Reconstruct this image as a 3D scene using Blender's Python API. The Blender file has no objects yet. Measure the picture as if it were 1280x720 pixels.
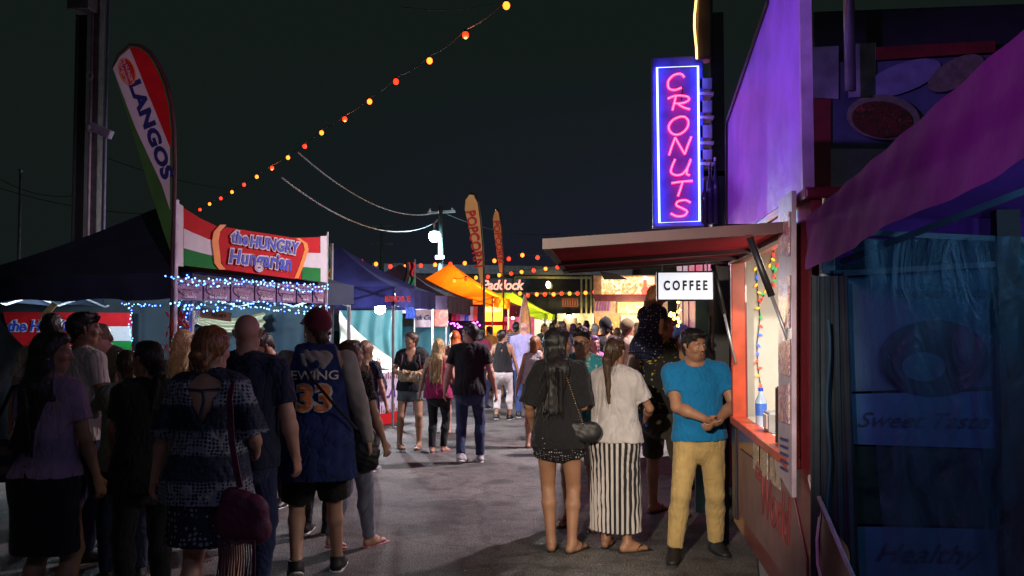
import bpy, math, random
import numpy as np
from mathutils import Vector, Matrix, noise as mnoise
from mathutils.bvhtree import BVHTree
random.seed(7); rng = np.random.default_rng(7)
C = bpy.context.scene.collection
SC = bpy.context.scene
R = math.radians
# ------------------------------------------------------------------ camera maths (pixels of the 1280x720 photograph)
F = 1100.0; CZ = 1.74; YAW = 6.33; PITCH = 2.4
cam_d = bpy.data.cameras.new("camera"); cam = bpy.data.objects.new("camera", cam_d); C.objects.link(cam)
cam.location = (0, 0, CZ); cam.rotation_euler = (R(90 + PITCH), 0, R(YAW))
cam_d.sensor_width = 36; cam_d.lens = F / 1280 * 36; cam_d.clip_start = 0.05; cam_d.clip_end = 2000
SC.camera = cam
RM = cam.rotation_euler.to_matrix()
def ray(px, py): return RM @ Vector(((px - 640) / F, -(py - 360) / F, -1))
def at(px, py, Y):
    d = ray(px, py); return Vector((0, 0, CZ)) + d * (Y / d.y)
def atx(px, py, X):
    d = ray(px, py); return Vector((0, 0, CZ)) + d * (X / d.x)
def depth(px, py, D): return Vector((0, 0, CZ)) + ray(px, py) * D
def spot(px, s):
    """ground point seen in column px where one metre measures s pixels"""
    p = depth(px, 406, F / s); return Vector((p.x, p.y, 0))
# ------------------------------------------------------------------ materials
MATS = {}
def nodes_of(name):
    m = bpy.data.materials.new(name); m.use_nodes = True
    return m, m.node_tree.nodes, m.node_tree.links, m.node_tree.nodes["Principled BSDF"]
def mat(name, col, rough=0.6, metal=0.0, var=0.25, scale=8.0, bump=0.0, bscale=60.0, spec=0.5, coat=0.0, alpha=1.0, trans=0.0, sheen=0.0):
    if name in MATS: return MATS[name]
    m, N, L, b = nodes_of(name)
    tc = N.new("ShaderNodeTexCoord")
    nz = N.new("ShaderNodeTexNoise"); nz.inputs["Scale"].default_value = scale; nz.inputs["Detail"].default_value = 5
    L.new(tc.outputs["Object"], nz.inputs["Vector"])
    cr = N.new("ShaderNodeMapRange"); cr.inputs[1].default_value = 0.3; cr.inputs[2].default_value = 0.7
    cr.inputs[3].default_value = 1 - var; cr.inputs[4].default_value = 1 + var
    L.new(nz.outputs["Fac"], cr.inputs[0])
    mx = N.new("ShaderNodeVectorMath"); mx.operation = "SCALE"; mx.inputs[0].default_value = col
    L.new(cr.outputs[0], mx.inputs["Scale"]); L.new(mx.outputs[0], b.inputs["Base Color"])
    b.inputs["Roughness"].default_value = rough; b.inputs["Metallic"].default_value = metal
    b.inputs["Specular IOR Level"].default_value = spec; b.inputs["Coat Weight"].default_value = coat
    b.inputs["Alpha"].default_value = alpha; b.inputs["Transmission Weight"].default_value = trans
    b.inputs["Sheen Weight"].default_value = sheen
    if bump:
        n2 = N.new("ShaderNodeTexNoise"); n2.inputs["Scale"].default_value = bscale; n2.inputs["Detail"].default_value = 4
        L.new(tc.outputs["Object"], n2.inputs["Vector"])
        bp = N.new("ShaderNodeBump"); bp.inputs["Strength"].default_value = bump; bp.inputs["Distance"].default_value = 0.01
        L.new(n2.outputs["Fac"], bp.inputs["Height"]); L.new(bp.outputs[0], b.inputs["Normal"])
    MATS[name] = m; return m
def emis(name, col, strength, sample=False, base=(0.1, 0.1, 0.1)):
    if name in MATS: return MATS[name]
    m, N, L, b = nodes_of(name)
    b.inputs["Base Color"].default_value = (*base, 1); b.inputs["Emission Color"].default_value = (*col, 1)
    b.inputs["Emission Strength"].default_value = strength
    if not sample: m.cycles.emission_sampling = "NONE"
    MATS[name] = m; return m
# ------------------------------------------------------------------ scene objects
def tag(o, label=None, cat=None, group=None, kind=None):
    for k, v in (("label", label), ("category", cat), ("group", group), ("kind", kind)):
        if v: o[k] = v
    return o
def thing(name, label, cat, loc=(0, 0, 0), group=None):
    o = bpy.data.objects.new(name, None); C.objects.link(o); o.location = loc; o.empty_display_size = .1
    return tag(o, label, cat, group)
def origin_of(o):
    v = Vector((0, 0, 0))
    while o: v += o.location; o = o.parent
    return v
class MB:
    def __init__(s): s.v = []; s.f = []
    def add(s, vs, fs):
        n = len(s.v); s.v += [tuple(v) for v in vs]; s.f += [tuple(i + n for i in f) for f in fs]; return s
    def box(s, c, size, rz=0, M=None):
        c = Vector(c); hx, hy, hz = [q / 2 for q in size]
        rot = M if M is not None else Matrix.Rotation(rz, 3, "Z")
        vs = [c + rot @ Vector((x * hx, y * hy, z * hz)) for x in (-1, 1) for y in (-1, 1) for z in (-1, 1)]
        return s.add(vs, [(0, 1, 3, 2), (4, 6, 7, 5), (0, 4, 5, 1), (2, 3, 7, 6), (0, 2, 6, 4), (1, 5, 7, 3)])
    def bar(s, a, b, w, h=None, up=(0, 0, 1)):
        a = Vector(a); b = Vector(b); h = h or w; d = (b - a); L = d.length
        if L < 1e-6: return s
        y = d / L; u = Vector(up)
        if abs(y.dot(u)) > .98: u = Vector((1, 0, 0))
        x = y.cross(u).normalized(); z = x.cross(y)
        M = Matrix((x, y, z)).transposed()
        return s.box((a + b) / 2, (w, L, h), M=M)
    def tube(s, pts, r, n=8, close=False):
        pts = [Vector(p) for p in pts]; m = len(pts); rs = r if isinstance(r, (list, tuple)) else [r] * m
        vs = []; u = None
        for i, p in enumerate(pts):
            if close: d = pts[(i + 1) % m] - pts[i - 1]
            else: d = pts[min(i + 1, m - 1)] - pts[max(i - 1, 0)]
            d.normalize()
            if u is None:
                u = Vector((0, 0, 1)) if abs(d.z) < .9 else Vector((1, 0, 0))
            x = (u - d * u.dot(d)).normalized(); u = x; y = d.cross(x)
            for k in range(n):
                a = 2 * math.pi * k / n; vs.append(p + (x * math.cos(a) + y * math.sin(a)) * rs[i])
        fs = []
        for i in range(m if close else m - 1):
            j = (i + 1) % m
            for k in range(n):
                q = (k + 1) % n; fs.append((i * n + k, i * n + q, j * n + q, j * n + k))
        if not close: fs += [tuple(range(n))[::-1], tuple((m - 1) * n + k for k in range(n))]
        return s.add(vs, fs)
    def ball(s, c, r, n=8, sq=(1, 1, 1)):
        c = Vector(c); vs = [c + Vector((0, 0, r * sq[2]))]; k2 = max(3, n // 2)
        for i in range(1, k2):
            t = math.pi * i / k2
            for k in range(n):
                a = 2 * math.pi * k / n
                vs.append(c + Vector((r * sq[0] * math.sin(t) * math.cos(a), r * sq[1] * math.sin(t) * math.sin(a), r * sq[2] * math.cos(t))))
        vs.append(c - Vector((0, 0, r * sq[2])))
        fs = [(0, 1 + k, 1 + (k + 1) % n) for k in range(n)]
        for i in range(k2 - 2):
            for k in range(n):
                a = 1 + i * n + k; b = 1 + i * n + (k + 1) % n; fs.append((a, a + n, b + n, b))
        e = len(vs) - 1; o = 1 + (k2 - 2) * n
        fs += [(e, o + (k + 1) % n, o + k) for k in range(n)]
        return s.add(vs, fs)
    def lathe(s, c, prof, n=16):
        c = Vector(c); vs = []
        for r, z in prof:
            for k in range(n):
                a = 2 * math.pi * k / n; vs.append(c + Vector((r * math.cos(a), r * math.sin(a), z)))
        fs = []
        for i in range(len(prof) - 1):
            for k in range(n):
                q = (k + 1) % n; fs.append((i * n + k, i * n + q, (i + 1) * n + q, (i + 1) * n + k))
        fs += [tuple(range(n))[::-1], tuple((len(prof) - 1) * n + k for k in range(n))]
        return s.add(vs, fs)
    def slab(s, pts, t):
        """polygon (list of 3D points, planar) given thickness t along its normal"""
        pts = [Vector(p) for p in pts]; n = (pts[1] - pts[0]).cross(pts[-1] - pts[0]).normalized()
        m = len(pts); vs = [p + n * t / 2 for p in pts] + [p - n * t / 2 for p in pts]
        fs = [tuple(range(m)), tuple(range(2 * m - 1, m - 1, -1))] + [(i, i + m, (i + 1) % m + m, (i + 1) % m) for i in range(m)]
        return s.add(vs, fs)
    def grid(s, fn, nu, nv):
        vs = [fn(i / nu, j / nv) for i in range(nu + 1) for j in range(nv + 1)]
        return s.add(vs, [(i * (nv + 1) + j, (i + 1) * (nv + 1) + j, (i + 1) * (nv + 1) + j + 1, i * (nv + 1) + j + 1) for i in range(nu) for j in range(nv)])
    def build(s, name, m, parent=None, smooth=False, bevel=0, loc=None):
        o0 = origin_of(parent) if parent else Vector(loc or (0, 0, 0))
        me = bpy.data.meshes.new(name); me.from_pydata([tuple(Vector(v) - o0) for v in s.v], [], s.f)
        me.materials.append(m); me.update()
        if smooth: me.polygons.foreach_set("use_smooth", [True] * len(me.polygons))
        o = bpy.data.objects.new(name, me); C.objects.link(o)
        if parent: o.parent = parent
        else: o.location = o0
        if bevel:
            bv = o.modifiers.new("bevel", "BEVEL"); bv.width = bevel; bv.segments = 2; bv.limit_method = "ANGLE"
        return o
def text_mb(body, size, origin, ux, uy, extrude=0.004, bold=0.0, shear=0.0, align="CENTER", spacing=1.0, stretch=1.0, mb=None, warp=None):
    cu = bpy.data.curves.new("lettering", "FONT"); cu.body = body; cu.size = size; cu.extrude = extrude
    cu.offset = bold; cu.shear = shear; cu.align_x = align; cu.align_y = "CENTER"; cu.space_character = spacing; cu.resolution_u = 3
    ob = bpy.data.objects.new("lettering", cu); me = bpy.data.meshes.new_from_object(ob)
    ux = Vector(ux).normalized(); uy = Vector(uy); uy = (uy - ux * uy.dot(ux)).normalized(); un = ux.cross(uy); o = Vector(origin)
    mb = mb or MB(); vs = []
    for v in me.vertices:
        x, y, z = v.co; x *= stretch
        if warp: x, y = warp(x, y)
        vs.append(o + ux * x + uy * y + un * z)
    mb.add(vs, [tuple(p.vertices) for p in me.polygons])
    bpy.data.objects.remove(ob); bpy.data.curves.remove(cu); bpy.data.meshes.remove(me)
    return mb
# ------------------------------------------------------------------ figures: distance fields polygonised into one continuous surface
def V(*a): return np.array(a, float)
class Field:
    def __init__(s, vox): s.vox = vox; s.pr = []
    def cap(s, a, b, ra, rb=None, k=.02, flat=None, ff=1.0, clip=None): s.pr.append(("c", V(*a), V(*b), ra, ra if rb is None else rb, k, flat, ff, clip)); return s
    def ell(s, c, r, M=None, k=.02, clip=None, sub=False): s.pr.append(("e", V(*c), V(*r), np.eye(3) if M is None else M, k, clip, sub)); return s
    def cut(s, n, p): s.pr.append(("p", V(*n), V(*p))); return s
    def mesh(s):
        lo = np.full(3, 1e9); hi = np.full(3, -1e9)
        for p in s.pr:
            if p[0] == "c":
                r = max(p[3], p[4]); lo = np.minimum(lo, np.minimum(p[1], p[2]) - r); hi = np.maximum(hi, np.maximum(p[1], p[2]) + r)
            elif p[0] == "e" and not p[6]:
                r = p[2].max(); lo = np.minimum(lo, p[1] - r); hi = np.maximum(hi, p[1] + r)
        v = s.vox; lo -= 3 * v; hi += 3 * v
        n = np.ceil((hi - lo) / v).astype(int) + 1
        Fd = np.full(n, 1.0, np.float32)
        ax = [(lo[i] + v * np.arange(n[i])).astype(np.float32) for i in range(3)]
        for p in s.pr:
            if p[0] == "p":
                nn, q = p[1], p[2]
                d = (ax[0] - q[0])[:, None, None] * nn[0] + (ax[1] - q[1])[None, :, None] * nn[1] + (ax[2] - q[2])[None, None, :] * nn[2]
                Fd = np.maximum(Fd, d.astype(np.float32)); continue
            if p[0] == "c":
                r = max(p[3], p[4]) + p[5] + 2 * v; l = np.minimum(p[1], p[2]) - r; h = np.maximum(p[1], p[2]) + r
            else:
                r = p[2].max() + p[4] + 2 * v; l = p[1] - r; h = p[1] + r
            i0 = np.clip(np.floor((l - lo) / v).astype(int), 0, n); i1 = np.clip(np.ceil((h - lo) / v).astype(int) + 1, 0, n)
            if (i1 <= i0).any(): continue
            sl = tuple(slice(i0[i], i1[i]) for i in range(3))
            x = ax[0][sl[0]][:, None, None]; y = ax[1][sl[1]][None, :, None]; z = ax[2][sl[2]][None, None, :]
            if p[0] == "c":
                _, a, b, ra, rb, k, flat, ff, clip = p
                ba = b - a; L2 = max(ba @ ba, 1e-9)
                X = x - a[0]; Y = y - a[1]; Z = z - a[2]
                t = np.clip((X * ba[0] + Y * ba[1] + Z * ba[2]) / L2, 0, 1)
                X = X - t * ba[0]; Y = Y - t * ba[1]; Z = Z - t * ba[2]
                q = X * X + Y * Y + Z * Z
                if flat is not None:
                    cc = X * flat[0] + Y * flat[1] + Z * flat[2]; q = q + (ff * ff - 1) * cc * cc
                d = np.sqrt(q) - (ra + (rb - ra) * t); sub = False
            else:
                _, c, rr, M, k, clip, sub = p
                X = x - c[0]; Y = y - c[1]; Z = z - c[2]
                u = (X * M[0, 0] + Y * M[1, 0] + Z * M[2, 0]) / rr[0]; w = (X * M[0, 1] + Y * M[1, 1] + Z * M[2, 1]) / rr[1]; e = (X * M[0, 2] + Y * M[1, 2] + Z * M[2, 2]) / rr[2]
                d = (np.sqrt(u * u + w * w + e * e) - 1) * rr.min()
            if clip is not None:
                for nn, q0 in clip:
                    d = np.maximum(d, (x - q0[0]) * nn[0] + (y - q0[1]) * nn[1] + (z - q0[2]) * nn[2])
            f = Fd[sl]
            if sub:
                d = -d; hh = np.maximum(k - np.abs(f - d), 0) / k; Fd[sl] = np.maximum(f, d) + hh * hh * k * .25
            else:
                hh = np.maximum(k - np.abs(f - d), 0) / k; Fd[sl] = np.minimum(f, d) - hh * hh * k * .25
        Fd[0] = 1; Fd[-1] = 1; Fd[:, 0] = 1; Fd[:, -1] = 1; Fd[:, :, 0] = 1; Fd[:, :, -1] = 1
        S = Fd < 0
        cnt = np.zeros(np.array(n) - 1, np.int8); corners = [(a, b, c) for a in (0, 1) for b in (0, 1) for c in (0, 1)]
        for a, b, c in corners: cnt += S[a:n[0] - 1 + a, b:n[1] - 1 + b, c:n[2] - 1 + c]
        act = (cnt > 0) & (cnt < 8); I = np.argwhere(act)
        if len(I) == 0: return np.zeros((0, 3)), np.zeros((0, 4), int)
        vid = np.full(act.shape, -1, np.int32); vid[act] = np.arange(len(I))
        cv = {c: Fd[I[:, 0] + c[0], I[:, 1] + c[1], I[:, 2] + c[2]] for c in corners}
        acc = np.zeros((len(I), 3)); num = np.zeros(len(I))
        for c in corners:
            for a in range(3):
                if c[a] == 0:
                    d = list(c); d[a] = 1; d = tuple(d); f0 = cv[c]; f1 = cv[d]; m = (f0 < 0) != (f1 < 0)
                    t = np.where(m, f0 / np.where(m, f0 - f1, 1), 0)
                    pos = np.tile(np.array(c, float), (len(I), 1)); pos[:, a] += t
                    acc += pos * m[:, None]; num += m
        P = (I + acc / num[:, None]) * v + lo
        Q = []
        for a in range(3):
            b, c = (a + 1) % 3, (a + 2) % 3
            s0 = [slice(None)] * 3; s1 = [slice(None)] * 3; s0[a] = slice(0, n[a] - 1); s1[a] = slice(1, n[a])
            E = np.argwhere(S[tuple(s0)] != S[tuple(s1)])
            if not len(E): continue
            inside = S[E[:, 0], E[:, 1], E[:, 2]]
            def cell(db, dc):
                J = E.copy(); J[:, b] -= db; J[:, c] -= dc; return vid[J[:, 0], J[:, 1], J[:, 2]]
            q = np.stack([cell(1, 1), cell(0, 1), cell(0, 0), cell(1, 0)], 1)
            q[~inside] = q[~inside][:, ::-1]; Q.append(q)
        return P, np.concatenate(Q)
def wob(P, amp, fr, seed=0, ani=(1, 1, 1)):
    r = np.random.default_rng(seed); A = np.array(ani)
    q = P * A; out = np.zeros(len(P))
    w = np.sin(q @ r.normal(size=(3, 3)) * fr * .5 + r.uniform(0, 6, 3)) * .9
    for o in range(4):
        d = r.normal(size=3); d /= np.linalg.norm(d)
        out += np.sin((q @ d) * fr * (1.6 ** o) * 2 + w @ r.normal(size=3) * 1.6 + r.uniform(0, 6)) / (1.35 ** o)
    return out * amp / 2
def mesh_obj(name, P, Q, mats, parent=None, disp=None, midx=None):
    me = bpy.data.meshes.new(name)
    me.vertices.add(len(P)); me.vertices.foreach_set("co", P.astype(np.float32).ravel())
    me.loops.add(len(Q) * 4); me.loops.foreach_set("vertex_index", Q.astype(np.int32).ravel())
    me.polygons.add(len(Q)); me.polygons.foreach_set("loop_start", np.arange(0, len(Q) * 4, 4, dtype=np.int32))
    me.update(calc_edges=True)
    if disp is not None and len(P):
        nn = np.empty(len(P) * 3, np.float32); me.vertices.foreach_get("normal", nn)
        P2 = P + nn.reshape(-1, 3) * disp[:, None]; me.vertices.foreach_set("co", P2.astype(np.float32).ravel())
    for m in mats: me.materials.append(m)
    if midx is not None: me.polygons.foreach_set("material_index", midx.astype(np.int32))
    me.polygons.foreach_set("use_smooth", np.ones(len(Q), bool)); me.update()
    o = bpy.data.objects.new(name, me); C.objects.link(o)
    if parent: o.parent = parent
    return o
def rot(ax, deg):
    return np.array(Matrix.Rotation(R(deg), 3, ax))
def unit(v): v = np.array(v, float); return v / max(np.linalg.norm(v), 1e-9)
def ik(a, c, l1, l2, pole):
    d = c - a; L = np.linalg.norm(d); dn = d / L; L = min(L, l1 + l2 - 2e-3); c = a + dn * L
    x = (l1 * l1 - l2 * l2 + L * L) / (2 * L); h = math.sqrt(max(l1 * l1 - x * x, 0)); p = np.array(pole, float); p = p - dn * (p @ dn)
    return a + dn * x + unit(p) * h, c
def skin(tone):
    cols = {"fair": (.48, .27, .19), "tan": (.36, .18, .105), "brown": (.24, .115, .065), "dark": (.10, .05, .03), "pink": (.50, .26, .2)}
    if "skin_" + tone in MATS: return MATS["skin_" + tone]
    m = mat("skin_" + tone, cols[tone], .5, var=.10, scale=9, bump=.08, bscale=90); N, L = m.node_tree.nodes, m.node_tree.links; b = N["Principled BSDF"]
    src = b.inputs["Base Color"].links[0].from_socket; at_ = N.new("ShaderNodeAttribute"); at_.attribute_name = "complexion"
    mu = N.new("ShaderNodeVectorMath"); mu.operation = "MULTIPLY"; L.new(src, mu.inputs[0]); L.new(at_.outputs["Vector"], mu.inputs[1]); L.new(mu.outputs[0], b.inputs["Base Color"])
    return m
def hairmat(name, col):
    if name in MATS: return MATS[name]
    m, N, L, b = nodes_of(name)
    tc = N.new("ShaderNodeTexCoord"); mp = N.new("ShaderNodeMapping"); mp.inputs["Scale"].default_value = (1, 1, .09)
    L.new(tc.outputs["Object"], mp.inputs[0])
    nz = N.new("ShaderNodeTexNoise"); nz.inputs["Scale"].default_value = 190; nz.inputs["Detail"].default_value = 3; L.new(mp.outputs[0], nz.inputs["Vector"])
    cr = N.new("ShaderNodeValToRGB"); cr.color_ramp.elements[0].position = .35; cr.color_ramp.elements[1].position = .68
    cr.color_ramp.elements[0].color = (*[c * .45 for c in col], 1); cr.color_ramp.elements[1].color = (*[min(1, c * 1.6) for c in col], 1)
    L.new(nz.outputs["Fac"], cr.inputs[0]); L.new(cr.outputs[0], b.inputs["Base Color"])
    bp = N.new("ShaderNodeBump"); bp.inputs["Strength"].default_value = .7; bp.inputs["Distance"].default_value = .006
    L.new(nz.outputs["Fac"], bp.inputs["Height"]); L.new(bp.outputs[0], b.inputs["Normal"])
    b.inputs["Roughness"].default_value = .42; MATS[name] = m; return m
HAIR = {"black": (.012, .010, .010), "brown": (.055, .028, .014), "blond": (.42, .27, .11), "redblond": (.22, .085, .03), "grey": (.25, .24, .23), "auburn": (.30, .07, .02), "lightbrown": (.16, .085, .04), "orange": (.55, .12, .02), "purple": (.20, .10, .28)}
def cloth(name, col, rough=.85, var=.12, sheen=.15, **k): return mat("cloth_" + name, col, rough, var=var, scale=14, bump=.25, bscale=220, sheen=sheen, spec=.25, **k)

def person(px, s, yt, face, label, group=None, **o):
    """px: column, s: pixels per metre at the figure, top: row of the crown, face: 0 away from the camera, 90 to the right, 180 towards it"""
    g = lambda k, d=None: o.get(k, d)
    fem = g("fem", False); bz = g("bz", 0.0)
    H = g("H") or (CZ - bz + (406 - yt) / s)
    vox = g("vox") or (.006 if s > 120 else .008 if s > 75 else .010 if s > 50 else .015)
    k = H / 1.75; wd = g("wide", 1.0) * (.92 if fem else 1.0); kk = k
    pel = V(g("hipx", 0) * 1.0, g("hipy", 0), .945 * k - g("crouch", 0))
    T = rot("Z", g("twist", 0)) @ rot("Y", g("side", 0)) @ rot("X", -g("lean", 2))
    def tp(x, y, z): return pel + T @ (V(x, y, z) * k - V(0, 0, .945 * k))
    Fw = T @ V(0, 1, 0)
    sw = (.185 if not fem else .158) * g("wide", 1.0) ** .5
    sh = {1: tp(sw, -.01, 1.425), -1: tp(-sw, -.01, 1.425)}
    hip = {q: pel + rot("Z", g("twist", 0) * .5) @ V(q * .088 * k * (1.05 if fem else 1), 0, -.03 * k) for q in (1, -1)}
    feet = {1: g("footr", (.10, 0, 0)), -1: g("footl", (-.10, 0, 0))}   # x, y, heel lift (+ optional yaw)
    ank = {}; knee = {}
    for q in (1, -1):
        f = feet[q]; a = V(f[0], f[1], f[2] + .075 * k) * V(1, 1, 1)
        knee[q], ank[q] = ik(hip[q], a, .435 * k, .43 * k, g("kneepole", (q * .15, 1, 0)))
    hands = {1: g("handr"), -1: g("handl")}; elb = {}; wr = {}; hd = {}; pn = {}
    for q in (1, -1):
        h = hands[q]
        if h is None: h = (q * (.285 + .02 * fem) * g("wide", 1.0) ** .5, .03 + .03 * q, .84)
        pole = g("polr" if q == 1 else "poll", (q * .5, -1, -.3))
        tgt = V(*h) * k + (V(0, 0, 0))
        elb[q], wr[q] = ik(sh[q], tgt, .285 * k, .25 * k, pole)
        hd[q] = unit(g("hdr" if q == 1 else "hdl", wr[q] - elb[q])); pn_ = V(*g("pnr" if q == 1 else "pnl", (-q, .25, 0)))
        pn[q] = unit(pn_ - hd[q] * (pn_ @ hd[q]))
    hk = g("headk", 1.0) * k * g("hs", 1.0)
    HR = T @ rot("Z", -g("hy", 0)) @ rot("X", g("hp", 0)) @ rot("Y", g("hr", 0))
    piv = tp(0, .0, 1.50)
    def hp(x, y, z): return piv + HR @ (V(x, y, z - 1.50) * hk)
    fl = T @ V(0, 1, 0)
    def torso(B, e=0.0, low=.90, waist=True):
        B.cap(tp(0, -.005, 1.16), tp(0, -.012, 1.33), .142 * k * wd + e, .168 * k * wd + e, .03, fl, 1.48)
        B.cap(tp(0, 0, 1.0), tp(0, 0, 1.16), .132 * k * wd * g("belly", 1.0) + e, .138 * k * wd + e, .05, fl, 1.42 / g("belly", 1.0) ** .5)
        B.cap(tp(0, -.01, low), tp(0, -.005, 1.0), (.158 if not fem else .172) * k * g("wide", 1) + e, .14 * k * wd + e, .05, fl, 1.38)
        B.cap(tp(-sw * .55, -.02, 1.425), tp(sw * .55, -.02, 1.425), .052 * k + e, None, .06)
        for q in (1, -1):
            B.ell(sh[q] + T @ V(-q * .022, 0, -.012) * k, V(.058, .060, .062) * k * g("arm", 1) + e * .95, k=.04)
            B.ell(tp(q * .072, -.065, .90), V(.085, .075, .09) * k + e, k=.05)
            B.cap(tp(q * .03, -.02, 1.475), tp(q * .12, -.02, 1.44), .036 * k + e * .8, .036 * k + e * .8, .05)
            if fem: B.ell(tp(q * .072, .066, 1.27), V(.064, .056, .066) * k + e, k=.07)
            else: B.ell(tp(q * .07, .06, 1.31), V(.085, .05, .065) * k + e, k=.05)
    def arms(B, e0=0.0, t0=0, t1=2.0, qs=(1, -1), grow=0.0):
        am = g("arm", 1.0) * (.88 if fem else 1)
        for q in qs:
            if t1 <= 1:
                en = sh[q] + (elb[q] - sh[q]) * t1; d = unit(elb[q] - sh[q])
                B.cap(sh[q], en + d * .02, .05 * k * am + e0, (.05 - .012 * t1) * k * am + e0 + grow, .03, clip=[(d, en)])
            else:
                B.cap(sh[q], elb[q], .05 * k * am + e0, .037 * k * am + e0, .03)
                d = unit(wr[q] - elb[q]); en = elb[q] + (wr[q] - elb[q]) * min(t1 - 1, 1)
                B.cap(elb[q], elb[q] + (wr[q] - elb[q]) * .35, .039 * k * am + e0, .041 * k * am + e0, .02)
                B.cap(elb[q] + (wr[q] - elb[q]) * .3, en, .041 * k * am + e0, (.041 - .016 * min(t1 - 1, 1)) * k * am + e0 + grow, .02, clip=[(d, en)] if t1 < 2.01 and e0 > 0 else None)
    def legs(B, e=0.0, t1=2.0, flare=0.0, qs=(1, -1)):
        for q in qs:
            lm = 1.06 if fem else 1.0; kb = g("kblend", .02)
            dz = V(0, 0, 1)
            if t1 <= 1:
                en = hip[q] + (knee[q] - hip[q]) * t1; d = unit(knee[q] - hip[q])
                B.cap(hip[q], en + d * .03, .088 * k * lm + e, (.088 - .032 * t1) * k * lm + e + flare, kb, clip=[(d, en)])
            else:
                B.cap(hip[q], knee[q], .088 * k * lm + e, .053 * k * lm + e, kb)
                d = unit(ank[q] - knee[q]); t = min(t1 - 1, 1.0); en = knee[q] + (ank[q] - knee[q]) * t
                bk = -unit(np.cross(d, V(1, 0, 0)) * np.sign(np.cross(d, V(1, 0, 0))[1] or 1))
                m = knee[q] + (ank[q] - knee[q]) * .32 + bk * .018 * k
                B.cap(knee[q], m, .05 * k * lm + e, .054 * k * lm + e, .02)
                B.cap(m, ank[q] if t >= 1 else en, .052 * k * lm + e, (.034 if e == 0 else .042) * k + e + flare, .02, clip=[(d, en)] if e else None)
    def foot_dir(q):
        f = feet[q]; yw = f[3] if len(f) > 3 else -q * 8
        pit = g("toe", 0) if f[2] < .02 else -min(60, f[2] * 280)
        return rot("Z", yw) @ rot("X", pit) @ V(0, 1, 0)
    def foot(B, q, e=0.0, top=None):
        d = foot_dir(q); a = ank[q]; L = .17 * k
        heel = a + V(0, 0, -.040 * k) - d * .03 * k; toe = a + d * L + V(0, 0, -.050 * k)
        B.cap(heel, heel + d * .09 * k + V(0, 0, .0), .034 * k + e, .034 * k + e, .02)
        B.cap(a + d * .01, a + d * .10 * k + V(0, 0, -.035 * k), .036 * k + e, .030 * k + e, .03)
        side = unit(np.cross(d, V(0, 0, 1))); up = np.cross(side, d)
        B.cap(heel + d * .08 * k - up * .006, toe - d * .01, .040 * k + e, .036 * k + e, .03, up, 1.7)
        return d, side, up, heel, toe
    # --- body
    B = Field(vox); torso(B); legs(B)
    for q in (1, -1):
        d, side, up, heel, toe = foot(B, q)
        if g("shoes", "shoe") in ("flip", "bare") and s > 70:
            for i, (off, ln, rr) in enumerate(((-q * -1 * .0, 0, 0),)): pass
            for i in range(5):
                off = (-.030 + .015 * i) * k; big = (i == 0)
                base = toe + side * off * (-q) * -1 * (1 if q == 1 else 1) - d * .01
                base = toe + side * (off * (1 if q == 1 else -1)) * 1.0 - d * .015
                B.cap(base, base + d * (.035 - .004 * i) * k - up * .004, (.013 if big else .0095), (.012 if big else .0085), .006)
    arms(B, 0, 0, 2.5)
    B.cap(tp(0, -.02, 1.43), hp(0, -.012, 1.58), .062 * k * (.82 if fem else 1) * g("neck", 1), .057 * hk * (.82 if fem else 1) * g("neck", 1), .05)
    for q in (1, -1):
        d, n = hd[q], pn[q]; sd = np.cross(d, n) * q; w = wr[q]; r_ = k * g("handk", 1.0) * (.93 if fem else 1.0)
        cu = g("curlr" if q == 1 else "curll", 22)
        B.cap(w - d * .005, w + d * .028 * r_, .025 * r_, .030 * r_, .012, n, 1.35)
        B.cap(w + d * .03 * r_, w + d * .075 * r_, .034 * r_, .038 * r_, .012, n, 2.3)
        if vox < .013:
            for i, (off, ln) in enumerate(((.029, .070), (.010, .079), (-.010, .073), (-.028, .056))):
                p = w + (d * .080 + sd * off) * r_; ang = cu * (.5 + .12 * i); rr = max(.0088 * r_, vox * .98)
                sp = (off * .9)
                for j in range(3):
                    dd = d * math.cos(R(ang)) + n * math.sin(R(ang)); dd = unit(dd + sd * sp * (3 if j == 0 else 1.2))
                    e = p + dd * ln * r_ * (.44, .32, .24)[j]
                    B.cap(p, e, rr, rr * .93, .005); p = e; ang += cu; rr *= .95
            p = w + (d * .022 + sd * .024) * r_
            e = p + unit(sd * .72 + d * .75 + n * .32) * .046 * r_; B.cap(p, e, max(.0135 * r_, vox), max(.011 * r_, vox), .012)
            e2 = e + unit(sd * .25 + d * .85 + n * .45) * .033 * r_; B.cap(e, e2, max(.011 * r_, vox), max(.009 * r_, vox * .9), .006)
        else:
            for i, off in enumerate((.026, .0, -.026)):
                B.cap(w + (d * .07 + sd * off) * r_, w + (d * .135 + sd * off * 1.3 + n * .03) * r_, .012, .010, .004)
            B.cap(w + (d * .02 + sd * .03) * r_, w + (d * .07 + sd * .06) * r_, .013, .010, .008)
    # head
    fw_ = .93 if fem else 1.0
    B.ell(hp(0, -.016, 1.662), V(.075, .096, .087) * hk, HR, .02)
    B.ell(hp(0, .020, 1.612), V(.058 * fw_, .072, .082) * hk, HR, .03)
    B.cap(hp(-.022, .050, 1.553), hp(.022, .050, 1.553), .030 * hk * fw_, None, .03)
    B.cap(hp(-.036 * fw_, .005, 1.578), hp(.036 * fw_, .005, 1.578), .030 * hk, None, .03)
    B.cap(hp(-.036, .072, 1.667), hp(.036, .072, 1.667), .0135 * hk, None, .02)       # brow
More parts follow.
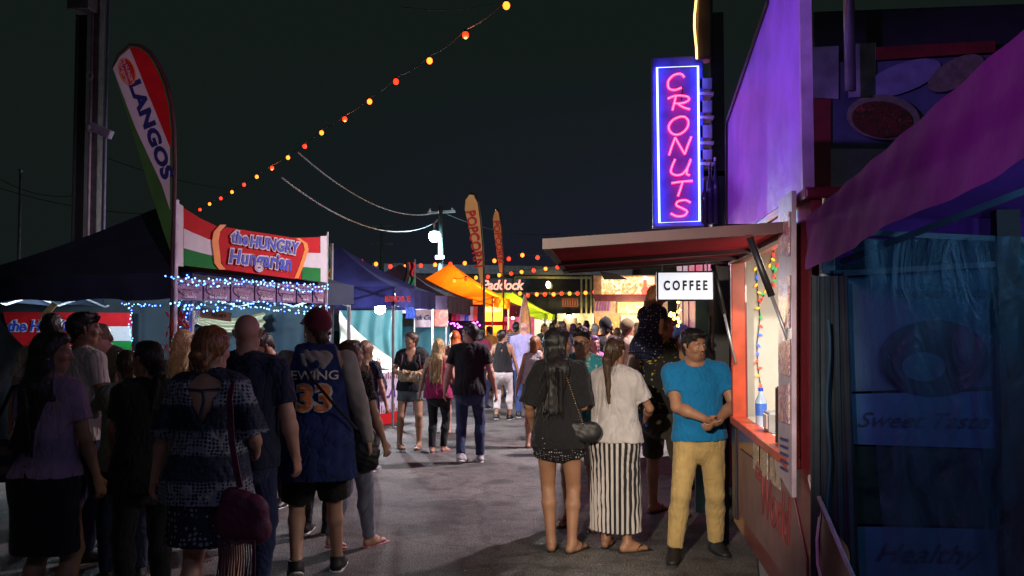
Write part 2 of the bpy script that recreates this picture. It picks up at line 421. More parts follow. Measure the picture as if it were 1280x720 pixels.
    for q in (1, -1):
        B.ell(hp(q * .033, .098, 1.643), V(.016, .013, .0085) * hk, HR, .010, sub=True)
        B.ell(hp(q * .045, .062, 1.615), V(.017, .018, .017) * hk, HR, .025)          # cheek
        B.cap(hp(q * .073, -.002, 1.635), hp(q * .082, -.012, 1.652), .009 * hk, .012 * hk, .006)
        B.cap(hp(q * .073, .0, 1.612), hp(q * .082, -.012, 1.65), .008 * hk, .011 * hk, .006)
    B.cap(hp(0, .086, 1.655), hp(0, .107, 1.614), .008 * hk, .0125 * hk, .012)        # nose
    B.cap(hp(-.011, .096, 1.609), hp(.011, .096, 1.609), .0085 * hk, None, .008)
    B.cap(hp(-.018, .080, 1.584), hp(.018, .080, 1.584), .010 * hk, None, .008)      # lips
    B.cap(hp(-.016, .078, 1.573), hp(.016, .078, 1.573), .0095 * hk, None, .008)
    P, Q = B.mesh()
    sk = skin(g("skin", "fair")); tint = np.ones((len(P), 4), np.float32)
    lc = (P - hp(0, .088, 1.579)) @ HR / hk
    w = np.clip(1.25 - np.sqrt((lc[:, 0] / .023) ** 2 + (lc[:, 2] / .0125) ** 2), 0, .35) / .35 * (lc[:, 1] > -.03)
    tint[:, :3] *= 1 - w[:, None] * np.array([.06, .34, .30])
    w = np.clip(1.2 - np.abs(lc[:, 2]) / .0022, 0, 1) * (np.abs(lc[:, 0]) < .021) * (lc[:, 1] > -.03); tint[:, :3] *= 1 - .3 * w[:, None]
    if g("stubble"):
        w = np.clip((.030 - lc[:, 2] - np.abs(lc[:, 0]) * .0) / .02, 0, 1) * np.clip((lc[:, 2] + .075) / .02, 0, 1) * np.clip((lc[:, 1] + .10) / .03, 0, 1) * (np.abs(lc[:, 0]) < .1)
        tint[:, :3] *= 1 - .17 * w[:, None]
    root = mesh_obj("person", P, Q, [sk]); ca = root.data.attributes.new("complexion", "FLOAT_COLOR", "POINT"); ca.data.foreach_set("color", tint.ravel())
    p0 = spot(px, s); root.location = (p0.x, p0.y, bz); root.rotation_euler = (0, 0, -R(face) + (R(YAW) if g("camrel", True) else 0))
    tag(root, label, g("cat", "person"), group)
    # eyes
    if g("eyes", s > 60):
        for q in (1, -1):
            e = MB(); e.ball(hp(q * .0325, .0795, 1.643), .0118 * hk, 14, (1, .95, .62))
            eo = e.build("eye", mat("eye_white", (.42, .40, .38), .25, var=.02), smooth=True); eo.parent = root
            gz = V(*g("gaze", (0, 1, 0)))
            i = MB(); c = hp(q * .0325, .0795, 1.643) + HR @ (unit(gz) * V(1, 1, .5)) * .0075 * hk; i.ball(c, .0055 * hk, 10, (1, 1, .95))
            io = i.build("iris", mat("iris_dark", (.02, .012, .008), .2), smooth=True); io.parent = eo
        if g("brows", s > 90):
            for q in (1, -1):
                br = MB(); br.tube([hp(q * .014, .0885, 1.662), hp(q * .026, .0885, 1.667), hp(q * .040, .0815, 1.667), hp(q * .051, .069, 1.660)], [.0032 * hk, .0042 * hk, .0036 * hk, .0015 * hk], 6)
                bo = br.build("eyebrow", hairmat("hair_" + g("hcol", "brown"), HAIR[g("hcol", "brown")])); bo.parent = root
    # --- hair
    st = g("hair", "short"); hc = g("hcol", "brown"); hm = hairmat("hair_" + hc, HAIR[hc])
    hl = g("hairline", 0.0)
    def hairclip(y0, z0, y1, z1):
        d = unit(V(0, y1 - y0, z1 - z0)); n = V(0, -d[2], d[1]); 
        if n[2] > 0: n = -n
        return (HR @ n, hp(0, y0, z0))
    if st != "bald":
        Hh = Field(min(vox, .009) if st != "far" else vox); vol = g("vol", .012)
        cl = [hairclip(.092, 1.722 + hl, -.055, 1.575)] if not fem or st in ("pony", "bun", "short") else [hairclip(.082, 1.712 + hl, -.06, 1.55)]
        Hh.ell(hp(0, -.020, 1.664), (V(.073, .098, .089) + V(.45 if not fem else .8, 1, 1) * vol) * hk, HR, .01, clip=cl)
        if g("top_hair", .012): Hh.ell(hp(0, .020, 1.728), (V(.054, .060, .028) + g("top_hair", .012) * .5) * hk, HR, .015)
        Hh.cap(hp(0, -.062, 1.60), hp(0, -.075, 1.57), .052 * hk, .040 * hk, .02, HR @ V(0, 1, 0), 1.2)
        for q in (1, -1):
            if st == "short" and not fem: Hh.cap(hp(q * .072, .012, 1.66), hp(q * .073, .010, 1.625), .010 * hk, .007 * hk, .008)
        ln = g("hlen", 1.30)
        if st == "long":
            a = hp(0, -.055, 1.62); wdh = .082
            b = tp(0, -.125, 1.43); c = tp(g("hsx", 0), -.135, ln)
            Hh.cap(a, b, wdh * hk, (wdh + .012) * hk, .03, Fw, 1.9); Hh.cap(b, c, (wdh + .01) * hk, .05 * hk, .03, Fw, 2.0)
            for q in (1, -1):
                Hh.cap(hp(q * .066, -.005, 1.68), hp(q * .076, -.01, 1.56), .022 * hk, .026 * hk, .02)
                Hh.cap(hp(q * .076, -.01, 1.56), tp(q * .085, -.085, 1.38), .026 * hk, .03 * hk, .02)
                for j in range(4):
                    x0 = q * (.02 + .022 * j); Hh.cap(b + HR @ V(x0, -.03, 0), c + V(x0 * .9, -.015 + .01 * math.sin(j * 2.1), -.04 + .02 * math.cos(j * 3)), .014, .007, .012)
        if st == "short" and not fem and g("top_hair", .012) and s > 60:
            rs = np.random.default_rng(int(px))
            for j in range(26):
                a_ = rs.uniform(-1, 1); b_ = rs.uniform(-.6, 1); p_ = hp(.055 * a_, .012 + .062 * b_, 1.738 - .030 * a_ * a_ - .020 * max(b_, 0) ** 2 + hl)
                Hh.cap(p_, p_ + HR @ unit(V(a_ * .5 + rs.uniform(-.4, .4), .6 + rs.uniform(-.5, .5), .9 * rs.uniform(.2, 1))) * .030 * hk, .012 * hk, .006 * hk, .008)
        if st == "bob":
            for q in (1, -1): Hh.cap(hp(q * .068, .005, 1.69), hp(q * .078, .005, 1.55), .022 * hk, .026 * hk, .02)
            Hh.cap(hp(0, -.05, 1.64), hp(0, -.065, 1.53), .084 * hk, .080 * hk, .03, HR @ V(0, 1, 0), 1.4)
        if st == "pony":
            a = hp(0, -.105, g("pz", 1.66)); Hh.ell(a, V(.028, .026, .03) * hk, k=.02)
            b = a + T @ V(g("psx", 0) * .4, -.05, -.11) * k; c = tp(g("psx", 0), -.135, ln)
            Hh.cap(a, b, .022 * hk, .036 * hk, .02); Hh.cap(b, c, .036 * hk, .016 * hk, .02)
        if st == "bun":
            a = hp(g("bx", 0), -.095, g("pz", 1.60)); Hh.ell(a, V(.062, .045, .048) * hk, HR, .02)
            Hh.cap(a + V(.05, 0, .01) * hk, a + V(.03, -.04, -.03) * hk, .02 * hk, .022 * hk, .01); Hh.cap(a + V(-.05, 0, .01) * hk, a + V(-.01, -.05, .02) * hk, .02 * hk, .022 * hk, .01)
        if st == "curly":
            for j in range(46):
                t = rng.uniform(0, 6.28); zz = rng.uniform(-.11, .10); rr = .094 * math.sqrt(max(.15, 1 - (zz / .13) ** 2))
                if math.sin(t) > .45 and zz < .05: continue
                Hh.ell(hp(rr * math.cos(t), -.02 + rr * math.sin(t) * 1.1, 1.655 + zz), V(1, 1, 1) * rng.uniform(.018, .034) * hk, k=.01)
        if g("beard"):
            Hh.cap(hp(-.04, .045, 1.565), hp(.04, .045, 1.565), .030 * hk, None, .02); Hh.cap(hp(-.02, .066, 1.55), hp(.02, .066, 1.55), .028 * hk, None, .02)
            for q in (1, -1): Hh.cap(hp(q * .058, .02, 1.60), hp(q * .045, .045, 1.565), .017 * hk, .02 * hk, .02)
        P, Q = Hh.mesh(); dz = wob(P, .004 if st != "curly" else .006, 60 if st != "curly" else 90, 3, (1, 1, .18) if st != "curly" else (1, 1, 1))
        ho = mesh_obj("hair", P, Q, [hm], root, dz)
        if s > 80 and st in ("long", "pony", "bun", "bob", "curly", "short"):
            rs = np.random.default_rng(int(px) + 5); sb_ = MB(); nv = np.empty(len(P) * 3, np.float32); ho.data.vertices.foreach_get("normal", nv); nv = nv.reshape(-1, 3)
            for j in range({"short": 60, "bob": 80, "bun": 110, "pony": 90, "long": 150, "curly": 160}[st]):
                i_ = rs.integers(len(P)); p_ = P[i_].copy(); n_ = nv[i_]; d_ = unit(np.array([0, 0, -1.0]) + rs.normal(size=3) * .25 - n_ * (n_ @ np.array([0, 0, -1.0])) * .8) * (1 if st != "short" else .25)
                L_ = rs.uniform(.05, .16) * (1 if st in ("long", "pony") else .5 if st != "short" else .9) / 5; pts = [p_ - n_ * .002]
                lift = rs.uniform(.05, .5) if st != "short" else rs.uniform(.1, .6)
                for q_ in range(5): p_ = p_ + d_ * L_ + n_ * lift * L_ + rs.normal(size=3) * .0018; lift *= .7; pts.append(p_.copy())
                sb_.tube(pts, [.0011] * 5 + [.0004], 3)
            so_ = sb_.build("loose_strands", hm); so_.parent = ho
    # --- clothes
    sd_ = int(px * 7 + s)
    def garment(name, B, m, amp=.006, fr=14, ani=(1, 1, .6), parent=root, extra=None):
        P, Q = B.mesh(); dz = wob(P, amp, fr, sd_, ani); rg = np.abs(wob(P, 1, fr * 1.7, sd_ + 1, (1, 1, .45))); dz = dz * .8 - amp * .9 * np.clip(.35 - rg, 0, .35) / .35
        if extra is not None: dz = dz + extra(P)
        return mesh_obj(name, P, Q, [m], parent, dz)
    tp_ = g("top_kind", "tee"); e = g("loose", .016); hem = g("hem", .86)
    if tp_:
        B = Field(vox); torso(B, e)
        drop = g("drop", .0)
        B.cap(tp(0, -.005, 1.24), tp(0, -.0, hem - .02), (.155 if not fem else .148) * k * wd + e, (.168 if not fem else .176) * k * g("wide", 1) + e + drop + .008, .04, fl, 1.34)
        if hem < .98:
            for q in (1, -1): B.ell(tp(q * .060, -.050, .92), V(.10, .088, .10) * k + e + .010, k=.06)
            B.cap(tp(-.03, .02, .93), tp(.03, .02, .93), .125 * k * g("wide", 1) + e + .01, None, .05, fl, 1.2)
        sl = g("sleeve", .62 if tp_ == "tee" else 2.0 if tp_ == "long" else 0)
        if sl: arms(B, g("sle", .013), 0, sl, grow=g("sgrow", .012) if sl <= 1 else .004)
        elif tp_ == "tank":
            pass
        zc = tp(0, 0, hem); B.cut(T @ V(0, 0, -1), zc)
        nk = tp(0, .0, 1.49)
        if tp_ == "tank":
            for q in (1, -1):
                B.cut(T @ unit(V(q * 1.0, 0, .28)), tp(q * (.150 if not fem else .118), 0, 1.43))
        if g("neckcut"):
            for c_, r_ in g("neckcut"): B.ell(tp(*c_), V(*r_) * k, T, .008, sub=True)
        else: B.ell(tp(0, .02, 1.50), V(.072, .082, .045) * k, T, .008, sub=True)
        gm = garment(g("top_name", {"tee": "shirt", "tank": "tank_top", "long": "shirt"}[tp_]), B, g("top"), g("fold", .007))
        if g("stripes_hook"): g("stripes_hook")(gm)
        o["_shirt"] = gm
    bt = g("bot_kind", "pants")
    if bt:
        B = Field(vox); e2 = g("bloose", .014)
        if bt in ("pants", "shorts"):
            B.cap(tp(0, -.008, .90), tp(0, -.004, 1.0), (.160 if not fem else .175) * k * g("wide", 1) + e2, .145 * k * wd + e2, .05, fl, 1.36)
            for q in (1, -1): B.ell(tp(q * .072, -.065, .90), V(.085, .075, .09) * k + e2, k=.05)
            legs(B, e2, g("blen", 1.97 if bt == "pants" else .8), g("flare", 0))
            B.cut(T @ V(0, 0, 1), tp(0, 0, g("waist", 1.03)))
            ext = None
        else:
            zb = g("shem", .5); rb = g("srad", .24)
            cz = V((ank[1][0] + ank[-1][0]) / 2, (ank[1][1] + ank[-1][1]) / 2, 0)
            bot = V(pel[0] * .5 + cz[0] * .5, pel[1] * .5 + cz[1] * .5, zb * k - .02)
            B.cap(tp(0, -.008, .88), tp(0, -.004, 1.0), .17 * k * g("wide", 1) + e2, .145 * k * wd + e2, .05, fl, 1.36)
            for q in (1, -1): B.ell(tp(q * .072, -.065, .90), V(.085, .075, .09) * k + e2, k=.05)
            B.cap(tp(0, -.008, .90), bot, .172 * k * g("wide", 1) + e2, rb * k, .05, V(0, 1, 0), 1.25)
            B.cut(V(0, 0, -1), V(0, 0, zb * k)); B.cut(T @ V(0, 0, 1), tp(0, 0, 1.03))
            np_ = g("pleats", 0)
            ext = (lambda P: g("pamp", .010) * np.sin(np_ * np.arctan2(P[:, 1] - bot[1], P[:, 0] - bot[0]) + P[:, 2] * 3) * np.clip((.95 * k - P[:, 2]) / .4, 0, 1)) if np_ else None
        garment(g("bot_name", {"pants": "trousers", "shorts": "shorts", "skirt": "skirt"}[bt]), B, g("bot"), g("bfold", .0045), 15, (1, 1, .8), extra=ext)
    shk = g("shoes", "shoe")
    for q in (1, -1):
        if shk == "shoe":
            B = Field(max(.008, vox * .9)); d, side, up, heel, toe = foot(B, q, .010)
            B.cap(ank[q], ank[q] + V(0, 0, .02), .044 * k, .046 * k, .02); B.cut(V(0, 0, 1), ank[q] + V(0, 0, .025 * k))
            P, Q = B.mesh(); so = mesh_obj("shoe", P, Q, [g("shoe_mat") or mat("shoe_black", (.015, .015, .018), .5)], root)
            S_ = Field(max(.008, vox * .9)); S_.cap(heel - up * .034 * k, toe - up * .022 * k, .047 * k, .045 * k, .01, up, 3.2)
            P, Q = S_.mesh(); mesh_obj("sole", P, Q, [g("sole_mat") or mat("sole_white", (.6, .6, .6), .6)], so)
        elif shk == "flip":
            d = foot_dir(q); side = unit(np.cross(d, V(0, 0, 1))); up = np.cross(side, d); heel = ank[q] + V(0, 0, -.040 * k) - d * .035 * k; toe = ank[q] + d * .20 * k + V(0, 0, -.050 * k)
            S_ = Field(.007); S_.cap(heel - up * .036 * k, toe - up * .026 * k, .040 * k, .046 * k, .01, up, 3.6)
            P, Q = S_.mesh(); so = mesh_obj("sandal", P, Q, [g("shoe_mat") or mat("sandal_black", (.02, .018, .018), .6)], root)
            st_ = MB(); kn = toe - d * .04 * k + up * .010 * k
            for q2 in (1, -1): st_.tube([kn, kn - d * .045 * k + side * q2 * .034 * k + up * .022 * k, kn - d * .09 * k + side * q2 * .044 * k - up * .010], .0055, 6)
            x = st_.build("strap", g("shoe_mat") or mat("sandal_black", (.02, .018, .018), .6)); x.parent = so
    if g("capm"):
        B = Field(.008)
        cl = [hairclip(.09, 1.695, -.075, 1.625)]
        B.ell(hp(0, -.012, 1.668), (V(.075, .098, .092) + .017) * hk, HR, .01, clip=cl)
        cdir = g("capdir", 1)
        B.cap(hp(0, .10 * cdir, 1.700), hp(0, .145 * cdir, 1.688), .068 * hk, .055 * hk, .008, HR @ unit(V(0, .22 * cdir, 1)), 9)
        B.ell(hp(0, -.012, 1.782), V(.010, .010, .006) * hk, k=.004)
        P, Q = B.mesh(); mesh_obj("cap", P, Q, [g("capm")], root, wob(P, .0015, 30, 2))
    if g("glasses"):
        G = MB()
        for q in (1, -1):
            pts = [hp(q * .034 + .024 * math.cos(a), .100, 1.642 + .017 * math.sin(a)) for a in [i * math.pi / 7 for i in range(14)]]
            G.tube(pts, .0022, 5, True); G.tube([hp(q * .058, .100, 1.648), hp(q * .074, .06, 1.648), hp(q * .080, -.005, 1.646)], .002, 5)
        G.tube([hp(-.010, .101, 1.644), hp(.010, .101, 1.644)], .0022, 5)
        x = G.build("glasses", mat("black_plastic", (.01, .01, .012), .3)); x.parent = root
    if g("hood"):
        B = Field(vox)
        B.cap(tp(-.08, -.03, 1.47), tp(.08, -.03, 1.47), .045 * k, None, .03); B.ell(tp(0, -.085, 1.42), V(.11, .065, .085) * k, T, .03)
        B.cap(tp(-.07, -.08, 1.44), tp(0, -.12, 1.33), .045 * k, .04 * k, .03); B.cap(tp(.07, -.08, 1.44), tp(0, -.12, 1.33), .045 * k, .04 * k, .03)
        for q in (1, -1): B.cap(tp(q * .08, -.02, 1.48), tp(q * .06, .06, 1.42), .035 * k, .03 * k, .03)
        P, Q = B.mesh(); mesh_obj("hood", P, Q, [g("hood")], root, wob(P, .009, 22, 5))
    root["_"] = 0; del root["_"]
    Wm = Matrix.Translation(root.location) @ Matrix.Rotation(root.rotation_euler.z, 4, "Z")
    return dict(root=root, W=Wm, tp=lambda *a: Wm @ Vector(tp(*a)), hp=lambda *a: Wm @ Vector(hp(*a)), wr={q: Wm @ Vector(wr[q]) for q in wr}, hd={q: Wm.to_3x3() @ Vector(hd[q]) for q in hd}, pn={q: Wm.to_3x3() @ Vector(pn[q]) for q in pn}, sh={q: Wm @ Vector(sh[q]) for q in sh}, elb={q: Wm @ Vector(elb[q]) for q in elb}, k=k, shirt=o.get("_shirt"), Fw=Wm.to_3x3() @ Vector(Fw), hip={q: Wm @ Vector(hip[q]) for q in hip})
# ------------------------------------------------------------------ render, sky
SC.view_settings.view_transform = "Standard"; SC.view_settings.look = "None"; SC.view_settings.exposure = 0; SC.view_settings.gamma = 1
SC.cycles.use_denoising = True; SC.cycles.max_bounces = 6; SC.cycles.sample_clamp_indirect = 4
w = bpy.data.worlds.new("World"); SC.world = w; w.use_nodes = True
wn, wl = w.node_tree.nodes, w.node_tree.links; bg = wn["Background"]
sky = wn.new("ShaderNodeTexSky"); sky.sky_type = "NISHITA"; sky.sun_disc = False; sky.sun_elevation = R(-6); sky.sun_rotation = R(200)
tcw = wn.new("ShaderNodeTexCoord"); sep = wn.new("ShaderNodeSeparateXYZ"); wl.new(tcw.outputs["Generated"], sep.inputs[0])
mr = wn.new("ShaderNodeMapRange"); mr.inputs[1].default_value = 0.0; mr.inputs[2].default_value = .30; wl.new(sep.outputs[2], mr.inputs[0])
mr2 = wn.new("ShaderNodeMapRange"); mr2.inputs[1].default_value = -.45; mr2.inputs[2].default_value = .25; wl.new(sep.outputs[0], mr2.inputs[0])
low = wn.new("ShaderNodeMixRGB"); low.inputs[1].default_value = (.0065, .0098, .0092, 1); low.inputs[2].default_value = (.0135, .0120, .034, 1); wl.new(mr2.outputs[0], low.inputs[0])
hi_ = wn.new("ShaderNodeMixRGB"); hi_.inputs[2].default_value = (.0062, .0102, .0088, 1); wl.new(mr.outputs[0], hi_.inputs[0]); wl.new(low.outputs[0], hi_.inputs[1])
sc_ = wn.new("ShaderNodeMixRGB"); sc_.blend_type = "ADD"; sc_.inputs[0].default_value = .02; wl.new(hi_.outputs[0], sc_.inputs[1]); wl.new(sky.outputs[0], sc_.inputs[2])
wl.new(sc_.outputs[0], bg.inputs[0]); bg.inputs[1].default_value = 1.0
def lamp(kind, name, loc, e, col, size=.1, to=None, ang=60, blend=.5):
    l = bpy.data.lights.new(name, kind); l.energy = e; l.color = col
    if kind == "SPOT": l.spot_size = R(ang); l.spot_blend = blend
    if kind == "AREA": l.size = size
    else: l.shadow_soft_size = size
    o = bpy.data.objects.new(name, l); C.objects.link(o); o.location = loc
    if to is not None: o.rotation_euler = (Vector(to) - Vector(loc)).to_track_quat("-Z", "Y").to_euler()
    return o
def onp(P0, n):
    P0 = Vector(P0); n = Vector(n).normalized(); O = Vector((0, 0, CZ))
    def f(px, py, off=0.0):
        d = ray(px, py); p = O + d * ((P0 - O).dot(n) / d.dot(n)); return p - n * off * (1 if d.dot(n) > 0 else -1)
    return f
def poly(name, f, pix, m, parent, off=0.0, t=.006):
    return MB().slab([f(x, y, off) for x, y in pix], t).build(name, m, parent)
# ------------------------------------------------------------------ ground
m, N, L, b = nodes_of("asphalt"); MATS["asphalt"] = m
tc = N.new("ShaderNodeTexCoord")
n1 = N.new("ShaderNodeTexNoise"); n1.inputs["Scale"].default_value = .55; n1.inputs["Detail"].default_value = 7; n1.inputs["Roughness"].default_value = .62
n2 = N.new("ShaderNodeTexNoise"); n2.inputs["Scale"].default_value = 75; n2.inputs["Detail"].default_value = 4
v1 = N.new("ShaderNodeTexVoronoi"); v1.inputs["Scale"].default_value = 130
n3 = N.new("ShaderNodeTexNoise"); n3.inputs["Scale"].default_value = 6; n3.inputs["Detail"].default_value = 8; n3.inputs["Roughness"].default_value = .7
for q in (n1, n2, v1, n3): L.new(tc.outputs["Object"], q.inputs["Vector"])
cr = N.new("ShaderNodeValToRGB"); cr.color_ramp.elements[0].position = .34; cr.color_ramp.elements[0].color = (.070, .066, .066, 1); cr.color_ramp.elements[1].position = .66; cr.color_ramp.elements[1].color = (.21, .197, .188, 1)
L.new(n1.outputs["Fac"], cr.inputs[0])
cr2 = N.new("ShaderNodeValToRGB"); cr2.color_ramp.elements[0].position = .36; cr2.color_ramp.elements[0].color = (.30, .30, .30, 1); cr2.color_ramp.elements[1].position = .62; cr2.color_ramp.elements[1].color = (1.8, 1.8, 1.8, 1)
L.new(n2.outputs["Fac"], cr2.inputs[0])
cr3 = N.new("ShaderNodeValToRGB"); cr3.color_ramp.elements[0].position = .33; cr3.color_ramp.elements[0].color = (.45, .45, .45, 1); cr3.color_ramp.elements[1].position = .52; cr3.color_ramp.elements[1].color = (1.1, 1.1, 1.1, 1)
L.new(n3.outputs["Fac"], cr3.inputs[0])
a1 = N.new("ShaderNodeMixRGB"); a1.blend_type = "MULTIPLY"; a1.inputs[0].default_value = 1; L.new(cr.outputs[0], a1.inputs[1]); L.new(cr2.outputs[0], a1.inputs[2])
a2 = N.new("ShaderNodeMixRGB"); a2.blend_type = "MULTIPLY"; a2.inputs[0].default_value = 1; L.new(a1.outputs[0], a2.inputs[1]); L.new(cr3.outputs[0], a2.inputs[2]); L.new(a2.outputs[0], b.inputs["Base Color"])
rr = N.new("ShaderNodeMapRange"); rr.inputs[1].default_value = .35; rr.inputs[2].default_value = .65; rr.inputs[3].default_value = .62; rr.inputs[4].default_value = .85; L.new(n3.outputs["Fac"], rr.inputs[0]); L.new(rr.outputs[0], b.inputs["Roughness"])
wv_ = N.new("ShaderNodeTexNoise"); wv_.inputs["Scale"].default_value = 1.6; wv_.inputs["Detail"].default_value = 5; L.new(tc.outputs["Object"], wv_.inputs["Vector"])
vm_ = N.new("ShaderNodeVectorMath"); vm_.operation = "MULTIPLY_ADD"; vm_.inputs[1].default_value = (1.2, 1.2, 0); L.new(wv_.outputs["Color"], vm_.inputs[0]); L.new(tc.outputs["Object"], vm_.inputs[2])
vc = N.new("ShaderNodeTexVoronoi"); vc.feature = "DISTANCE_TO_EDGE"; vc.inputs["Scale"].default_value = .42; L.new(vm_.outputs[0], vc.inputs["Vector"])
ck = N.new("ShaderNodeMapRange"); ck.inputs[1].default_value = 0; ck.inputs[2].default_value = .010; ck.inputs[3].default_value = .62; ck.inputs[4].default_value = 1; L.new(vc.outputs[0], ck.inputs[0])
n4 = N.new("ShaderNodeTexNoise"); n4.inputs["Scale"].default_value = 1.7; n4.inputs["Detail"].default_value = 3; L.new(tc.outputs["Object"], n4.inputs["Vector"])
st = N.new("ShaderNodeMapRange"); st.inputs[1].default_value = .38; st.inputs[2].default_value = .46; st.inputs[3].default_value = .55; st.inputs[4].default_value = 1; L.new(n4.outputs["Fac"], st.inputs[0])
k1 = N.new("ShaderNodeMath"); k1.operation = "MULTIPLY"; L.new(ck.outputs[0], k1.inputs[0]); L.new(st.outputs[0], k1.inputs[1])
a3 = N.new("ShaderNodeVectorMath"); a3.operation = "SCALE"; L.new(a2.outputs[0], a3.inputs[0]); L.new(k1.outputs[0], a3.inputs["Scale"]); L.new(a3.outputs[0], b.inputs["Base Color"])
ad = N.new("ShaderNodeMath"); ad.operation = "ADD"; L.new(n2.outputs["Fac"], ad.inputs[0]); L.new(v1.outputs["Distance"], ad.inputs[1])
bp = N.new("ShaderNodeBump"); bp.inputs["Strength"].default_value = .9; bp.inputs["Distance"].default_value = .012; L.new(ad.outputs[0], bp.inputs["Height"]); L.new(bp.outputs[0], b.inputs["Normal"])
def gz(u, v):
    x = -120 + 240 * u; y = -20 + 260 * v; return (x, y, 0)
tag(MB().grid(gz, 8, 8).build("ground", m), kind="structure")
# ------------------------------------------------------------------ shared materials
white_fab = mat("white_vinyl", (.62, .6, .62), .6, var=.08)
red_fab = mat("red_vinyl", (.52, .010, .016), .75, var=.12, spec=.2); green_fab = mat("green_vinyl", (.01, .20, .035), .75, var=.12, spec=.2)
orange_fab = mat("orange_vinyl", (.85, .25, .01), .5, var=.1); navy_fab = mat("navy_canvas", (.012, .022, .05), .8, var=.3, scale=3, bump=.3, bscale=30)
steel = mat("galvanised_steel", (.35, .36, .38), .45, .7, var=.2); dark_metal = mat("dark_metal", (.02, .02, .022), .5, .3)
blackm = mat("black_paint", (.012, .012, .014), .45)
alu = mat("white_aluminium", (.5, .52, .54), .4, .3)
wire_m = mat("cable_black", (.02, .02, .02), .6)
wood = mat("raw_wood", (.45, .28, .12), .7, var=.3, scale=20)
blue_pr = mat("royal_blue_print", (.015, .05, .55), .5); navy_pr = mat("navy_print", (.02, .025, .16), .5); red_pr = mat("red_print", (.5, .02, .03), .5)
def food(name, cols, scale=9, e=0):
    if name in MATS: return MATS[name]
    m, N, L, b = nodes_of(name); tc = N.new("ShaderNodeTexCoord")
    n = N.new("ShaderNodeTexNoise"); n.inputs["Scale"].default_value = scale; n.inputs["Detail"].default_value = 3; n.inputs["Distortion"].default_value = 1.5
    L.new(tc.outputs["Object"], n.inputs["Vector"]); cr = N.new("ShaderNodeValToRGB"); cr.color_ramp.interpolation = "EASE"
    while len(cr.color_ramp.elements) < len(cols): cr.color_ramp.elements.new(.5)
    for i, c in enumerate(cols): cr.color_ramp.elements[i].position = .32 + .36 * i / (len(cols) - 1); cr.color_ramp.elements[i].color = (*c, 1)
    L.new(n.outputs["Fac"], cr.inputs[0]); L.new(cr.outputs[0], b.inputs["Base Color"]); b.inputs["Roughness"].default_value = .35
    if e: L.new(cr.outputs[0], b.inputs["Emission Color"]); b.inputs["Emission Strength"].default_value = e; m.cycles.emission_sampling = "NONE"
    MATS[name] = m; return m
food_dark = food("menu_photo_print", [(.05, .02, .05), (.35, .2, .25), (.12, .06, .1), (.6, .45, .5)], 22)
def translucent(m, amt):
    N, L = m.node_tree.nodes, m.node_tree.links; b = N["Principled BSDF"]; o = [n for n in N if n.type == "OUTPUT_MATERIAL"][0]
    tl = N.new("ShaderNodeBsdfTranslucent"); mx = N.new("ShaderNodeMixShader"); mx.inputs[0].default_value = amt
    L.new(b.inputs["Base Color"].links[0].from_socket, tl.inputs[0]); L.new(b.outputs[0], mx.inputs[1]); L.new(tl.outputs[0], mx.inputs[2]); L.new(mx.outputs[0], o.inputs[0]); return m
# ------------------------------------------------------------------ tents
def tent(label, c, u, wu, wv, ze, zp, m, val=.24, legs=True, group="peaked market tents in a row", sag=.10, trim=None, vm=None):
    """c: corner nearest the lane and the camera; u: direction along the lane; the tent extends wu along u and wv to the left of it"""
    c = Vector((c[0], c[1], 0)); u = Vector((u[0], u[1], 0)).normalized(); v = Vector((-u.y, u.x, 0))
    t = thing("market_tent", label, "tent", c, group)
    cen = c + u * wu / 2 + v * wv / 2
    def sectors(mb, cs, cen, z_of):
        for i in range(4):
            a_, b_ = cs[i], cs[(i + 1) % 4]
            def f(q, r_, a_=a_, b_=b_, i=i):
                p = cen.lerp(a_.lerp(b_, q), r_)
                return (p.x, p.y, z_of(r_, q, i, p))
            mb.grid(f, 18, 16)
        return mb
    globals()["sectors"] = sectors
    sectors(MB(), [c, c + u * wu, c + u * wu + v * wv, c + v * wv], cen, lambda r_, q, i, p: ze + (zp - ze) * (1 - r_) ** 1.10 - .04 * math.sin(math.pi * r_) - .05 * math.sin(math.pi * q) * math.sin(math.pi * r_) + .006 * math.sin(q * 31 + i) * math.sin(math.pi * r_) * math.sin(math.pi * q)).build("canopy", m, t, smooth=True)
    vb = MB(); cs = [c, c + u * wu, c + u * wu + v * wv, c + v * wv]
    for i in range(4):
        a_, b_ = cs[i], cs[(i + 1) % 4]; out = ((a_ + b_) / 2 - cen).normalized()
        def f(q, h, a_=a_, b_=b_, out=out):
            p = a_.lerp(b_, q) + out * (.012 + .014 * math.sin(q * 38 + i) * h); return (p.x, p.y, ze + .012 - val * h + .012 * math.sin(q * 21) * h)
        vb.grid(f, 40, 4)
    vb.build("valance", vm or m, t, smooth=True)
    if legs:
        for p in cs:
            l = MB(); q = p + (cen - p).normalized() * .05; l.box((q.x, q.y, ze / 2), (.04, .04, ze)); l.box((q.x, q.y, .01), (.12, .12, .02)); l.build("leg", steel, t, bevel=.003)
    tr = MB()
    for i in range(4):
        a_, b_ = cs[i], cs[(i + 1) % 4]; ins = (cen - (a_ + b_) / 2).normalized() * .06
        for s_ in range(4):
            p = a_.lerp(b_, s_ / 4) + ins; q = a_.lerp(b_, (s_ + 1) / 4) + ins
            zt, zb = ze - .03, ze - .26
            tr.bar((p.x, p.y, zt if s_ % 2 else zb), (q.x, q.y, zb if s_ % 2 else zt), .022); tr.bar((p.x, p.y, zb if s_ % 2 else zt), (q.x, q.y, zt if s_ % 2 else zb), .022)
    tr.build("truss", alu, t)
    return t
LU = Vector((.24, .97, 0)).normalized(); LV = Vector((-LU.y, LU.x, 0))
A0 = Vector((-4.0, 8.1, 0))
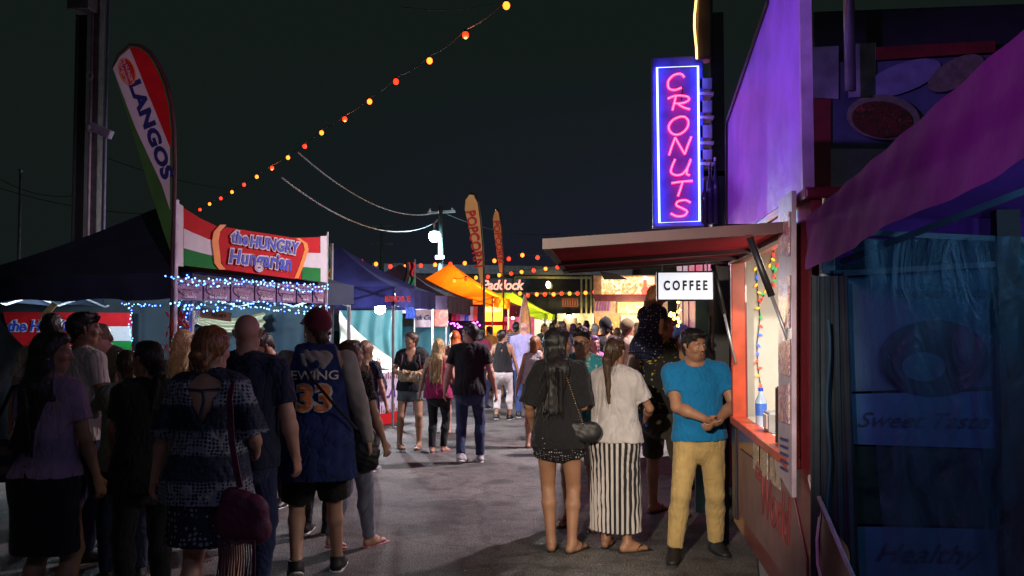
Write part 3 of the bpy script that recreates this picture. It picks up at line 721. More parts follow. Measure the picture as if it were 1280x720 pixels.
hung_tent = tent("dark navy tent over the Hungarian food stall", A0, LU, 3.0, 3.4, 2.24, 3.18, navy_fab, .26)
blue_fab = mat("blue_canvas", (.012, .014, .075), .8, var=.25, scale=3, bump=.3, bscale=30)
purp_fab = mat("plum_canvas", (.04, .022, .05), .8, var=.25, scale=3, bump=.3, bscale=30)
orng_fab = mat("orange_canvas", (.75, .22, .02), .7, var=.15, scale=3, bump=.3, bscale=30)
translucent(orng_fab, .6)
maro_fab = mat("maroon_canvas", (.20, .02, .04), .7, var=.15, scale=3); lime_fab = mat("lime_canvas", (.50, .62, .02), .7, var=.12, scale=3)
U = (0.03, 1, 0)
translucent(lime_fab, .6); translucent(maro_fab, .4); translucent(blue_fab, .15)
t2 = tent("peaked blue tent with red lettering on its valance, white lamp under it", (-3.62, 14.6), U, 3.0, 3.0, 2.38, 3.22, blue_fab, .34)
t3 = tent("dark plum peaked tent between the blue and the orange tent", (-3.6, 19.4), U, 3.0, 3.0, 2.38, 3.22, purp_fab, .4)
t4 = tent("bright orange peaked tent with glowing yellow inside", (-3.1, 23.4), U, 3.1, 3.0, 2.5, 3.52, orng_fab, .3)
t5 = tent("small maroon tent before the lime green tent", (-3.0, 28.2), U, 2.8, 3.0, 2.35, 3.1, maro_fab, .35)
t6 = tent("lime green peaked tent farthest down the row", (-2.3, 31.8), U, 3.6, 3.6, 2.15, 3.25, lime_fab, .22)
x = text_mb("ROTI'S", .13, (-3.62, 14.55, 2.19), (1, 0, 0), (0, 0, 1)); 
f2 = onp((-3.6, 14.54, 0), (0, 1, 0)); p = f2(497, 382)
text_mb("BIRDS E", .13, (p.x, 14.53, 2.17), (1, 0, 0), (0, 0, 1), bold=.004).build("lettering", mat("red_orange_print", (.8, .08, .03), .6), t2)
# ------------------------------------------------------------------ Hungarian stall dressing
HP = onp(A0 + LU * .0 - LV * .10, LV)
def hp_(px, py, off=0): return HP(px, py, off)
ban = thing("stall_banner", "long red banner with the words the HUNGRY Hungarian between flag stripes", "banner", hp_(222, 330))
def topy(x): return np.interp(x, [222, 240, 262, 285, 310, 350, 380, 408], [255, 267, 280, 287, 292, 297, 297, 296])
def boty(x): return np.interp(x, [222, 408], [331, 353])
def strip(x0, x1, a, b_, m, name, off=0, n=8):
    up = [(x0 + (x1 - x0) * i / n, 0) for i in range(n + 1)]
    top_ = [hp_(x, topy(x) + (boty(x) - topy(x)) * a, off) for x, _ in up]; bo = [hp_(x, topy(x) + (boty(x) - topy(x)) * b_, off) for x, _ in up]
    mb = MB()
    for i in range(n): mb.slab([top_[i], top_[i + 1], bo[i + 1], bo[i]], .006)
    return mb.build(name, m, ban)
strip(228, 400, 0, 1, red_fab, "red_panel")
for x0, x1 in ((229, 270), (377, 400)):
    strip(x0, x1, .36, .70, white_fab, "white_stripe", .006, 4); strip(x0, x1, .70, 1.0, green_fab, "green_stripe", .006, 4)
strip(221, 228.5, -.02, 1.02, white_fab, "end_sleeve", .004, 2); strip(400, 408, -.02, 1.0, white_fab, "end_sleeve", .004, 2)
def blob(pts, m, name, off):
    n = len(pts) // 2; mb = MB()
    for i in range(n - 1): mb.slab([hp_(*pts[i], off), hp_(*pts[i + 1], off), hp_(*pts[-2 - i], off), hp_(*pts[-1 - i], off)], .005)
    return mb.build(name, m, ban)
# red centre over the stripes and its orange borders
blob([(281, 284), (272, 292), (269, 304), (272, 320), (280, 337), (376, 350), (381, 338), (387, 322), (387, 306), (382, 297)][:5] + [(368, 349), (374, 338), (378, 322), (379, 308), (376, 299)], red_fab, "red_panel", .012)
def band(pts, w, m, name, off):
    mb = MB(); ps = [hp_(x, y, off) for x, y in pts]; qs = [hp_(x + w, y, off) for x, y in pts]
    for i in range(len(pts) - 1): mb.slab([ps[i], qs[i], qs[i + 1], ps[i + 1]], .005)
    return mb.build(name, m, ban)
band([(273, 281), (265, 290), (263, 302), (265, 318), (266, 329), (272, 337)], 8, orange_fab, "orange_border", .018)
band([(368, 298), (377, 304), (379, 312), (375, 325), (371, 336), (366, 348)], 5, orange_fab, "orange_border", .018)
c1 = hp_(324, 304); c2 = hp_(323, 326); uxh = (hp_(380, 333) - hp_(270, 319)).normalized(); uyh = Vector((0, 0, 1))
def arch(h): return lambda x, y: (x, y * (1 + .1 * math.sin(x * 3)) - h * x * x)
TS = [("the", .165, hp_(296, 298), .0), ("HUNGRY", .175, hp_(340, 306.5), .0), ("Hungarian", .215, hp_(324, 325), .0)]
for body, sz, pos, h in TS:
    text_mb(body, sz, pos - LV * .030, uxh, uyh, .002, bold=.019, shear=.15, stretch=1.15, spacing=1.06, warp=arch(.03)).build("lettering_outline", white_fab, ban)
    text_mb(body, sz, pos - LV * .036, uxh, uyh, .002, bold=.005, shear=.15, stretch=1.15, spacing=1.06, warp=arch(.03)).build("lettering", blue_pr, ban)
mb = MB(); p1 = hp_(221.5, 250); mb.tube([(p1.x, p1.y, 0), p1], .018, 8); mb.build("pole", alu, ban)
mb = MB(); p1 = hp_(409, 290); mb.tube([(p1.x, p1.y, 0), p1], .014, 8); mb.build("pole", alu, ban)
# menu boards with food photos
x0 = 221.0; mw = [36, 34, 30, 27, 25, 20, 17]
menu_words = ["Classic's", "the Lovers of", "Pork it", "Mushroom", "Spinach it", "Veg it", "Sweet"]
for i, ww in enumerate(mw):
    x1 = x0 + ww * .97; yt0, yt1 = np.interp([x0, x1], [221, 408], [347, 357]); yb0, yb1 = np.interp([x0, x1], [221, 408], [375, 379])
    mn = thing("menu_board", f"food photo card captioned {menu_words[i].replace(chr(39), '')} in the row beneath the red banner", "menu board", hp_((x0 + x1) / 2, yb0), "food photo cards under the Hungarian banner")
    cs = [hp_(x0 + .8, yt0, -.03), hp_(x1 - .5, yt1, -.03), hp_(x1 - .5, yb1, -.03), hp_(x0 + .8, yb0, -.03)]
    MB().slab(cs, .012).build("card", mat("menu_card_purple", (.22, .12, .20), .45), mn)
    e = MB(); cc = (cs[0] + cs[1] + cs[2] + cs[3]) / 4; ru = (cs[1] - cs[0]) * .44; rz = (cs[0] - cs[3]).z * .36
    pts = [cc - LV * .012 + ru * math.cos(a) + Vector((0, 0, rz * math.sin(a) + .015)) for a in [k * math.pi / 10 for k in range(20)]]
    e.slab(pts, .006).build("food_photo", food_dark, mn)
    text_mb(menu_words[i], .048, cc - LV * .022 - Vector((0, 0, rz * .9)), uxh, uyh, .001, bold=.001).build("lettering", white_fab, mn)
    x0 += ww
# fairy lights
fairy = emis("fairy_light_blue_white", (.16, .42, 1.0), 6); fairy_b = emis("fairy_light_blue", (.05, .15, 1.0), 10)
def fairylights(label, paths, m, n, jit=.02, r=.0095, cat="fairy lights", group=None):
    t = thing("fairy_lights", label, cat, paths[0][0], group)
    wr_ = MB(); 
    for pts in paths: wr_.tube(pts, .004, 4)
    wr_.build("cable", wire_m, t)
    per = n // len(paths)
    for pts in paths:
        seg = [(Vector(pts[i + 1]) - Vector(pts[i])).length for i in range(len(pts) - 1)]; tot = sum(seg)
        for j in range(per):
            d = tot * (j + .5) / per; i = 0
            while i < len(seg) - 1 and d > seg[i]: d -= seg[i]; i += 1
            p = Vector(pts[i]).lerp(Vector(pts[i + 1]), min(1, d / seg[i])) + Vector((random.uniform(-jit, jit), random.uniform(-jit, jit), random.uniform(-jit, jit)))
            MB().ball(p, r, 6).build("light", m if not isinstance(m, list) else random.choice(m), t)
    return t
def curvep(x0, y0, x1, y1, off, sag, n=12): return [hp_(x0 + (x1 - x0) * i / n, y0 + (y1 - y0) * i / n + sag * math.sin(math.pi * i / n * 3), off) for i in range(n + 1)]
fairylights("blue white fairy lights along the top of the food photo cards", [curvep(200, 346, 406, 357, .05, 1.5), curvep(215, 352, 404, 362, .06, 3)], [fairy, fairy, fairy_b], 96, .018)
fairylights("blue white fairy lights along the bottom of the food photo cards", [curvep(205, 378, 406, 382, .05, 2), curvep(215, 384, 400, 388, .07, 3)], [fairy, fairy, fairy_b], 90, .02)
cp = A0 + LV * .08 - LU * .05
fairylights("blue fairy lights wound round the corner tent post", [[cp + Vector((.04 * math.cos(k), .04 * math.sin(k), 2.25 - k * .03)) for k in range(36)]], [fairy, fairy_b], 44, .02)
bw = onp((0, 11.0, 0), (0, 1, 0))
fairylights("blue white fairy lights hanging beside the flag banner inside the navy tent", [[bw(166, 383, .1), bw(170, 395, .1), bw(168, 410, .1), bw(170, 428, .1)], [bw(158, 380, .1), bw(180, 382, .1), bw(205, 382, .1)]], [fairy, fairy_b], 34, .02)
# inside the navy tent: back banner, drape, walls
bb = thing("inner_banner", "red banner with flag end stripes hung inside the navy tent", "banner", bw(88, 440))
poly("red_panel", bw, [(4, 390), (165, 391), (165, 443), (20, 452)], red_fab, bb)
poly("white_stripe", bw, [(118, 408), (165, 408), (165, 426), (114, 426)], white_fab, bb, .01)
poly("green_stripe", bw, [(114, 426), (165, 426), (165, 443), (106, 444)], green_fab, bb, .01)
mb = MB(); pts = [(106, 391), (114, 402), (118, 412), (113, 425), (106, 444)]
for i in range(4): mb.slab([bw(pts[i][0], pts[i][1], .02), bw(pts[i][0] + 8, pts[i][1], .02), bw(pts[i + 1][0] + 8, pts[i + 1][1], .02), bw(pts[i + 1][0], pts[i + 1][1], .02)], .006)
mb.build("orange_border", orange_fab, bb)
pc = bw(62, 408, .03)
text_mb("the HUNGRY", .20, pc, (1, 0, 0), (0, 0, 1), .002, .016, .15).build("lettering_outline", white_fab, bb); text_mb("the HUNGRY", .20, pc - Vector((0, .01, 0)), (1, 0, 0), (0, 0, 1), .002, .004, .15).build("lettering", blue_pr, bb)
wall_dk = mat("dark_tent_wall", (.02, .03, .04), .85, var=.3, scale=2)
def tentwall(label, f, pix, m, cat="tent wall", waves=14, amp=.03):
    a_, b_, c_, d_ = [f(*q) for q in pix]; n = (b_ - a_).cross(d_ - a_).normalized()
    def g(q, h): return a_.lerp(b_, q).lerp(d_.lerp(c_, q), h) + n * amp * math.sin(q * waves * 2 + 1.5 * math.sin(h * 3)) * (.4 + h)
    o = MB().grid(g, waves * 6, 10).build("tent_wall", m, smooth=True); return tag(o, label, cat)
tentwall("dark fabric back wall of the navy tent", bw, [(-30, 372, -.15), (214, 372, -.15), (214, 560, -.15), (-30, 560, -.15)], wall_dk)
sw_ = onp((-5.4, 0, 0), (1, .08, 0))
drape = mat("cream_drape", (.55, .50, .34), .8, var=.1, bump=.2, bscale=10)
dw = onp((0, 11.3, 0), (0, 1, 0))
def swag(px0, py0, px1, py1, w0, w1, sag, name, label, m, f=dw, cat="drape"):
    def g(q, h):
        x = px0 + (px1 - px0) * q; y = py0 + (py1 - py0) * q + sag * math.sin(math.pi * q) + (w0 + (w1 - w0) * q) * h
        return f(x, y, .05 * math.sin(h * 14 + q * 3))
    return tag(MB().grid(g, 20, 24).build(name, m, smooth=True), label, cat)
swag(238, 386, 330, 390, 14, 22, 10, "drape", "cream cloth swagged behind the Hungarian counter", drape)
tentwall("blue tarpaulin side wall lit behind the cream cloth", dw, [(216, 374, -.2), (412, 374, -.2), (412, 480, -.2), (216, 480, -.2)], mat("blue_tarp", (.02, .05, .08), .6, var=.2, scale=3))
sg = thing("wooden_sign", "small wooden arrow sign hanging under the food photo cards", "sign", HP(315, 398, -.5))
P_ = lambda x, y, o=0: HP(x, y, -.5 + o)
MB().slab([P_(296, 392), (P_(303, 384)), P_(337, 391), P_(336, 402), P_(303, 397)], .02).build("board", wood, sg)
text_mb("PALINKA", .06, P_(320, 394.5, .03), uxh, uyh, .002).build("lettering", mat("brown_ink", (.08, .03, .01), .7), sg)
cpz = P_(322, 383); MB().tube([(cpz.x, cpz.y, 2.2), P_(322, 390)], .004, 4).build("cord", wire_m, sg)
ch = thing("chili_garland", "bunch of dark red dried chillies hanging on the tent post", "garland", HP(230, 440, -.1))
for j in range(70):
    px_, py_ = 230 + random.uniform(-9, 9), 388 + j * .85; p = HP(px_, py_, random.uniform(-.15, .02)); d = Vector((random.uniform(-.03, .03), random.uniform(-.02, .02), -.06))
    MB().tube([p, p + d * .5 + Vector((.006, 0, 0)), p + d], [.011, .010, .003], 6).build("chilli", mat("chilli_red", (.32, .012, .015), .3, var=.4, scale=40), ch)
cb = thing("cable_coil", "white cable coiled and hung beneath the food photo cards", "cable", HP(268, 395, -.3))
mb = MB(); c0 = HP(268, 391, -.3)
for j in range(3): mb.tube([c0 + LU * (.10 + .012 * j) * math.cos(a) + Vector((0, 0, (.09 + .02 * j) * math.sin(a))) - LV * .008 * j for a in [k * math.pi / 10 for k in range(20)]], .006, 5, True)
mb.build("coil", white_fab, cb)
cnt = thing("stall_counter", "long low serving counter of the Hungarian stall behind the crowd", "counter", A0 + LU * 1.5)
mb = MB()
for d_, ln_ in ((LU, 2.8),):
    c_ = A0 + LU * 1.5 + LV * .45; ang = math.atan2(LU.y, LU.x); mb.box((c_.x, c_.y, .88), (2.8, .7, .05), ang)
mb.build("top", white_fab, cnt, bevel=.004)
c_ = A0 + LU * 1.5 + LV * .12; MB().box((c_.x, c_.y, .43), (2.75, .03, .84), math.atan2(LU.y, LU.x)).build("front_panel", red_fab, cnt)
# poles with rope straps in the tent
for px_, lb in ((188, "white tent pole standing inside the navy tent"),):
    p = dw(px_, 400); tag(MB().tube([(p.x, p.y, 0), (p.x, p.y, 2.2)], .03, 10).build("tent_pole", alu, smooth=True), lb, "pole")
mb = MB(); mb.tube([dw(191, 383, .1), dw(192, 430, .1)], .012, 5); mb.tube([dw(197, 383, .1), dw(208, 402, .1)], .012, 5); tag(mb.build("strap", mat("yellow_strap", (.6, .5, .08), .7)), "yellow straps hanging from the tent truss", "strap")
wp = onp((0, 8.7, 0), (0, 1, 0))
pg = thing("price_paddle", "cream wooden price paddle raised above the dark haired man", "sign", wp(60, 395)); MB().slab([wp(50, 394), wp(66, 377), wp(72, 381), wp(57, 398)], .015).build("board", mat("cream_card", (.55, .45, .2), .7), pg); MB().tube([wp(52, 397), wp(44, 408)], .008, 5).build("handle", wood, pg)
tp2 = onp((0, 8.9, 0), (0, 1, 0))
def gg(q, h): return tp2(-8 + 50 * q, 386 + 62 * q + (8 + 110 * (1 - q)) * h * (1 - .3 * q), .04 * math.sin(h * 9 + q * 4))
tag(MB().grid(gg, 14, 10).build("tarpaulin", mat("grey_tarp", (.10, .13, .14), .6, var=.3), smooth=True), "grey tarpaulin sloping down in front of the inner banner", "tarpaulin")
# ------------------------------------------------------------------ feather flags
def feather(label, f, outline, m, pole_px, pole_r=.016, border=None, group=None):
    t = thing("feather_flag", label, "flag", (f(*pole_px[-1]).x, f(*pole_px[-1]).y, 0), group)
    poly("flag_cloth", f, outline, m, t, 0, .008)
    mb = MB(); pts = [f(*q, -.01) for q in pole_px]; pts.append(Vector((pts[-1].x, pts[-1].y, 0))); mb.tube(pts, pole_r, 6); mb.build("pole", border or blackm, t, smooth=True)
    return t
lf = onp((0, 7.95, 0), (0, 1, 0))
lang = feather("tall feather flag lettered LANGOS in red, white and green", lf, [(141, 86), (148, 70), (162, 57), (175, 59), (186, 67), (196, 82), (206, 105), (212, 130), (215, 160), (216, 210), (215, 260), (213, 314), (204, 288), (187, 236), (170, 180), (155, 130)], mat("green_flag", (.045, .16, .03), .6, var=.3, scale=3),
    [(141, 86), (148, 69), (162, 56), (175, 57), (187, 65), (198, 81), (208, 104), (214, 130), (217, 160), (218, 210), (217, 260), (215, 318)], .02, mat("maroon_sleeve", (.07, .015, .03), .6))
poly("white_stripe", lf, [(142, 86), (151, 71), (163, 61), (190, 127), (213, 184), (213, 262), (203, 231), (170, 160)], white_fab, lang, .010)
poly("red_panel", lf, [(163, 60), (175, 61), (185, 68), (195, 84), (205, 107), (211, 133), (214, 162), (214, 186), (190, 128)], red_fab, lang, .010)
lx = (lf(206, 214) - lf(168, 108)).normalized(); ly = Vector((-lx.z, 0, lx.x))
text_mb("LANGOS", .165, (lf(189.5, 162, .02)), lx, ly, .003, .008, spacing=1.04, stretch=1.52).build("lettering", navy_pr, lang)
e = MB(); cc = lf(160.5, 90, .02); r1, r2 = .075, .135
e.slab([cc + lx * r2 * math.cos(a) + ly * r1 * math.sin(a) for a in [k * math.pi / 12 for k in range(24)]], .004).build("emblem", red_pr, lang)
MB().tube([cc + lx * r2 * math.cos(a) + ly * r1 * math.sin(a) for a in [k * math.pi / 12 for k in range(24)]], .008, 5, True).build("emblem_rim", orange_fab, lang)
text_mb("the HUNGRY", .048, cc + Vector((0, -.01, 0)) + ly * .012, lx, ly, .002).build("emblem_lettering", white_fab, lang); text_mb("Hungarian", .056, cc + Vector((0, -.01, 0)) - ly * .03, lx, ly, .002).build("emblem_lettering", white_fab, lang)
tan_fab = mat("tan_flag_cloth", (.62, .36, .14), .6, var=.1, scale=3)
for yy, outl, pole, tx, sz, lb in ((21, [(581, 262), (582, 250), (587, 243), (592, 244), (597, 254), (600, 275), (603, 310), (604, 352), (602, 365), (596, 325), (588, 292)], [(587, 242), (593, 243), (598, 253), (601, 275), (604, 310), (605, 352), (605, 380)], ((587.5, 262), (599, 336)), .34, "larger tan feather flag lettered POPCORN"),
        (25, [(616, 275), (618, 265), (621, 262), (624, 268), (627, 290), (628, 320), (628, 345), (625, 345), (621, 315), (618, 295)], [(620, 261), (624, 265), (627, 285), (629, 320), (629, 345), (629, 380)], ((620, 275), (626, 330)), .24, "smaller tan feather flag lettered POPCORN")):
    f = onp((0, yy, 0), (0, 1, 0)); t = feather(lb, f, outl, tan_fab, pole, .03, group="tan popcorn feather flags")
    a_, b_ = f(*tx[0]), f(*tx[1]); d_ = (b_ - a_).normalized(); text_mb("POPCORN", sz, (a_ + b_) / 2 - Vector((0, .03, 0)), d_, Vector((-d_.z, 0, d_.x)), .003, .008, stretch=(b_ - a_).length / (sz * 4.9)).build("lettering", red_pr, t)
# hanging flags on poles
def hangflag(label, Y, px0, px1, pyt, pyb, polex, cols, shape="v"):
    f = onp((0, Y, 0), (0, 1, 0)); t = thing("hanging_flag", label, "flag", (f(polex, pyb).x, Y, 0))
    k = 0
    for (a_, b_, c_, d_, mm) in cols:
        def g(q, h, a_=a_, b_=b_, c_=c_, d_=d_): return f(px0 + (px1 - px0) * (a_ + (b_ - a_) * q) + 1.5 * math.sin(h * 6 + c_ * 5), pyt + (pyb - pyt) * (c_ + (d_ - c_) * h), .03 * math.sin((a_ + (b_ - a_) * q) * 9))
        MB().grid(g, 6, 8).build("cloth", mm, t, smooth=True)
    p = f(polex, pyt - 4, -.04); MB().tube([(p.x, p.y, 0), p], .022, 8).build("pole", steel, t, smooth=True)
yel = mat("yellow_cloth", (.7, .5, .05), .7); blu = mat("blue_cloth", (.03, .07, .4), .7); grn = mat("green_cloth", (.02, .2, .08), .7); redc = mat("red_cloth", (.5, .02, .03), .7); whc = mat("white_cloth", (.6, .6, .6), .7); blkc = mat("black_cloth", (.01, .01, .012), .8)
hangflag("limp flag of red, yellow and blue on a pole by the Hungarian banner", 10.9, 405, 412, 308, 402, 413.5, [(0, 1, 0, .3, grn), (0, 1, .3, .45, yel), (0, 1, .45, .75, blu), (0, 1, .75, 1, redc)])
hangflag("limp flag of blue, green and red before the plum tent", 17.5, 506, 518, 328, 398, 518, [(0, .35, 0, .5, blkc), (.35, 1, 0, .25, redc), (.35, 1, .25, .55, grn), (0, 1, .55, .66, yel), (0, 1, .66, 1, blu)])
# ------------------------------------------------------------------ stalls down the left row
teal_tarp = mat("teal_tarp", (.05, .18, .20), .6, var=.12, scale=3)
bg2 = onp((0, 17.2, 0), (0, 1, 0))
tentwall("teal tarpaulin wall hung in the blue tent", bg2, [(424, 388), (503, 388), (503, 450), (424, 440)], teal_tarp)
s2 = onp((0, 16.2, 0), (0, 1, 0))
def sheet(q, h): return s2(425 + 85 * q, 388 + 75 * q ** .8 + (52 - 35 * q) * h, .06 * math.sin(h * 8 + q * 5))
tag(MB().grid(sheet, 20, 12).build("plastic_sheet", mat("cream_sheet", (.5, .48, .42), .5), smooth=True), "cream plastic sheet sloping across the blue tent", "sheet")
s3 = onp((0, 14.3, 0), (0, 1, 0))
tb = thing("food_table", "stall table with a white lettered cloth over a red skirt", "table", (s3(481, 520).x, 14.3, 0))
TA = Vector((-4.25, 13.6, 0)); TBp = Vector((-3.75, 15.4, 0)); td = (TBp - TA).normalized(); tn = Vector((-td.y, td.x, 0))
TP = onp(TA, tn)
MB().slab([TA + Vector((0, 0, .9)), TBp + Vector((0, 0, .9)), TBp + tn * .8 + Vector((0, 0, .9)), TA + tn * .8 + Vector((0, 0, .9))], .04).build("top", white_fab, tb)
MB().slab([TA + Vector((0, 0, .02)), TBp + Vector((0, 0, .02)), TBp + Vector((0, 0, .9)), TA + Vector((0, 0, .9))], .02).build("skirt", red_fab, tb)
MB().slab([TA - tn * .02 + Vector((0, 0, .22)), TBp - tn * .02 + Vector((0, 0, .22)), TBp - tn * .02 + Vector((0, 0, .92)), TA - tn * .02 + Vector((0, 0, .92))], .008).build("cloth", mat("lilac_white_cloth", (.55, .48, .62), .7), tb)
mid = (TA + TBp) / 2 - tn * .032
text_mb("SHAKALA", .30, mid + Vector((0, 0, .57)), td, (0, 0, 1), .003, .006, .3, stretch=1.2).build("lettering", mat("purple_ink", (.10, .02, .22), .6), tb)
for zz in (.85, .28):
    mb = MB()
    for j in range(26): p = TA.lerp(TBp, (j + .5) / 26) - tn * .03 + Vector((0, 0, zz)); mb.bar(p - Vector((0, 0, .05)), p + Vector((0, 0, .04 * (j % 3))), .028, .004, up=tn)
    mb.build("border_pattern", mat("dark_red_ink", (.18, .02, .04), .6), tb)
def jar(loc, h, r, m, lab, lm=None, name="jar", cat="jar", group=None):
    t = thing(name, lab, cat, loc, group); MB().lathe(loc, [(r * .9, 0), (r, h * .08), (r, h * .75), (r * .7, h * .9)], 12).build("glass", m, t, smooth=True)
    MB().lathe((loc[0], loc[1], loc[2] + h * .9), [(r * .72, 0), (r * .72, h * .12)], 12).build("lid", lm or steel, t)
for j in range(9):
    p = TA.lerp(TBp, .1 + .1 * j) + tn * random.uniform(.12, .5)
    jar((p.x, p.y, .92), random.uniform(.14, .30), random.uniform(.04, .06), mat(f"jar_{j%4}", [(.5, .1, .05), (.6, .5, .4), (.1, .3, .1), (.55, .3, .05)][j % 4], .2), "small jar of sauce among others on the lettered stall table", group="sauce jars on the stall table")
p = s3(507, 463); tub = thing("red_tub", "red plastic tub at the far end of the stall table", "tub", (p.x, p.y + .3, .92)); MB().lathe((p.x, p.y + .3, .92), [(.13, 0), (.16, .16), (.17, .18)], 16).build("bowl", red_fab, tub, smooth=True); MB().tube([(p.x + .17 * math.cos(a), p.y + .3 + .17 * math.sin(a), 1.1) for a in [k * math.pi / 8 for k in range(16)]], .012, 6, True).build("rim", red_pr, tub)
# white lamp under the blue tent
def bulb_lamp(name, label, p, e, col, r=.05, cord=2.4, strength=60):
    t = thing(name, label, "lamp", p); MB().ball(p, r, 12).build("bulb", emis(name + "_glow_%.2f" % col[2], col, strength), t, smooth=True)
    MB().lathe((p.x, p.y, p.z + r * .8), [(r * .5, 0), (r * .5, .05)], 8).build("socket", blackm, t); MB().tube([(p.x, p.y, p.z + r), (p.x, p.y, cord)], .006, 4).build("cord", wire_m, t)
    lamp("POINT", "lamp_light", (p.x, p.y - .0, p.z - r * 1.3 - .02), e, col, .05)
bulb_lamp("white_lamp", "bare white lamp glaring under the blue tent", Vector(onp((0,15.3,0),(0,1,0))(475, 386)), 330, (.92, .96, 1.0), .10, 2.5, 90)
# plum tent stall
s4 = onp((0, 19.0, 0), (0, 1, 0)); s4b = onp((0, 20.6, 0), (0, 1, 0))
tag(poly("hanging_sign", s4, [(519, 387), (540, 387), (540, 409), (519, 409)], mat("pale_pink_card", (.6, .5, .58), .7), None), "white handwritten sign under the plum tent", "sign")
text_mb("Pick Cup", .15, s4(529, 397, .02), (1, 0, 0), (0, 0, 1), .002, .002, .3, stretch=.9).build("lettering", navy_pr, bpy.data.objects["hanging_sign"])
tag(poly("picture_board", s4, [(542, 387), (560, 387), (560, 408), (542, 408)], food("red_food_print", [(.4, .02, .02), (.6, .1, .05), (.7, .4, .3)], 4), None), "red food picture beside the handwritten sign", "picture board")
tentwall("bright teal wall across the plum tent stall", s4b, [(498, 408), (562, 408), (562, 470), (498, 470)], mat("teal_wall", (.04, .19, .22), .6, var=.1), amp=.015)
# purple lit dark stall and orange tent stall
s5 = onp((0, 22.0, 0), (0, 1, 0))
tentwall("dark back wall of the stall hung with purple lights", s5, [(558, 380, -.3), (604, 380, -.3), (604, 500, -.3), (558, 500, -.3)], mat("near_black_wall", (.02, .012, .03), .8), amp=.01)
pb = thing("picture_board", "picture board with coloured arcs under the orange tent", "picture board", s5(582, 402))
for j, cc_ in enumerate([(.6, .05, .04), (.7, .25, .2), (.65, .6, .6), (.05, .2, .5), (.6, .5, .5), (.7, .08, .05)]): poly("colour_band", s5, [(566 + 5.2 * j, 383), (571.2 + 5.2 * j, 383), (569.5 + 5.4 * j, 401), (564.2 + 5.4 * j, 401)], mat(f"band_{j}", cc_, .4), pb)
pur = emis("fairy_light_magenta", (.9, .15, .9), 6)
fairylights("magenta fairy lights framing the dark stall", [[s5(560, 402, .2), s5(575, 408, .2), s5(600, 404, .2)], [s5(562, 404, .2), s5(561, 440, .2), s5(563, 490, .2)], [s5(600, 405, .2), s5(601, 440, .2), s5(598, 500, .2)], [s5(582, 408, .2), s5(586, 412, .2), s5(592, 405, .2)]], pur, 84, .04, .024)
s6 = onp((0, 26.2, 0), (0, 1, 0))
yb_ = thing("yellow_backdrop", "glowing yellow backdrop of the popcorn stall", "backdrop", s6(612, 440))
poly("backdrop_sheet", s6, [(602, 372), (628, 372), (628, 470), (602, 470)], mat("yellow_sheet", (.8, .45, .04), .6, var=.1), yb_)
poly("picture_print", s6, [(603, 374), (627, 374), (627, 390), (603, 390)], food("peach_print", [(.6, .2, .1), (.75, .5, .35), (.7, .3, .2)], 4), yb_, .02)
lamp("POINT", "stall_light", s6(610, 392, 1.2), 420, (1.0, .62, .15), .15); bulb = MB().ball(s6(610, 392, 1.2) + Vector((0, 0, .12)), .05, 8).build("popcorn_lamp", emis("amber_glow", (1, .6, .15), 40)); tag(bulb, "amber lamp inside the orange tent", "lamp")
pk = thing("popcorn_machine", "glass popcorn machine glowing orange under the orange tent", "popcorn machine", (s6(616, 450, 1.0).x, 25.2, 0))
cx_ = s6(616, 450, 1.0).x; MB().box((cx_, 25.2, .45), (1.5, .7, .9)).build("counter", mat("yellow_counter", (.6, .4, .05), .5), pk, bevel=.01)
MB().box((cx_, 25.2, 1.12), (.9, .5, .38)).build("popcorn", food("popcorn_heap", [(.7, .25, .02), (.9, .55, .12), (.95, .75, .35)], 16), pk, bevel=.04)
mb = MB()
for sx in (-1, 1):
    for sy in (-1, 1): mb.bar((cx_ + sx * .48, 25.2 + sy * .28, .9), (cx_ + sx * .48, 25.2 + sy * .28, 1.75), .03)
mb.box((cx_, 25.2, 1.78), (1.04, .64, .12)); mb.build("frame", red_fab, pk)
s7 = onp((0, 30.9, 0), (0, 1, 0))
tentwall("pink lit wall of the maroon tent stall", s7, [(626, 396), (668, 396), (668, 450), (626, 450)], mat("pink_wall", (.75, .22, .35), .6), amp=.02)
lamp("POINT", "stall_light", s7(646, 402, 1.3), 70, (1, .45, .55), .15); tag(MB().ball(s7(646, 398, 1.3), .05, 8).build("pink_lamp", emis("pink_glow", (1, .5, .6), 30)), "pink lamp in the maroon tent", "lamp")
s8 = onp((0, 35.0, 0), (0, 1, 0)); tentwall("white lit wall inside the lime tent", s8, [(655, 395), (690, 395), (690, 450), (655, 450)], white_fab, amp=.02)
lamp("POINT", "stall_light", s8(668, 396, 1.6), 190, (1, .95, .7), .15); tag(MB().ball(s8(668, 392, 1.6), .06, 8).build("white_lamp", emis("ivory_glow", (1, .95, .7), 30)), "ivory lamp under the lime tent", "lamp")
f9 = onp((0, 27.5, 0), (0, 1, 0)); tag(MB().lathe(f9(656, 418), [(.02, 0), (.22, .02), (.18, .5), (.10, .95), (.03, 1.25)], 10).build("folded_parasol", mat("pale_pink_cloth", (.6, .4, .42), .8)), "folded pale parasol beside the maroon tent", "parasol")
lamp("POINT", "stall_light", (-4.4, 19.3, 2.1), 160, (.7, .75, 1.0), .1); tag(MB().ball((-4.4, 19.3, 2.22), .04, 8).build("white_lamp", emis("cool_glow", (.8, .85, 1), 40)), "small cool lamp under the plum tent", "lamp")
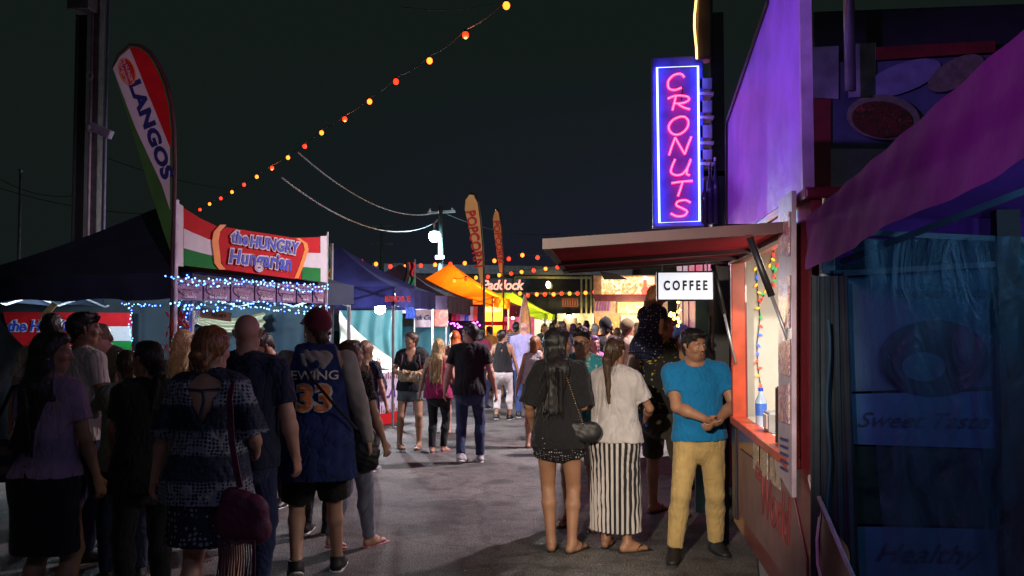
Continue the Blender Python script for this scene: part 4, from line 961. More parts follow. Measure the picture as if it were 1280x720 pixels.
# Hungarian stall lights
lamp("POINT", "stall_light", (-5.0, 10.1, 2.0), 75, (.6, .85, 1.0), .1); tag(MB().ball((-5.0, 10.1, 2.12), .04, 10).build("white_lamp", emis("icy_glow", (.7, .9, 1), 40)), "cool lamp under the truss of the navy tent", "lamp")
lamp("POINT", "stall_light", (-6.4, 9.9, 2.0), 45, (.75, .9, 1.0), .1); tag(MB().ball((-6.4, 9.9, 2.12), .04, 10).build("white_lamp", emis("icy_glow", (.7, .9, 1), 40)), "cool lamp in front of the inner flag banner", "lamp")
# ------------------------------------------------------------------ festoon strings
rb = emis("red_bulb_glow", (1, .022, .004), 4.5); ob_ = emis("amber_bulb_glow", (1, .17, .012), 5)
def festoon(label, pts, r, first, group=None, glow=True, sample=False):
    t = thing("festoon_lights", label, "string lights", pts[0], group)
    cab = []
    for i in range(len(pts) - 1):
        for q in range(6): u = q / 6; p = pts[i].lerp(pts[i + 1], u); cab.append(p + Vector((0, 0, r * 1.7 + (-.0 + .03 * abs(math.sin(math.pi * u)) * -1) * (r / .03))))
    cab.append(pts[-1] + Vector((0, 0, r * 1.7))); MB().tube(cab, r * .16, 5).build("cable", wire_m, t)
    for i, p in enumerate(pts):
        bu = MB().ball(p, r, 12, (1, 1, 1.12)).build("bulb", rb if (i + first) % 2 else ob_, t, smooth=True)
        sk = MB().lathe((p.x, p.y, p.z + r * .85), [(r * .45, 0), (r * .5, r * .9)], 8).build("socket", wire_m, bu); sk.location = (0, 0, 0)
    return t
main = [(633, 7), (582, 44), (537, 76), (495, 102), (462, 127), (431, 149), (402, 166), (381, 183), (360, 197), (340, 210), (321, 221), (305, 231), (290, 240), (276, 248), (262, 255), (250, 262)]
festoon("long string of red and amber bulbs crossing the sky over the lane", [depth(x, y, 6 + i * 10 / 15) for i, (x, y) in enumerate(main)], .025, 0)
for i in (1, 5, 9): 
    x, y = main[i]; lamp("POINT", "festoon_light", depth(x, y, 6 + i * 10 / 15) - Vector((0, 0, .06)), 6, (1, .25, .05), .04)
rowA = [(452, 327), (470, 330), (488, 333), (507, 333), (526, 332), (544, 331), (563, 330), (581, 329), (600, 328), (618, 326), (636, 323.6), (653, 319), (672, 322), (690, 320.5), (708, 319)]
rowB = [(568, 351), (582, 349), (595, 347), (610, 346), (624, 344), (639, 342), (652, 340), (667, 338), (682, 336), (697, 334), (713, 331)]
rowC = [(650, 367), (660, 369), (671, 368), (681, 368), (692, 368), (702, 367), (712, 367), (722, 367), (732, 366), (743, 365)]
festoon("distant string of bulbs strung from the street lamp over the tents", [depth(x, y, 22) for x, y in rowA], .048, 1)
festoon("lower distant string of bulbs above the neon script sign", [depth(x, y, 24) for x, y in rowB], .048, 0)
festoon("string of bulbs hung low before the dark window of the hall", [depth(x, y, 30) for x, y in rowC], .062, 0)
# ------------------------------------------------------------------ masts, poles, wires
ms = thing("utility_mast", "tall steel mast with pipes and a clamped lamp behind the navy tent", "mast", (depth(112, 200, 14).x, depth(112, 200, 14).y, 0))
def vpole(px, D, w, name, m, parent, ztop=9, z0=0, box=False):
    p = depth(px, 200, D)
    mb = MB()
    if box: mb.box((p.x, p.y, (ztop + z0) / 2), (w, w, ztop - z0))
    else: mb.tube([(p.x, p.y, z0), (p.x, p.y, ztop)], w / 2, 10)
    return mb.build(name, m, parent, smooth=not box)
gm_ = mat("mast_grey", (.16, .17, .17), .6, .3, var=.3)
vpole(93, 14.2, .05, "pipe", mat("mast_dark", (.06, .07, .08), .6), ms); vpole(103, 14.4, .19, "column", mat("mast_black", (.02, .024, .024), .8), ms, box=True); vpole(112, 14, .045, "pipe", mat("mast_pipe_pale", (.3, .25, .33), .5), ms); vpole(119, 14.1, .15, "column", gm_, ms, box=True); vpole(131.5, 14, .04, "pipe", mat("mast_pipe_blue", (.2, .2, .38), .5), ms)
mf = onp((0, depth(112, 200, 13.9).y, 0), (0, 1, 0)); lc = mf(124, 163)
MB().bar(mf(114, 158), mf(139, 169), .12, .14).build("floodlight", mat("lamp_housing_lilac", (.35, .33, .5), .5), ms, bevel=.015); MB().ball(mf(113, 160), .08, 10).build("clamp", alu, ms, smooth=True)
MB().tube([mf(112 + 4 * math.cos(a), 95 + 5 * math.sin(a)) for a in [k * math.pi / 6 for k in range(12)]], .012, 5, True).build("ring", alu, ms)
MB().box(mf(104, 2), (.36, .3, .32)).build("junction_box", gm_, ms, bevel=.01)
def street(px, D, ztop, name, label, r=.08, m=None):
    p = depth(px, 300, D); t = thing(name, label, "pole", (p.x, p.y, 0)); MB().tube([(p.x, p.y, 0), (p.x, p.y, ztop)], [r * 1.2, r * .8], 10).build("post", m or gm_, t, smooth=True); return t, p
t, p = street(24, 26, CZ + (406 - 215) * 26 / F, "light_pole", "thin grey pole standing far behind the navy tent", .05)
MB().ball((p.x, p.y, CZ + (406 - 213) * 26 / F), .07, 8).build("cap", gm_, t)
D = 30; t, p = street(551, D, CZ + (406 - 258) * D / F, "power_pole", "wooden power pole carrying the bluish street lamp and wires", .10, mat("pole_wood", (.05, .07, .065), .7))
def zz(py, D=30): return CZ + (406 - py) * D / F
MB().bar((p.x - .45, p.y, zz(266)), (p.x + .5, p.y, zz(264)), .09).build("crossarm", gm_, t)
for dx in (-.38, .4): MB().lathe((p.x + dx, p.y, zz(265)), [(.04, 0), (.05, .06), (.03, .14)], 8).build("insulator", alu, t)
MB().bar((p.x - .15, p.y - .12, zz(322)), (p.x + .15, p.y - .12, zz(322)), .16, .12).build("transformer_box", alu, t)
MB().tube([(p.x - .1, p.y - .1, zz(275)), (p.x - .14, p.y - .4, zz(280)), (p.x - .14, p.y - .5, zz(292))], .03, 6).build("bracket", alu, t)
lp = Vector((depth(546.5, 297, D).x, p.y - .5, zz(297)))
hd_ = MB().lathe((lp.x, lp.y, lp.z + .07), [(.17, 0), (.10, .13), (.03, .16)], 14).build("lamp_head", alu, t, smooth=True); MB().ball(lp, .20, 14).build("bulb", emis("street_lamp_glow", (.45, .85, 1.0), 60), hd_, smooth=True)
lamp("POINT", "street_lamp_light", lp - Vector((0, 0, .25)), 900, (.6, .85, 1.0), .15)
t, p = street(478, 40, CZ + (406 - 280) * 40 / F, "power_pole", "dim distant power pole with two crossarms behind the blue tent", .10, mat("far_pole", (.05, .07, .065), .8))
for yy in (283, 305): MB().bar((p.x - .5, p.y, zz(yy, 40)), (p.x + .5, p.y, zz(yy, 40)), .08).build("crossarm", mat("far_pole", (.05, .07, .065), .8), t)
def wirec(a, b, sag, r, label, m=None, n=24):
    pts = [a.lerp(b, i / n) - Vector((0, 0, sag * 4 * (i / n) * (1 - i / n))) for i in range(n + 1)]
    tag(MB().tube(pts, r, 5).build("overhead_wire", m or alu), label, "wire", "overhead wires")
wirec(depth(372, 190, 19), depth(548, 265, 30), .55, .017, "upper sagging wire running to the street lamp pole")
wirec(depth(352, 222, 17), depth(546, 277, 30), .65, .017, "lower sagging wire running to the street lamp pole")
dkw = mat("wire_dark", (.05, .06, .06), .6)
wirec(depth(555, 266, 30), depth(700, 292, 34), .3, .012, "dark wire leaving the street lamp pole over the popcorn flags", dkw)
for k, (a_, b_, l_) in enumerate((((-10, 218), (90, 245), "highest faint wire passing the thin grey pole"), ((-10, 232), (210, 268), "middle faint wire behind the utility mast"), ((128, 195), (330, 240), "faint wire between the mast and the bulb string"), ((500, 8), (640, -2), "faint wire crossing the top of the sky"))): wirec(depth(*a_, 24), depth(*b_, 24), .2, .010, l_, dkw)
# ------------------------------------------------------------------ far hall, burger stall, script sign
hf = onp((0, 40, 0), (0, 1, 0))
hall = thing("market_hall", "dark clad two storey market hall closing the lane", "building", (hf(660, 405).x, 40, 0))
clad = mat("dark_cladding", (.07, .065, .06), .6, .2, var=.2)
mb = MB(); 
for j in range(60):
    xx = hf(470, 400).x + j * .27; mb.box((xx, 40.1 + .04 * (j % 2), 2.2), (.27, .3, 4.4))
mb.build("wall", clad, hall)
poly("fascia", hf, [(470, 330), (790, 336), (790, 345), (470, 342)], mat("fascia_grey", (.30, .33, .42), .6), hall, .5, .3)
wn_ = poly("window", hf, [(646, 348), (738, 349), (738, 366), (646, 366)], mat("dark_window", (.015, .02, .03), .12), hall, .30, .05)
mb = MB()
for a_, b_ in (((645, 347), (739, 348)), ((645, 367), (739, 367)), ((645, 347), (645, 367)), ((739, 347), (739, 367)), ((651, 347), (651, 367))): mb.bar(hf(*a_, .36), hf(*b_, .36), .10)
mb.build("frame", mat("frame_yellowish", (.45, .40, .22), .5), wn_)
for j, xx in enumerate((726, 732, 738, 744, 750)): poly("cladding_strip", hf, [(xx, 346), (xx + 2.2, 346), (xx + 2.2, 392), (xx, 392)], mat("pale_strip", (.5, .42, .2), .5), hall, .4, .05)
mb = MB()
for j in range(7): mb.bar(hf(704 + 3 * j, 375 + (j % 2) * .5, .34), hf(704 + 3 * j + .3, 382, .34), .06)
mb.bar(hf(703, 374, .34), hf(723, 374, .34), .03); mb.bar(hf(703, 383, .34), hf(723, 383, .34), .03)
mb.build("orange_sign", emis("orange_sign_glow", (.8, .15, .03), .45), hall)
poly("pink_facade", hf, [(697, 392), (772, 392), (772, 440), (697, 440)], mat("cream_wall", (.6, .5, .35), .7), hall, .35, .05)
for k, xx in enumerate((712, 750)):
    q = hf(xx, 394, .7); wl_ = thing("wall_lamp", ("left hand" if k == 0 else "right hand") + " wall lamp washing the hall front with light", "wall lamp", q, "wall lamps on the hall"); MB().lathe(q, [(.16, 0), (.10, .12), (.03, .14)], 10).build("shade", blackm, wl_); MB().ball(q - Vector((0, 0, .05)), .09, 8).build("bulb", emis("warm_wall_glow", (1, .85, .5), 25), wl_); lamp("POINT", "wall_light", q - Vector((0, 0, .2)), 45, (1, .8, .45), .08)
poly("doorway", hf, [(706, 398), (720, 398), (720, 440), (706, 440)], mat("dark_door", (.10, .06, .05), .6), hall, .42, .05)
p = hf(687, 357, .9); pl = thing("post_lamp", "small yellow lamp before the dark hall window", "lamp", p); MB().ball(p, .10, 8, (1, 1, 1.6)).build("bulb", emis("yellow_glow", (1, .75, .25), 20), pl); MB().tube([p - Vector((0, 0, .15)), p - Vector((0, 0, .8))], .03, 6).build("stem", blackm, pl)
# neon script
ns = onp((0, 33, 0), (0, 1, 0)); nb = thing("script_sign", "glowing pinkish white script sign reading The Paddock", "neon sign", ns(613, 362))
poly("backboard", ns, [(586, 348), (640, 348), (640, 366), (586, 366)], mat("sign_black", (.012, .008, .012), .5), nb, -.05, .05)
text_mb("The Paddock", .52, ns(613.5, 357, .06), (1, 0, 0), (0, 0, 1), .02, .012, .25, stretch=.92, spacing=.95).build("lettering", emis("script_glow", (1, .36, .26), 1.7, True), nb)
# burger stall
bf = onp((0, 26, 0), (0, 1, 0)); bs = thing("burger_stall", "brightly lit food stall with burger pictures at the lane end", "food stall", (bf(780, 405).x, 26, 0))
bx0, bx1 = bf(742, 400).x, bf(835, 400).x
MB().box(((bx0 + bx1) / 2, 26.9, 1.6), (bx1 - bx0, 1.6, 3.2)).build("body", mat("stall_cream", (.6, .5, .38), .6), bs)
s_ = poly("sign_board", bf, [(752, 346), (818, 346), (818, 370), (752, 370)], food("burger_print", [(.9, .75, .45), (1, .85, .55), (.85, .3, .05), (1, .8, .4), (.6, .1, .03)], 3.2, 1.3), bs, .02, .08)
poly("trim_band", bf, [(752, 352), (815, 352), (815, 354), (752, 354)], emis("cream_trim", (1, .8, .55), 1.2), bs, .10, .04)
poly("awning", bf, [(741, 369), (815, 369), (812, 377), (744, 377)], mat("dark_maroon", (.10, .02, .03), .5), bs, .5, .5)
poly("menu_panel", bf, [(772, 378), (812, 378), (812, 391), (772, 391)], food("menu_glow_print", [(1, .75, .4), (.9, .45, .1), (1, .85, .6)], 5, 1.1), bs, .06, .05)
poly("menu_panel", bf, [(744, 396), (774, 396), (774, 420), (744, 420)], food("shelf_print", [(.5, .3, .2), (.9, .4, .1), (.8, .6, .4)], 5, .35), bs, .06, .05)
poly("window_glow", bf, [(776, 394), (812, 394), (812, 425), (776, 425)], emis("stall_window_glow", (1, .72, .42), 1.3), bs, .05, .04)
for j in range(7): poly("striped_panel", bf, [(746 + 3.6 * j, 377), (748 + 3.6 * j, 377), (746.5 + 3.6 * j, 389), (744.5 + 3.6 * j, 389)], mat("violet_stripe", (.28, .08, .5), .6) if j < 5 else mat("cream_stripe", (.6, .5, .4), .6), bs, .12, .02)
q = bf(806, 361, .2); rbm = emis("neon_bottle_red", (1, .05, .03), 6)
nbt = thing("neon_bottle", "red neon sauce bottle on the burger stall sign", "neon sign", q); MB().lathe(q - Vector((0, 0, .3)), [(.10, 0), (.11, .25), (.05, .38), (.05, .55)], 10).build("bottle", rbm, nbt, smooth=True); MB().lathe(q + Vector((0, 0, .27)), [(.06, 0), (.05, .08)], 8).build("cap", emis("neon_cap", (1, .6, .5), 5), nbt)
lamp("POINT", "stall_light", bf(790, 392, 1.4), 120, (1, .72, .42), .15)
lf2 = poly("roof_sign", bf, [(750, 340), (770, 343), (785, 350), (755, 350)], blackm, bs, .3, .05)
# thin antenna-like far tents to the right of the lime tent
# ------------------------------------------------------------------ coffee trailer
WX = .87
XP = onp((WX, 0, 0), (1, 0, 0))
tr = thing("coffee_trailer", "maroon coffee trailer with a lit serving hatch and raised roof flap", "food trailer", (1.7, 5.2, 0))
maroon = mat("trailer_maroon", (.16, .018, .03), .32, var=.15, coat=.4); redfr = mat("hatch_red", (.42, .05, .015), .4)
Y0, Y1, ZS, ZT, ZR = 3.92, 6.45, 1.10, 2.17, 2.29; HY0, HY1 = 4.25, 6.08
wallm = mat("inner_white", (.62, .60, .54), .5, var=.05)
mb = MB(); th = .05
mb.box((WX + th / 2, (Y0 + Y1) / 2, (ZS + .35) / 2), (th, Y1 - Y0, ZS - .35)); mb.box((WX + th / 2, (Y0 + Y1) / 2, (ZT + ZR) / 2), (th, Y1 - Y0, ZR - ZT))
mb.box((WX + th / 2, (Y0 + HY0) / 2, (ZS + ZT) / 2), (th, HY0 - Y0, ZT - ZS)); mb.box((WX + th / 2, (HY1 + Y1) / 2, (ZS + ZT) / 2), (th, Y1 - HY1, ZT - ZS))
mb.build("side_wall", maroon, tr)
mb = MB(); mb.box((WX + 1.0, Y0 + .02, 1.32), (1.88, .04, 1.93)); mb.box((WX + 1.95, (Y0 + Y1) / 2, 1.32), (.04, Y1 - Y0, 1.93)); mb.build("rear_wall", maroon, tr)
MB().box((WX + 1.0, Y1 - .03, 1.32), (1.86, .05, 1.93)).build("end_wall", wallm, tr)
MB().box((WX + 1.0, (Y0 + Y1) / 2, ZR + .02), (2.06, Y1 - Y0 + .06, .05)).build("roof", maroon, tr, bevel=.01)
MB().box((WX + 1.0, (Y0 + Y1) / 2, .38), (1.86, Y1 - Y0 - .1, .06)).build("floor", dark_metal, tr)
mb = MB()
for yy in (4.7, 5.5):
    for xx in (WX + .12, WX + 1.85): pass
for yy in (4.75, 5.55):
    t_ = MB().tube([(WX + .06, yy, .30), (WX + .26, yy, .30)], .30, 24).build("wheel", mat("tyre_rubber", (.015, .015, .016), .8), tr); MB().tube([(WX + .05, yy, .30), (WX + .07, yy, .30)], .17, 16).build("rim", steel, t_)
fr = MB(); d_ = .07
fr.box((WX - .012, (HY0 + HY1) / 2, ZS + .0), (.10, HY1 - HY0 + .1, .05)); fr.box((WX - .006, HY1 + .02, (ZS + ZT) / 2 + .01), (.09, .06, ZT - ZS + .05)); fr.box((WX - .006, HY0 - .02, (ZS + ZT) / 2 + .01), (.09, .05, ZT - ZS + .05)); fr.box((WX - .006, (HY0 + HY1) / 2, ZT + .01), (.09, HY1 - HY0, .04))
fr.build("hatch_frame", redfr, tr, bevel=.006)
MB().box((WX + .24, (HY0 + HY1) / 2, ZS + .002), (.40, HY1 - HY0 + .1, .035)).build("counter", mat("steel_counter", (.6, .58, .55), .3, .3), tr, bevel=.004)
MB().box((WX - .008, Y1 - .12, .95), (.012, .16, 1.1)).build("corner_strip", mat("dark_trim", (.02, .02, .03), .4), tr)
# lower side wall lettering
poly("lettering_panel", XP, [(925, 560), (992, 612), (1010, 700), (1010, 760), (925, 640)], mat("panel_mauve", (.16, .08, .09), .4, var=.3), tr, .006)
text_mb("the", .15, XP(950, 590, .012), (0, -1, 0), (0, 0, 1), .002, .003, .3).build("lettering", mat("faded_red_print", (.22, .03, .03), .6), tr)
text_mb("World", .34, XP(969, 634, .012), (0, -1, 0), (0, 0, 1), .002, .006, .3, stretch=.9).build("lettering", mat("faded_red_print", (.22, .03, .03), .6), tr)
for j, (xa, xb) in enumerate(((944, 950), (953, 962), (965, 978))): poly("picture_card", XP, [(xa, 540 + (xa - 940) * .75), (xb, 540 + (xb - 940) * .75), (xb, 582 + (xb - 940) * .8), (xa, 582 + (xa - 940) * .8)], food("card_photo", [(.25, .18, .12), (.5, .4, .3), (.1, .08, .1)], 14), tr, .010)
# menu panel between hatch and tent
mp = thing("price_board", "narrow pale price board with food pictures beside the serving hatch", "menu panel", XP(998, 600, .01))
poly("panel", XP, [(989, 250), (1007, 238), (1007, 622), (989, 592)], mat("pale_panel", (.34, .28, .34), .35), mp, .05, .02)
for j, (ya, yb) in enumerate(((270, 320), (350, 410), (430, 470), (485, 530))): poly("food_photo", XP, [(991, ya), (1005, ya - 6), (1005, yb), (991, yb - 4)], food("sticker_print", [(.5, .1, .05), (.6, .5, .45), (.25, .05, .2), (.6, .3, .1)], 18), mp, .065, .006)
mb = MB()
for j in range(5): mb.bar(XP(993, 548 + 9 * j, .066), XP(1003, 551 + 9.5 * j, .066), .012, .004, up=(1, 0, 0))
mb.build("lettering_lines", navy_pr, mp)
# awning
aw = thing("awning", "maroon hinged awning propped open over the coffee hatch", "awning", (.3, 5.2, 2.2))
ax0, ax1, ay0, ay1 = -.30, .86, 4.2, 6.2; az0, az1 = 2.115, 2.185
def awp(a, b_, dz=0): return Vector((ax0 + (ax1 - ax0) * a, ay0 + (ay1 - ay0) * b_, az0 + (az1 - az0) * a + dz))
mb = MB(); mb.grid(lambda a, b_: awp(a, b_, 0), 6, 6); mb.grid(lambda a, b_: awp(a, b_, .035), 6, 6)
mb.build("panel", mat("awning_maroon", (.26, .012, .022), .8, .0, spec=.04, var=.25, scale=4, bump=.2, bscale=5), aw)
mb = MB()
for b_ in (0, 1): mb.bar(awp(-.01, b_, .012), awp(1, b_, .012), .035, .05)
mb.bar(awp(0, -.01, .012), awp(0, 1.01, .012), .035, .05); mb.bar(awp(.98, 0), awp(.98, 1), .04, .06); mb.build("frame", mat("awning_frame", (.05, .012, .014), .5, .0), aw)
mb = MB(); mb.bar(awp(0, .5, -.01), awp(1, .5, -.01), .035, .03); mb.bar(awp(.0, .78, -.01), awp(1, .78, -.01), .03, .03); mb.build("crossbar", mat("awning_dark", (.04, .01, .015), .5), aw)
for a_, b_ in ((Vector((.66, 4.24, 2.15)), XP(1001, 445, .03)), (Vector((.70, 6.1, 2.15)), Vector((.84, 6.05, 1.48)))):
    s_ = MB().tube([a_, a_.lerp(b_, .5)], .017, 8).build("strut", blackm, aw, smooth=True); MB().tube([a_.lerp(b_, .5), b_], .009, 8).build("rod", steel, s_, smooth=True)
# coffee lightbox
cs_ = onp((0, 6.0, 0), (0, 1, 0)); cb_ = thing("coffee_sign", "white lightbox sign reading COFFEE hung under the awning", "sign", cs_(857, 376))
a_, b_ = cs_(821, 339), cs_(893, 376); cc = (a_ + b_) / 2; W_, H_ = b_.x - a_.x, a_.z - b_.z
MB().box((cc.x, 6.06, cc.z), (W_, .10, H_)).build("box", blackm, cb_, bevel=.006)
MB().box((cc.x, 6.004, cc.z), (W_ - .022, .006, H_ - .022)).build("face", emis("lightbox_glow", (.80, .86, 1.0), .78, True, (.8, .8, .8)), cb_)
text_mb("COFFEE", .088, (cc.x, 5.997, cc.z), (1, 0, 0), (0, 0, 1), .002, .0035, spacing=1.5, stretch=.70).build("lettering", blackm, cb_)
for dx in (-.15, .15): MB().tube([(cc.x + dx, 6.06, cc.z + H_ / 2), (cc.x + dx, 6.06, 2.22)], .006, 5).build("hanger", steel, cb_)
# inside: lights, counter goods
lamp("AREA", "hatch_light", (1.35, 5.1, 2.20), 34, (1, .92, .76), .7, to=(1.2, 5.1, 0))
MB().box((1.35, 5.1, 2.245), (.16, 1.1, .03)).build("ceiling_lamp", emis("hatch_lamp_glow", (1, .88, .65), 5), tr)
lamp("POINT", "hatch_light", (1.15, 4.75, 2.0), 12, (1, .92, .76), .08)
ew = onp((0, Y1 - .07, 0), (0, 1, 0)); xm = thing("coloured_string_lights", "strings of coloured cone bulbs hung on the white trailer wall", "string lights", ew(960, 340))
cols = [emis("xmas_red", (1, .05, .02), 2), emis("xmas_green", (.03, .5, .12), 1.5), emis("xmas_blue", (.03, .15, .9), 1.8), emis("xmas_amber", (1, .45, .04), 2)]
st_ = [[(945, 335), (947, 365), (950, 395), (946, 430), (947, 460)], [(968, 310), (962, 330), (970, 350), (958, 362), (951, 378)], [(975, 300), (977, 325), (966, 340)], [(947, 460), (952, 490)], [(984, 330), (981, 350)]]
mb = MB(); pts_all = []
for s__ in st_: mb.tube([ew(x, y) for x, y in s__], .0035, 5)
mb.build("cable", mat("green_wire", (.02, .08, .03), .6), xm)
for s__ in st_:
    for i in range(len(s__) - 1):
        for u_ in (0, .33, .66):
            x = s__[i][0] * (1 - u_) + s__[i + 1][0] * u_; y = s__[i][1] * (1 - u_) + s__[i + 1][1] * u_; p = ew(x, y, .01); d_ = Vector((random.uniform(-1, 1), -.2, random.uniform(-1, .3))).normalized() * .030
            MB().tube([p, p + d_ * .5, p + d_], [.006, .0095, .003], 7).build("bulb", random.choice(cols), xm, smooth=True)
cpn = onp((0, 5.6, 0), (0, 1, 0))
q = Vector((.93, 5.62, ZS + .02)); bo = thing("water_bottle", "blue labelled water bottle on the hatch counter", "bottle", q); MB().lathe(q, [(.032, 0), (.034, .01), (.034, .15), (.014, .195), (.013, .21)], 16).build("bottle", mat("clear_plastic", (.35, .45, .6), .15), bo, smooth=True); MB().lathe(q + Vector((0, 0, .21)), [(.015, 0), (.015, .02)], 12).build("cap", blue_pr, bo); MB().lathe(q + Vector((0, 0, .06)), [(.0355, 0), (.0355, .075)], 16).build("label", mat("blue_label", (.05, .15, .6), .4), bo)
q = Vector((.95, 5.25, ZS + .02)); nd = thing("napkin_dispenser", "silver napkin dispenser beside the water bottle", "dispenser", q); MB().box(q + Vector((0, 0, .06)), (.11, .16, .12)).build("case", steel, nd, bevel=.012); MB().box(q + Vector((-.057, 0, .065)), (.01, .12, .08)).build("napkins", white_fab, nd, bevel=.002)
q = Vector((.96, 4.72, ZS + .02)); mn_ = thing("menu_stand", "black framed menu stand with a blue and yellow card on the counter", "menu stand", q)
mb = MB(); MR = Matrix.Rotation(R(-8), 3, "Z") @ Matrix.Rotation(R(16), 3, "X")
def ms_(x, z, y=0): return q + MR @ Vector((x, y, z))
for a_, b_ in (((-.10, .01), (.10, .01)), ((-.10, .01), (-.10, .31)), ((.10, .01), (.10, .31)), ((-.10, .31), (.10, .31))): mb.bar(ms_(*a_), ms_(*b_), .014)
mb.build("frame", blackm, mn_); MB().slab([ms_(-.095, .015), ms_(.095, .015), ms_(.095, .305), ms_(-.095, .305)], .004).build("card", food("candy_card", [(.05, .3, .5), (.1, .5, .6), (.9, .6, .05), (.7, .1, .05)], 11), mn_)
for j, (yy, mm) in enumerate(((5.85, steel), (5.4, mat("cup_white", (.7, .7, .68), .5)))):
    q = Vector((1.12, yy, ZS + .02)); cu_ = thing("cup_stack", ["steel jug at the back of the hatch counter", "white paper cup stack at the back of the counter"][j], "cups", q); MB().lathe(q, [(.035, 0), (.045, .17), (.048, .175)], 14).build("cups", mm, cu_, smooth=True); MB().lathe(q + Vector((0, 0, .175)), [(.046, 0), (.03, .02)], 14).build("lid", blackm, cu_)
# raised roof flap
fl_ = thing("roof_flap", "large glossy purple panel standing on the trailer roof", "panel", (WX, 5.2, 2.45))
fm = mat("purple_panel", (.42, .22, .72), .40, .1, var=.3, scale=2.5, bump=.8, bscale=7, coat=.0)
poly("sheet", XP, [(912, 280), (912, 152), (930, 104), (965, 0), (1003, -120), (1011, 238), (976, 279)], fm, fl_, 0, .03)
mb = MB(); mb.bar(XP(1010, 238, .0), XP(1004, -120, .0), .03, .05); mb.build("edge_trim", mat("edge_pale", (.55, .5, .65), .35, .4), fl_)
mb = MB(); mb.bar(XP(912, 152, .01), XP(965, 0, .01), .03, .04); mb.bar(XP(912, 280, .01), XP(912, 152, .01), .03, .04); mb.build("frame", dark_metal, fl_)
# neon sign
NY = 6.75; nf = onp((0, NY, 0), (0, 1, 0))
cr_ = thing("neon_sign", "tall neon sign spelling CRONUTS in pink inside a blue white border", "neon sign", nf(848, 283))
a_, b_ = nf(815, 71), nf(881, 283)
MB().box(((a_.x + b_.x) / 2, NY + .07, (a_.z + b_.z) / 2), (b_.x - a_.x, .12, a_.z - b_.z)).build("case", mat("sign_case_lilac", (.12, .12, .50), .45), cr_, bevel=.008)
mb = MB(); mb.tube([nf(x, y, .03) for x, y in ((821, 86), (872, 84), (874, 277), (824, 279))], .0075, 8, True); 
border_m = emis("neon_border", (.10, .14, 1.0), 17, True)
mb.build("border_tube", border_m, cr_, smooth=True)
mb = MB(); mb.tube([nf(x, y, .036) for x, y in ((821, 86), (872, 84), (874, 277), (824, 279))], .0035, 8, True); mb.build("border_core", emis("neon_core", (.6, .75, 1.0), 2.2), cr_)
GL = {"C": [[(.95, .80), (.75, 1.0), (.35, .92), (.05, .55), (.08, .12), (.40, .0), (.80, .15)]],
      "R": [[(.22, .0), (.30, .5), (.38, 1.0)], [(.02, .80), (.38, 1.0), (.85, .95), (.95, .72), (.70, .50), (.30, .46)], [(.45, .46), (.70, .2), (1.0, .05)]],
      "O": [[(.60, 1.0), (.22, .80), (.02, .40), (.20, .04), (.55, .0), (.90, .30), (1.0, .70), (.85, .96), (.60, 1.0)]],
      "N": [[(.0, .0), (.12, .45), (.28, .95)], [(.28, .95), (.50, .5), (.72, .05)], [(.72, .05), (.85, .5), (1.02, 1.0)]],
      "U": [[(.25, 1.0), (.10, .55), (.06, .18), (.30, .0), (.62, .10), (.85, .5), (1.0, 1.0)], [(.85, .5), (.80, .1), (.95, .0)]],
      "T": [[(.0, .85), (.5, .95), (1.05, 1.0)], [(.55, .95), (.45, .5), (.32, .0)]],
      "S": [[(.95, .85), (.70, 1.0), (.35, .92), (.28, .68), (.55, .50), (.78, .30), (.65, .05), (.30, .0), (.0, .18)]]}
def spl(pts, n=6):
    out = []
    P_ = [pts[0]] + list(pts) + [pts[-1]]
    for i in range(1, len(P_) - 2):
        for k in range(n):
            t = k / n; out.append(tuple(.5 * (2 * P_[i][c] + (P_[i + 1][c] - P_[i - 1][c]) * t + (2 * P_[i - 1][c] - 5 * P_[i][c] + 4 * P_[i + 1][c] - P_[i + 2][c]) * t * t + (3 * P_[i][c] - P_[i - 1][c] - 3 * P_[i + 1][c] + P_[i + 2][c]) * t ** 3) for c in (0, 1)))
    return out + [pts[-1]]
neon_p = emis("neon_pink", (1.0, .012, .075), 7, True); neon_c = emis("neon_pink_core", (1, .22, .34), 2.2)
lay = [("C", 834, 856, 94, 114), ("R", 834, 862, 121, 139), ("O", 835, 860, 147, 169), ("N", 836, 863, 172, 195), ("U", 837, 863, 200, 220), ("T", 839, 864, 227, 246), ("S", 838, 864, 251, 271)]
for ch_, xa, xb, ya, yb in lay:
    lt = MB(); co = MB()
    for s__ in GL[ch_]:
        pp = spl(s__) if ch_ not in "N" else s__; pts = [nf(xa + (xb - xa) * x, yb - (yb - ya) * y, .03) for x, y in pp]; lt.tube(pts, .0085, 7); co.tube([p - Vector((0, .007, 0)) for p in pts], .0042, 6)
    o_ = lt.build("neon_letter", neon_p, cr_, smooth=True); co.build("tube_core", neon_c, o_)
MB().tube([nf(853, 108, .0), nf(852, 125, .0)], .006, 5).build("wiring", blackm, cr_)
mb = MB(); mb.bar((b_.x, NY + .1, 2.9), (b_.x + .35, NY + .1, 2.9), .04); mb.bar((b_.x + .02, NY + .1, 2.3), (b_.x + .02, NY + .1, 2.92), .04); mb.build("bracket", steel, cr_)
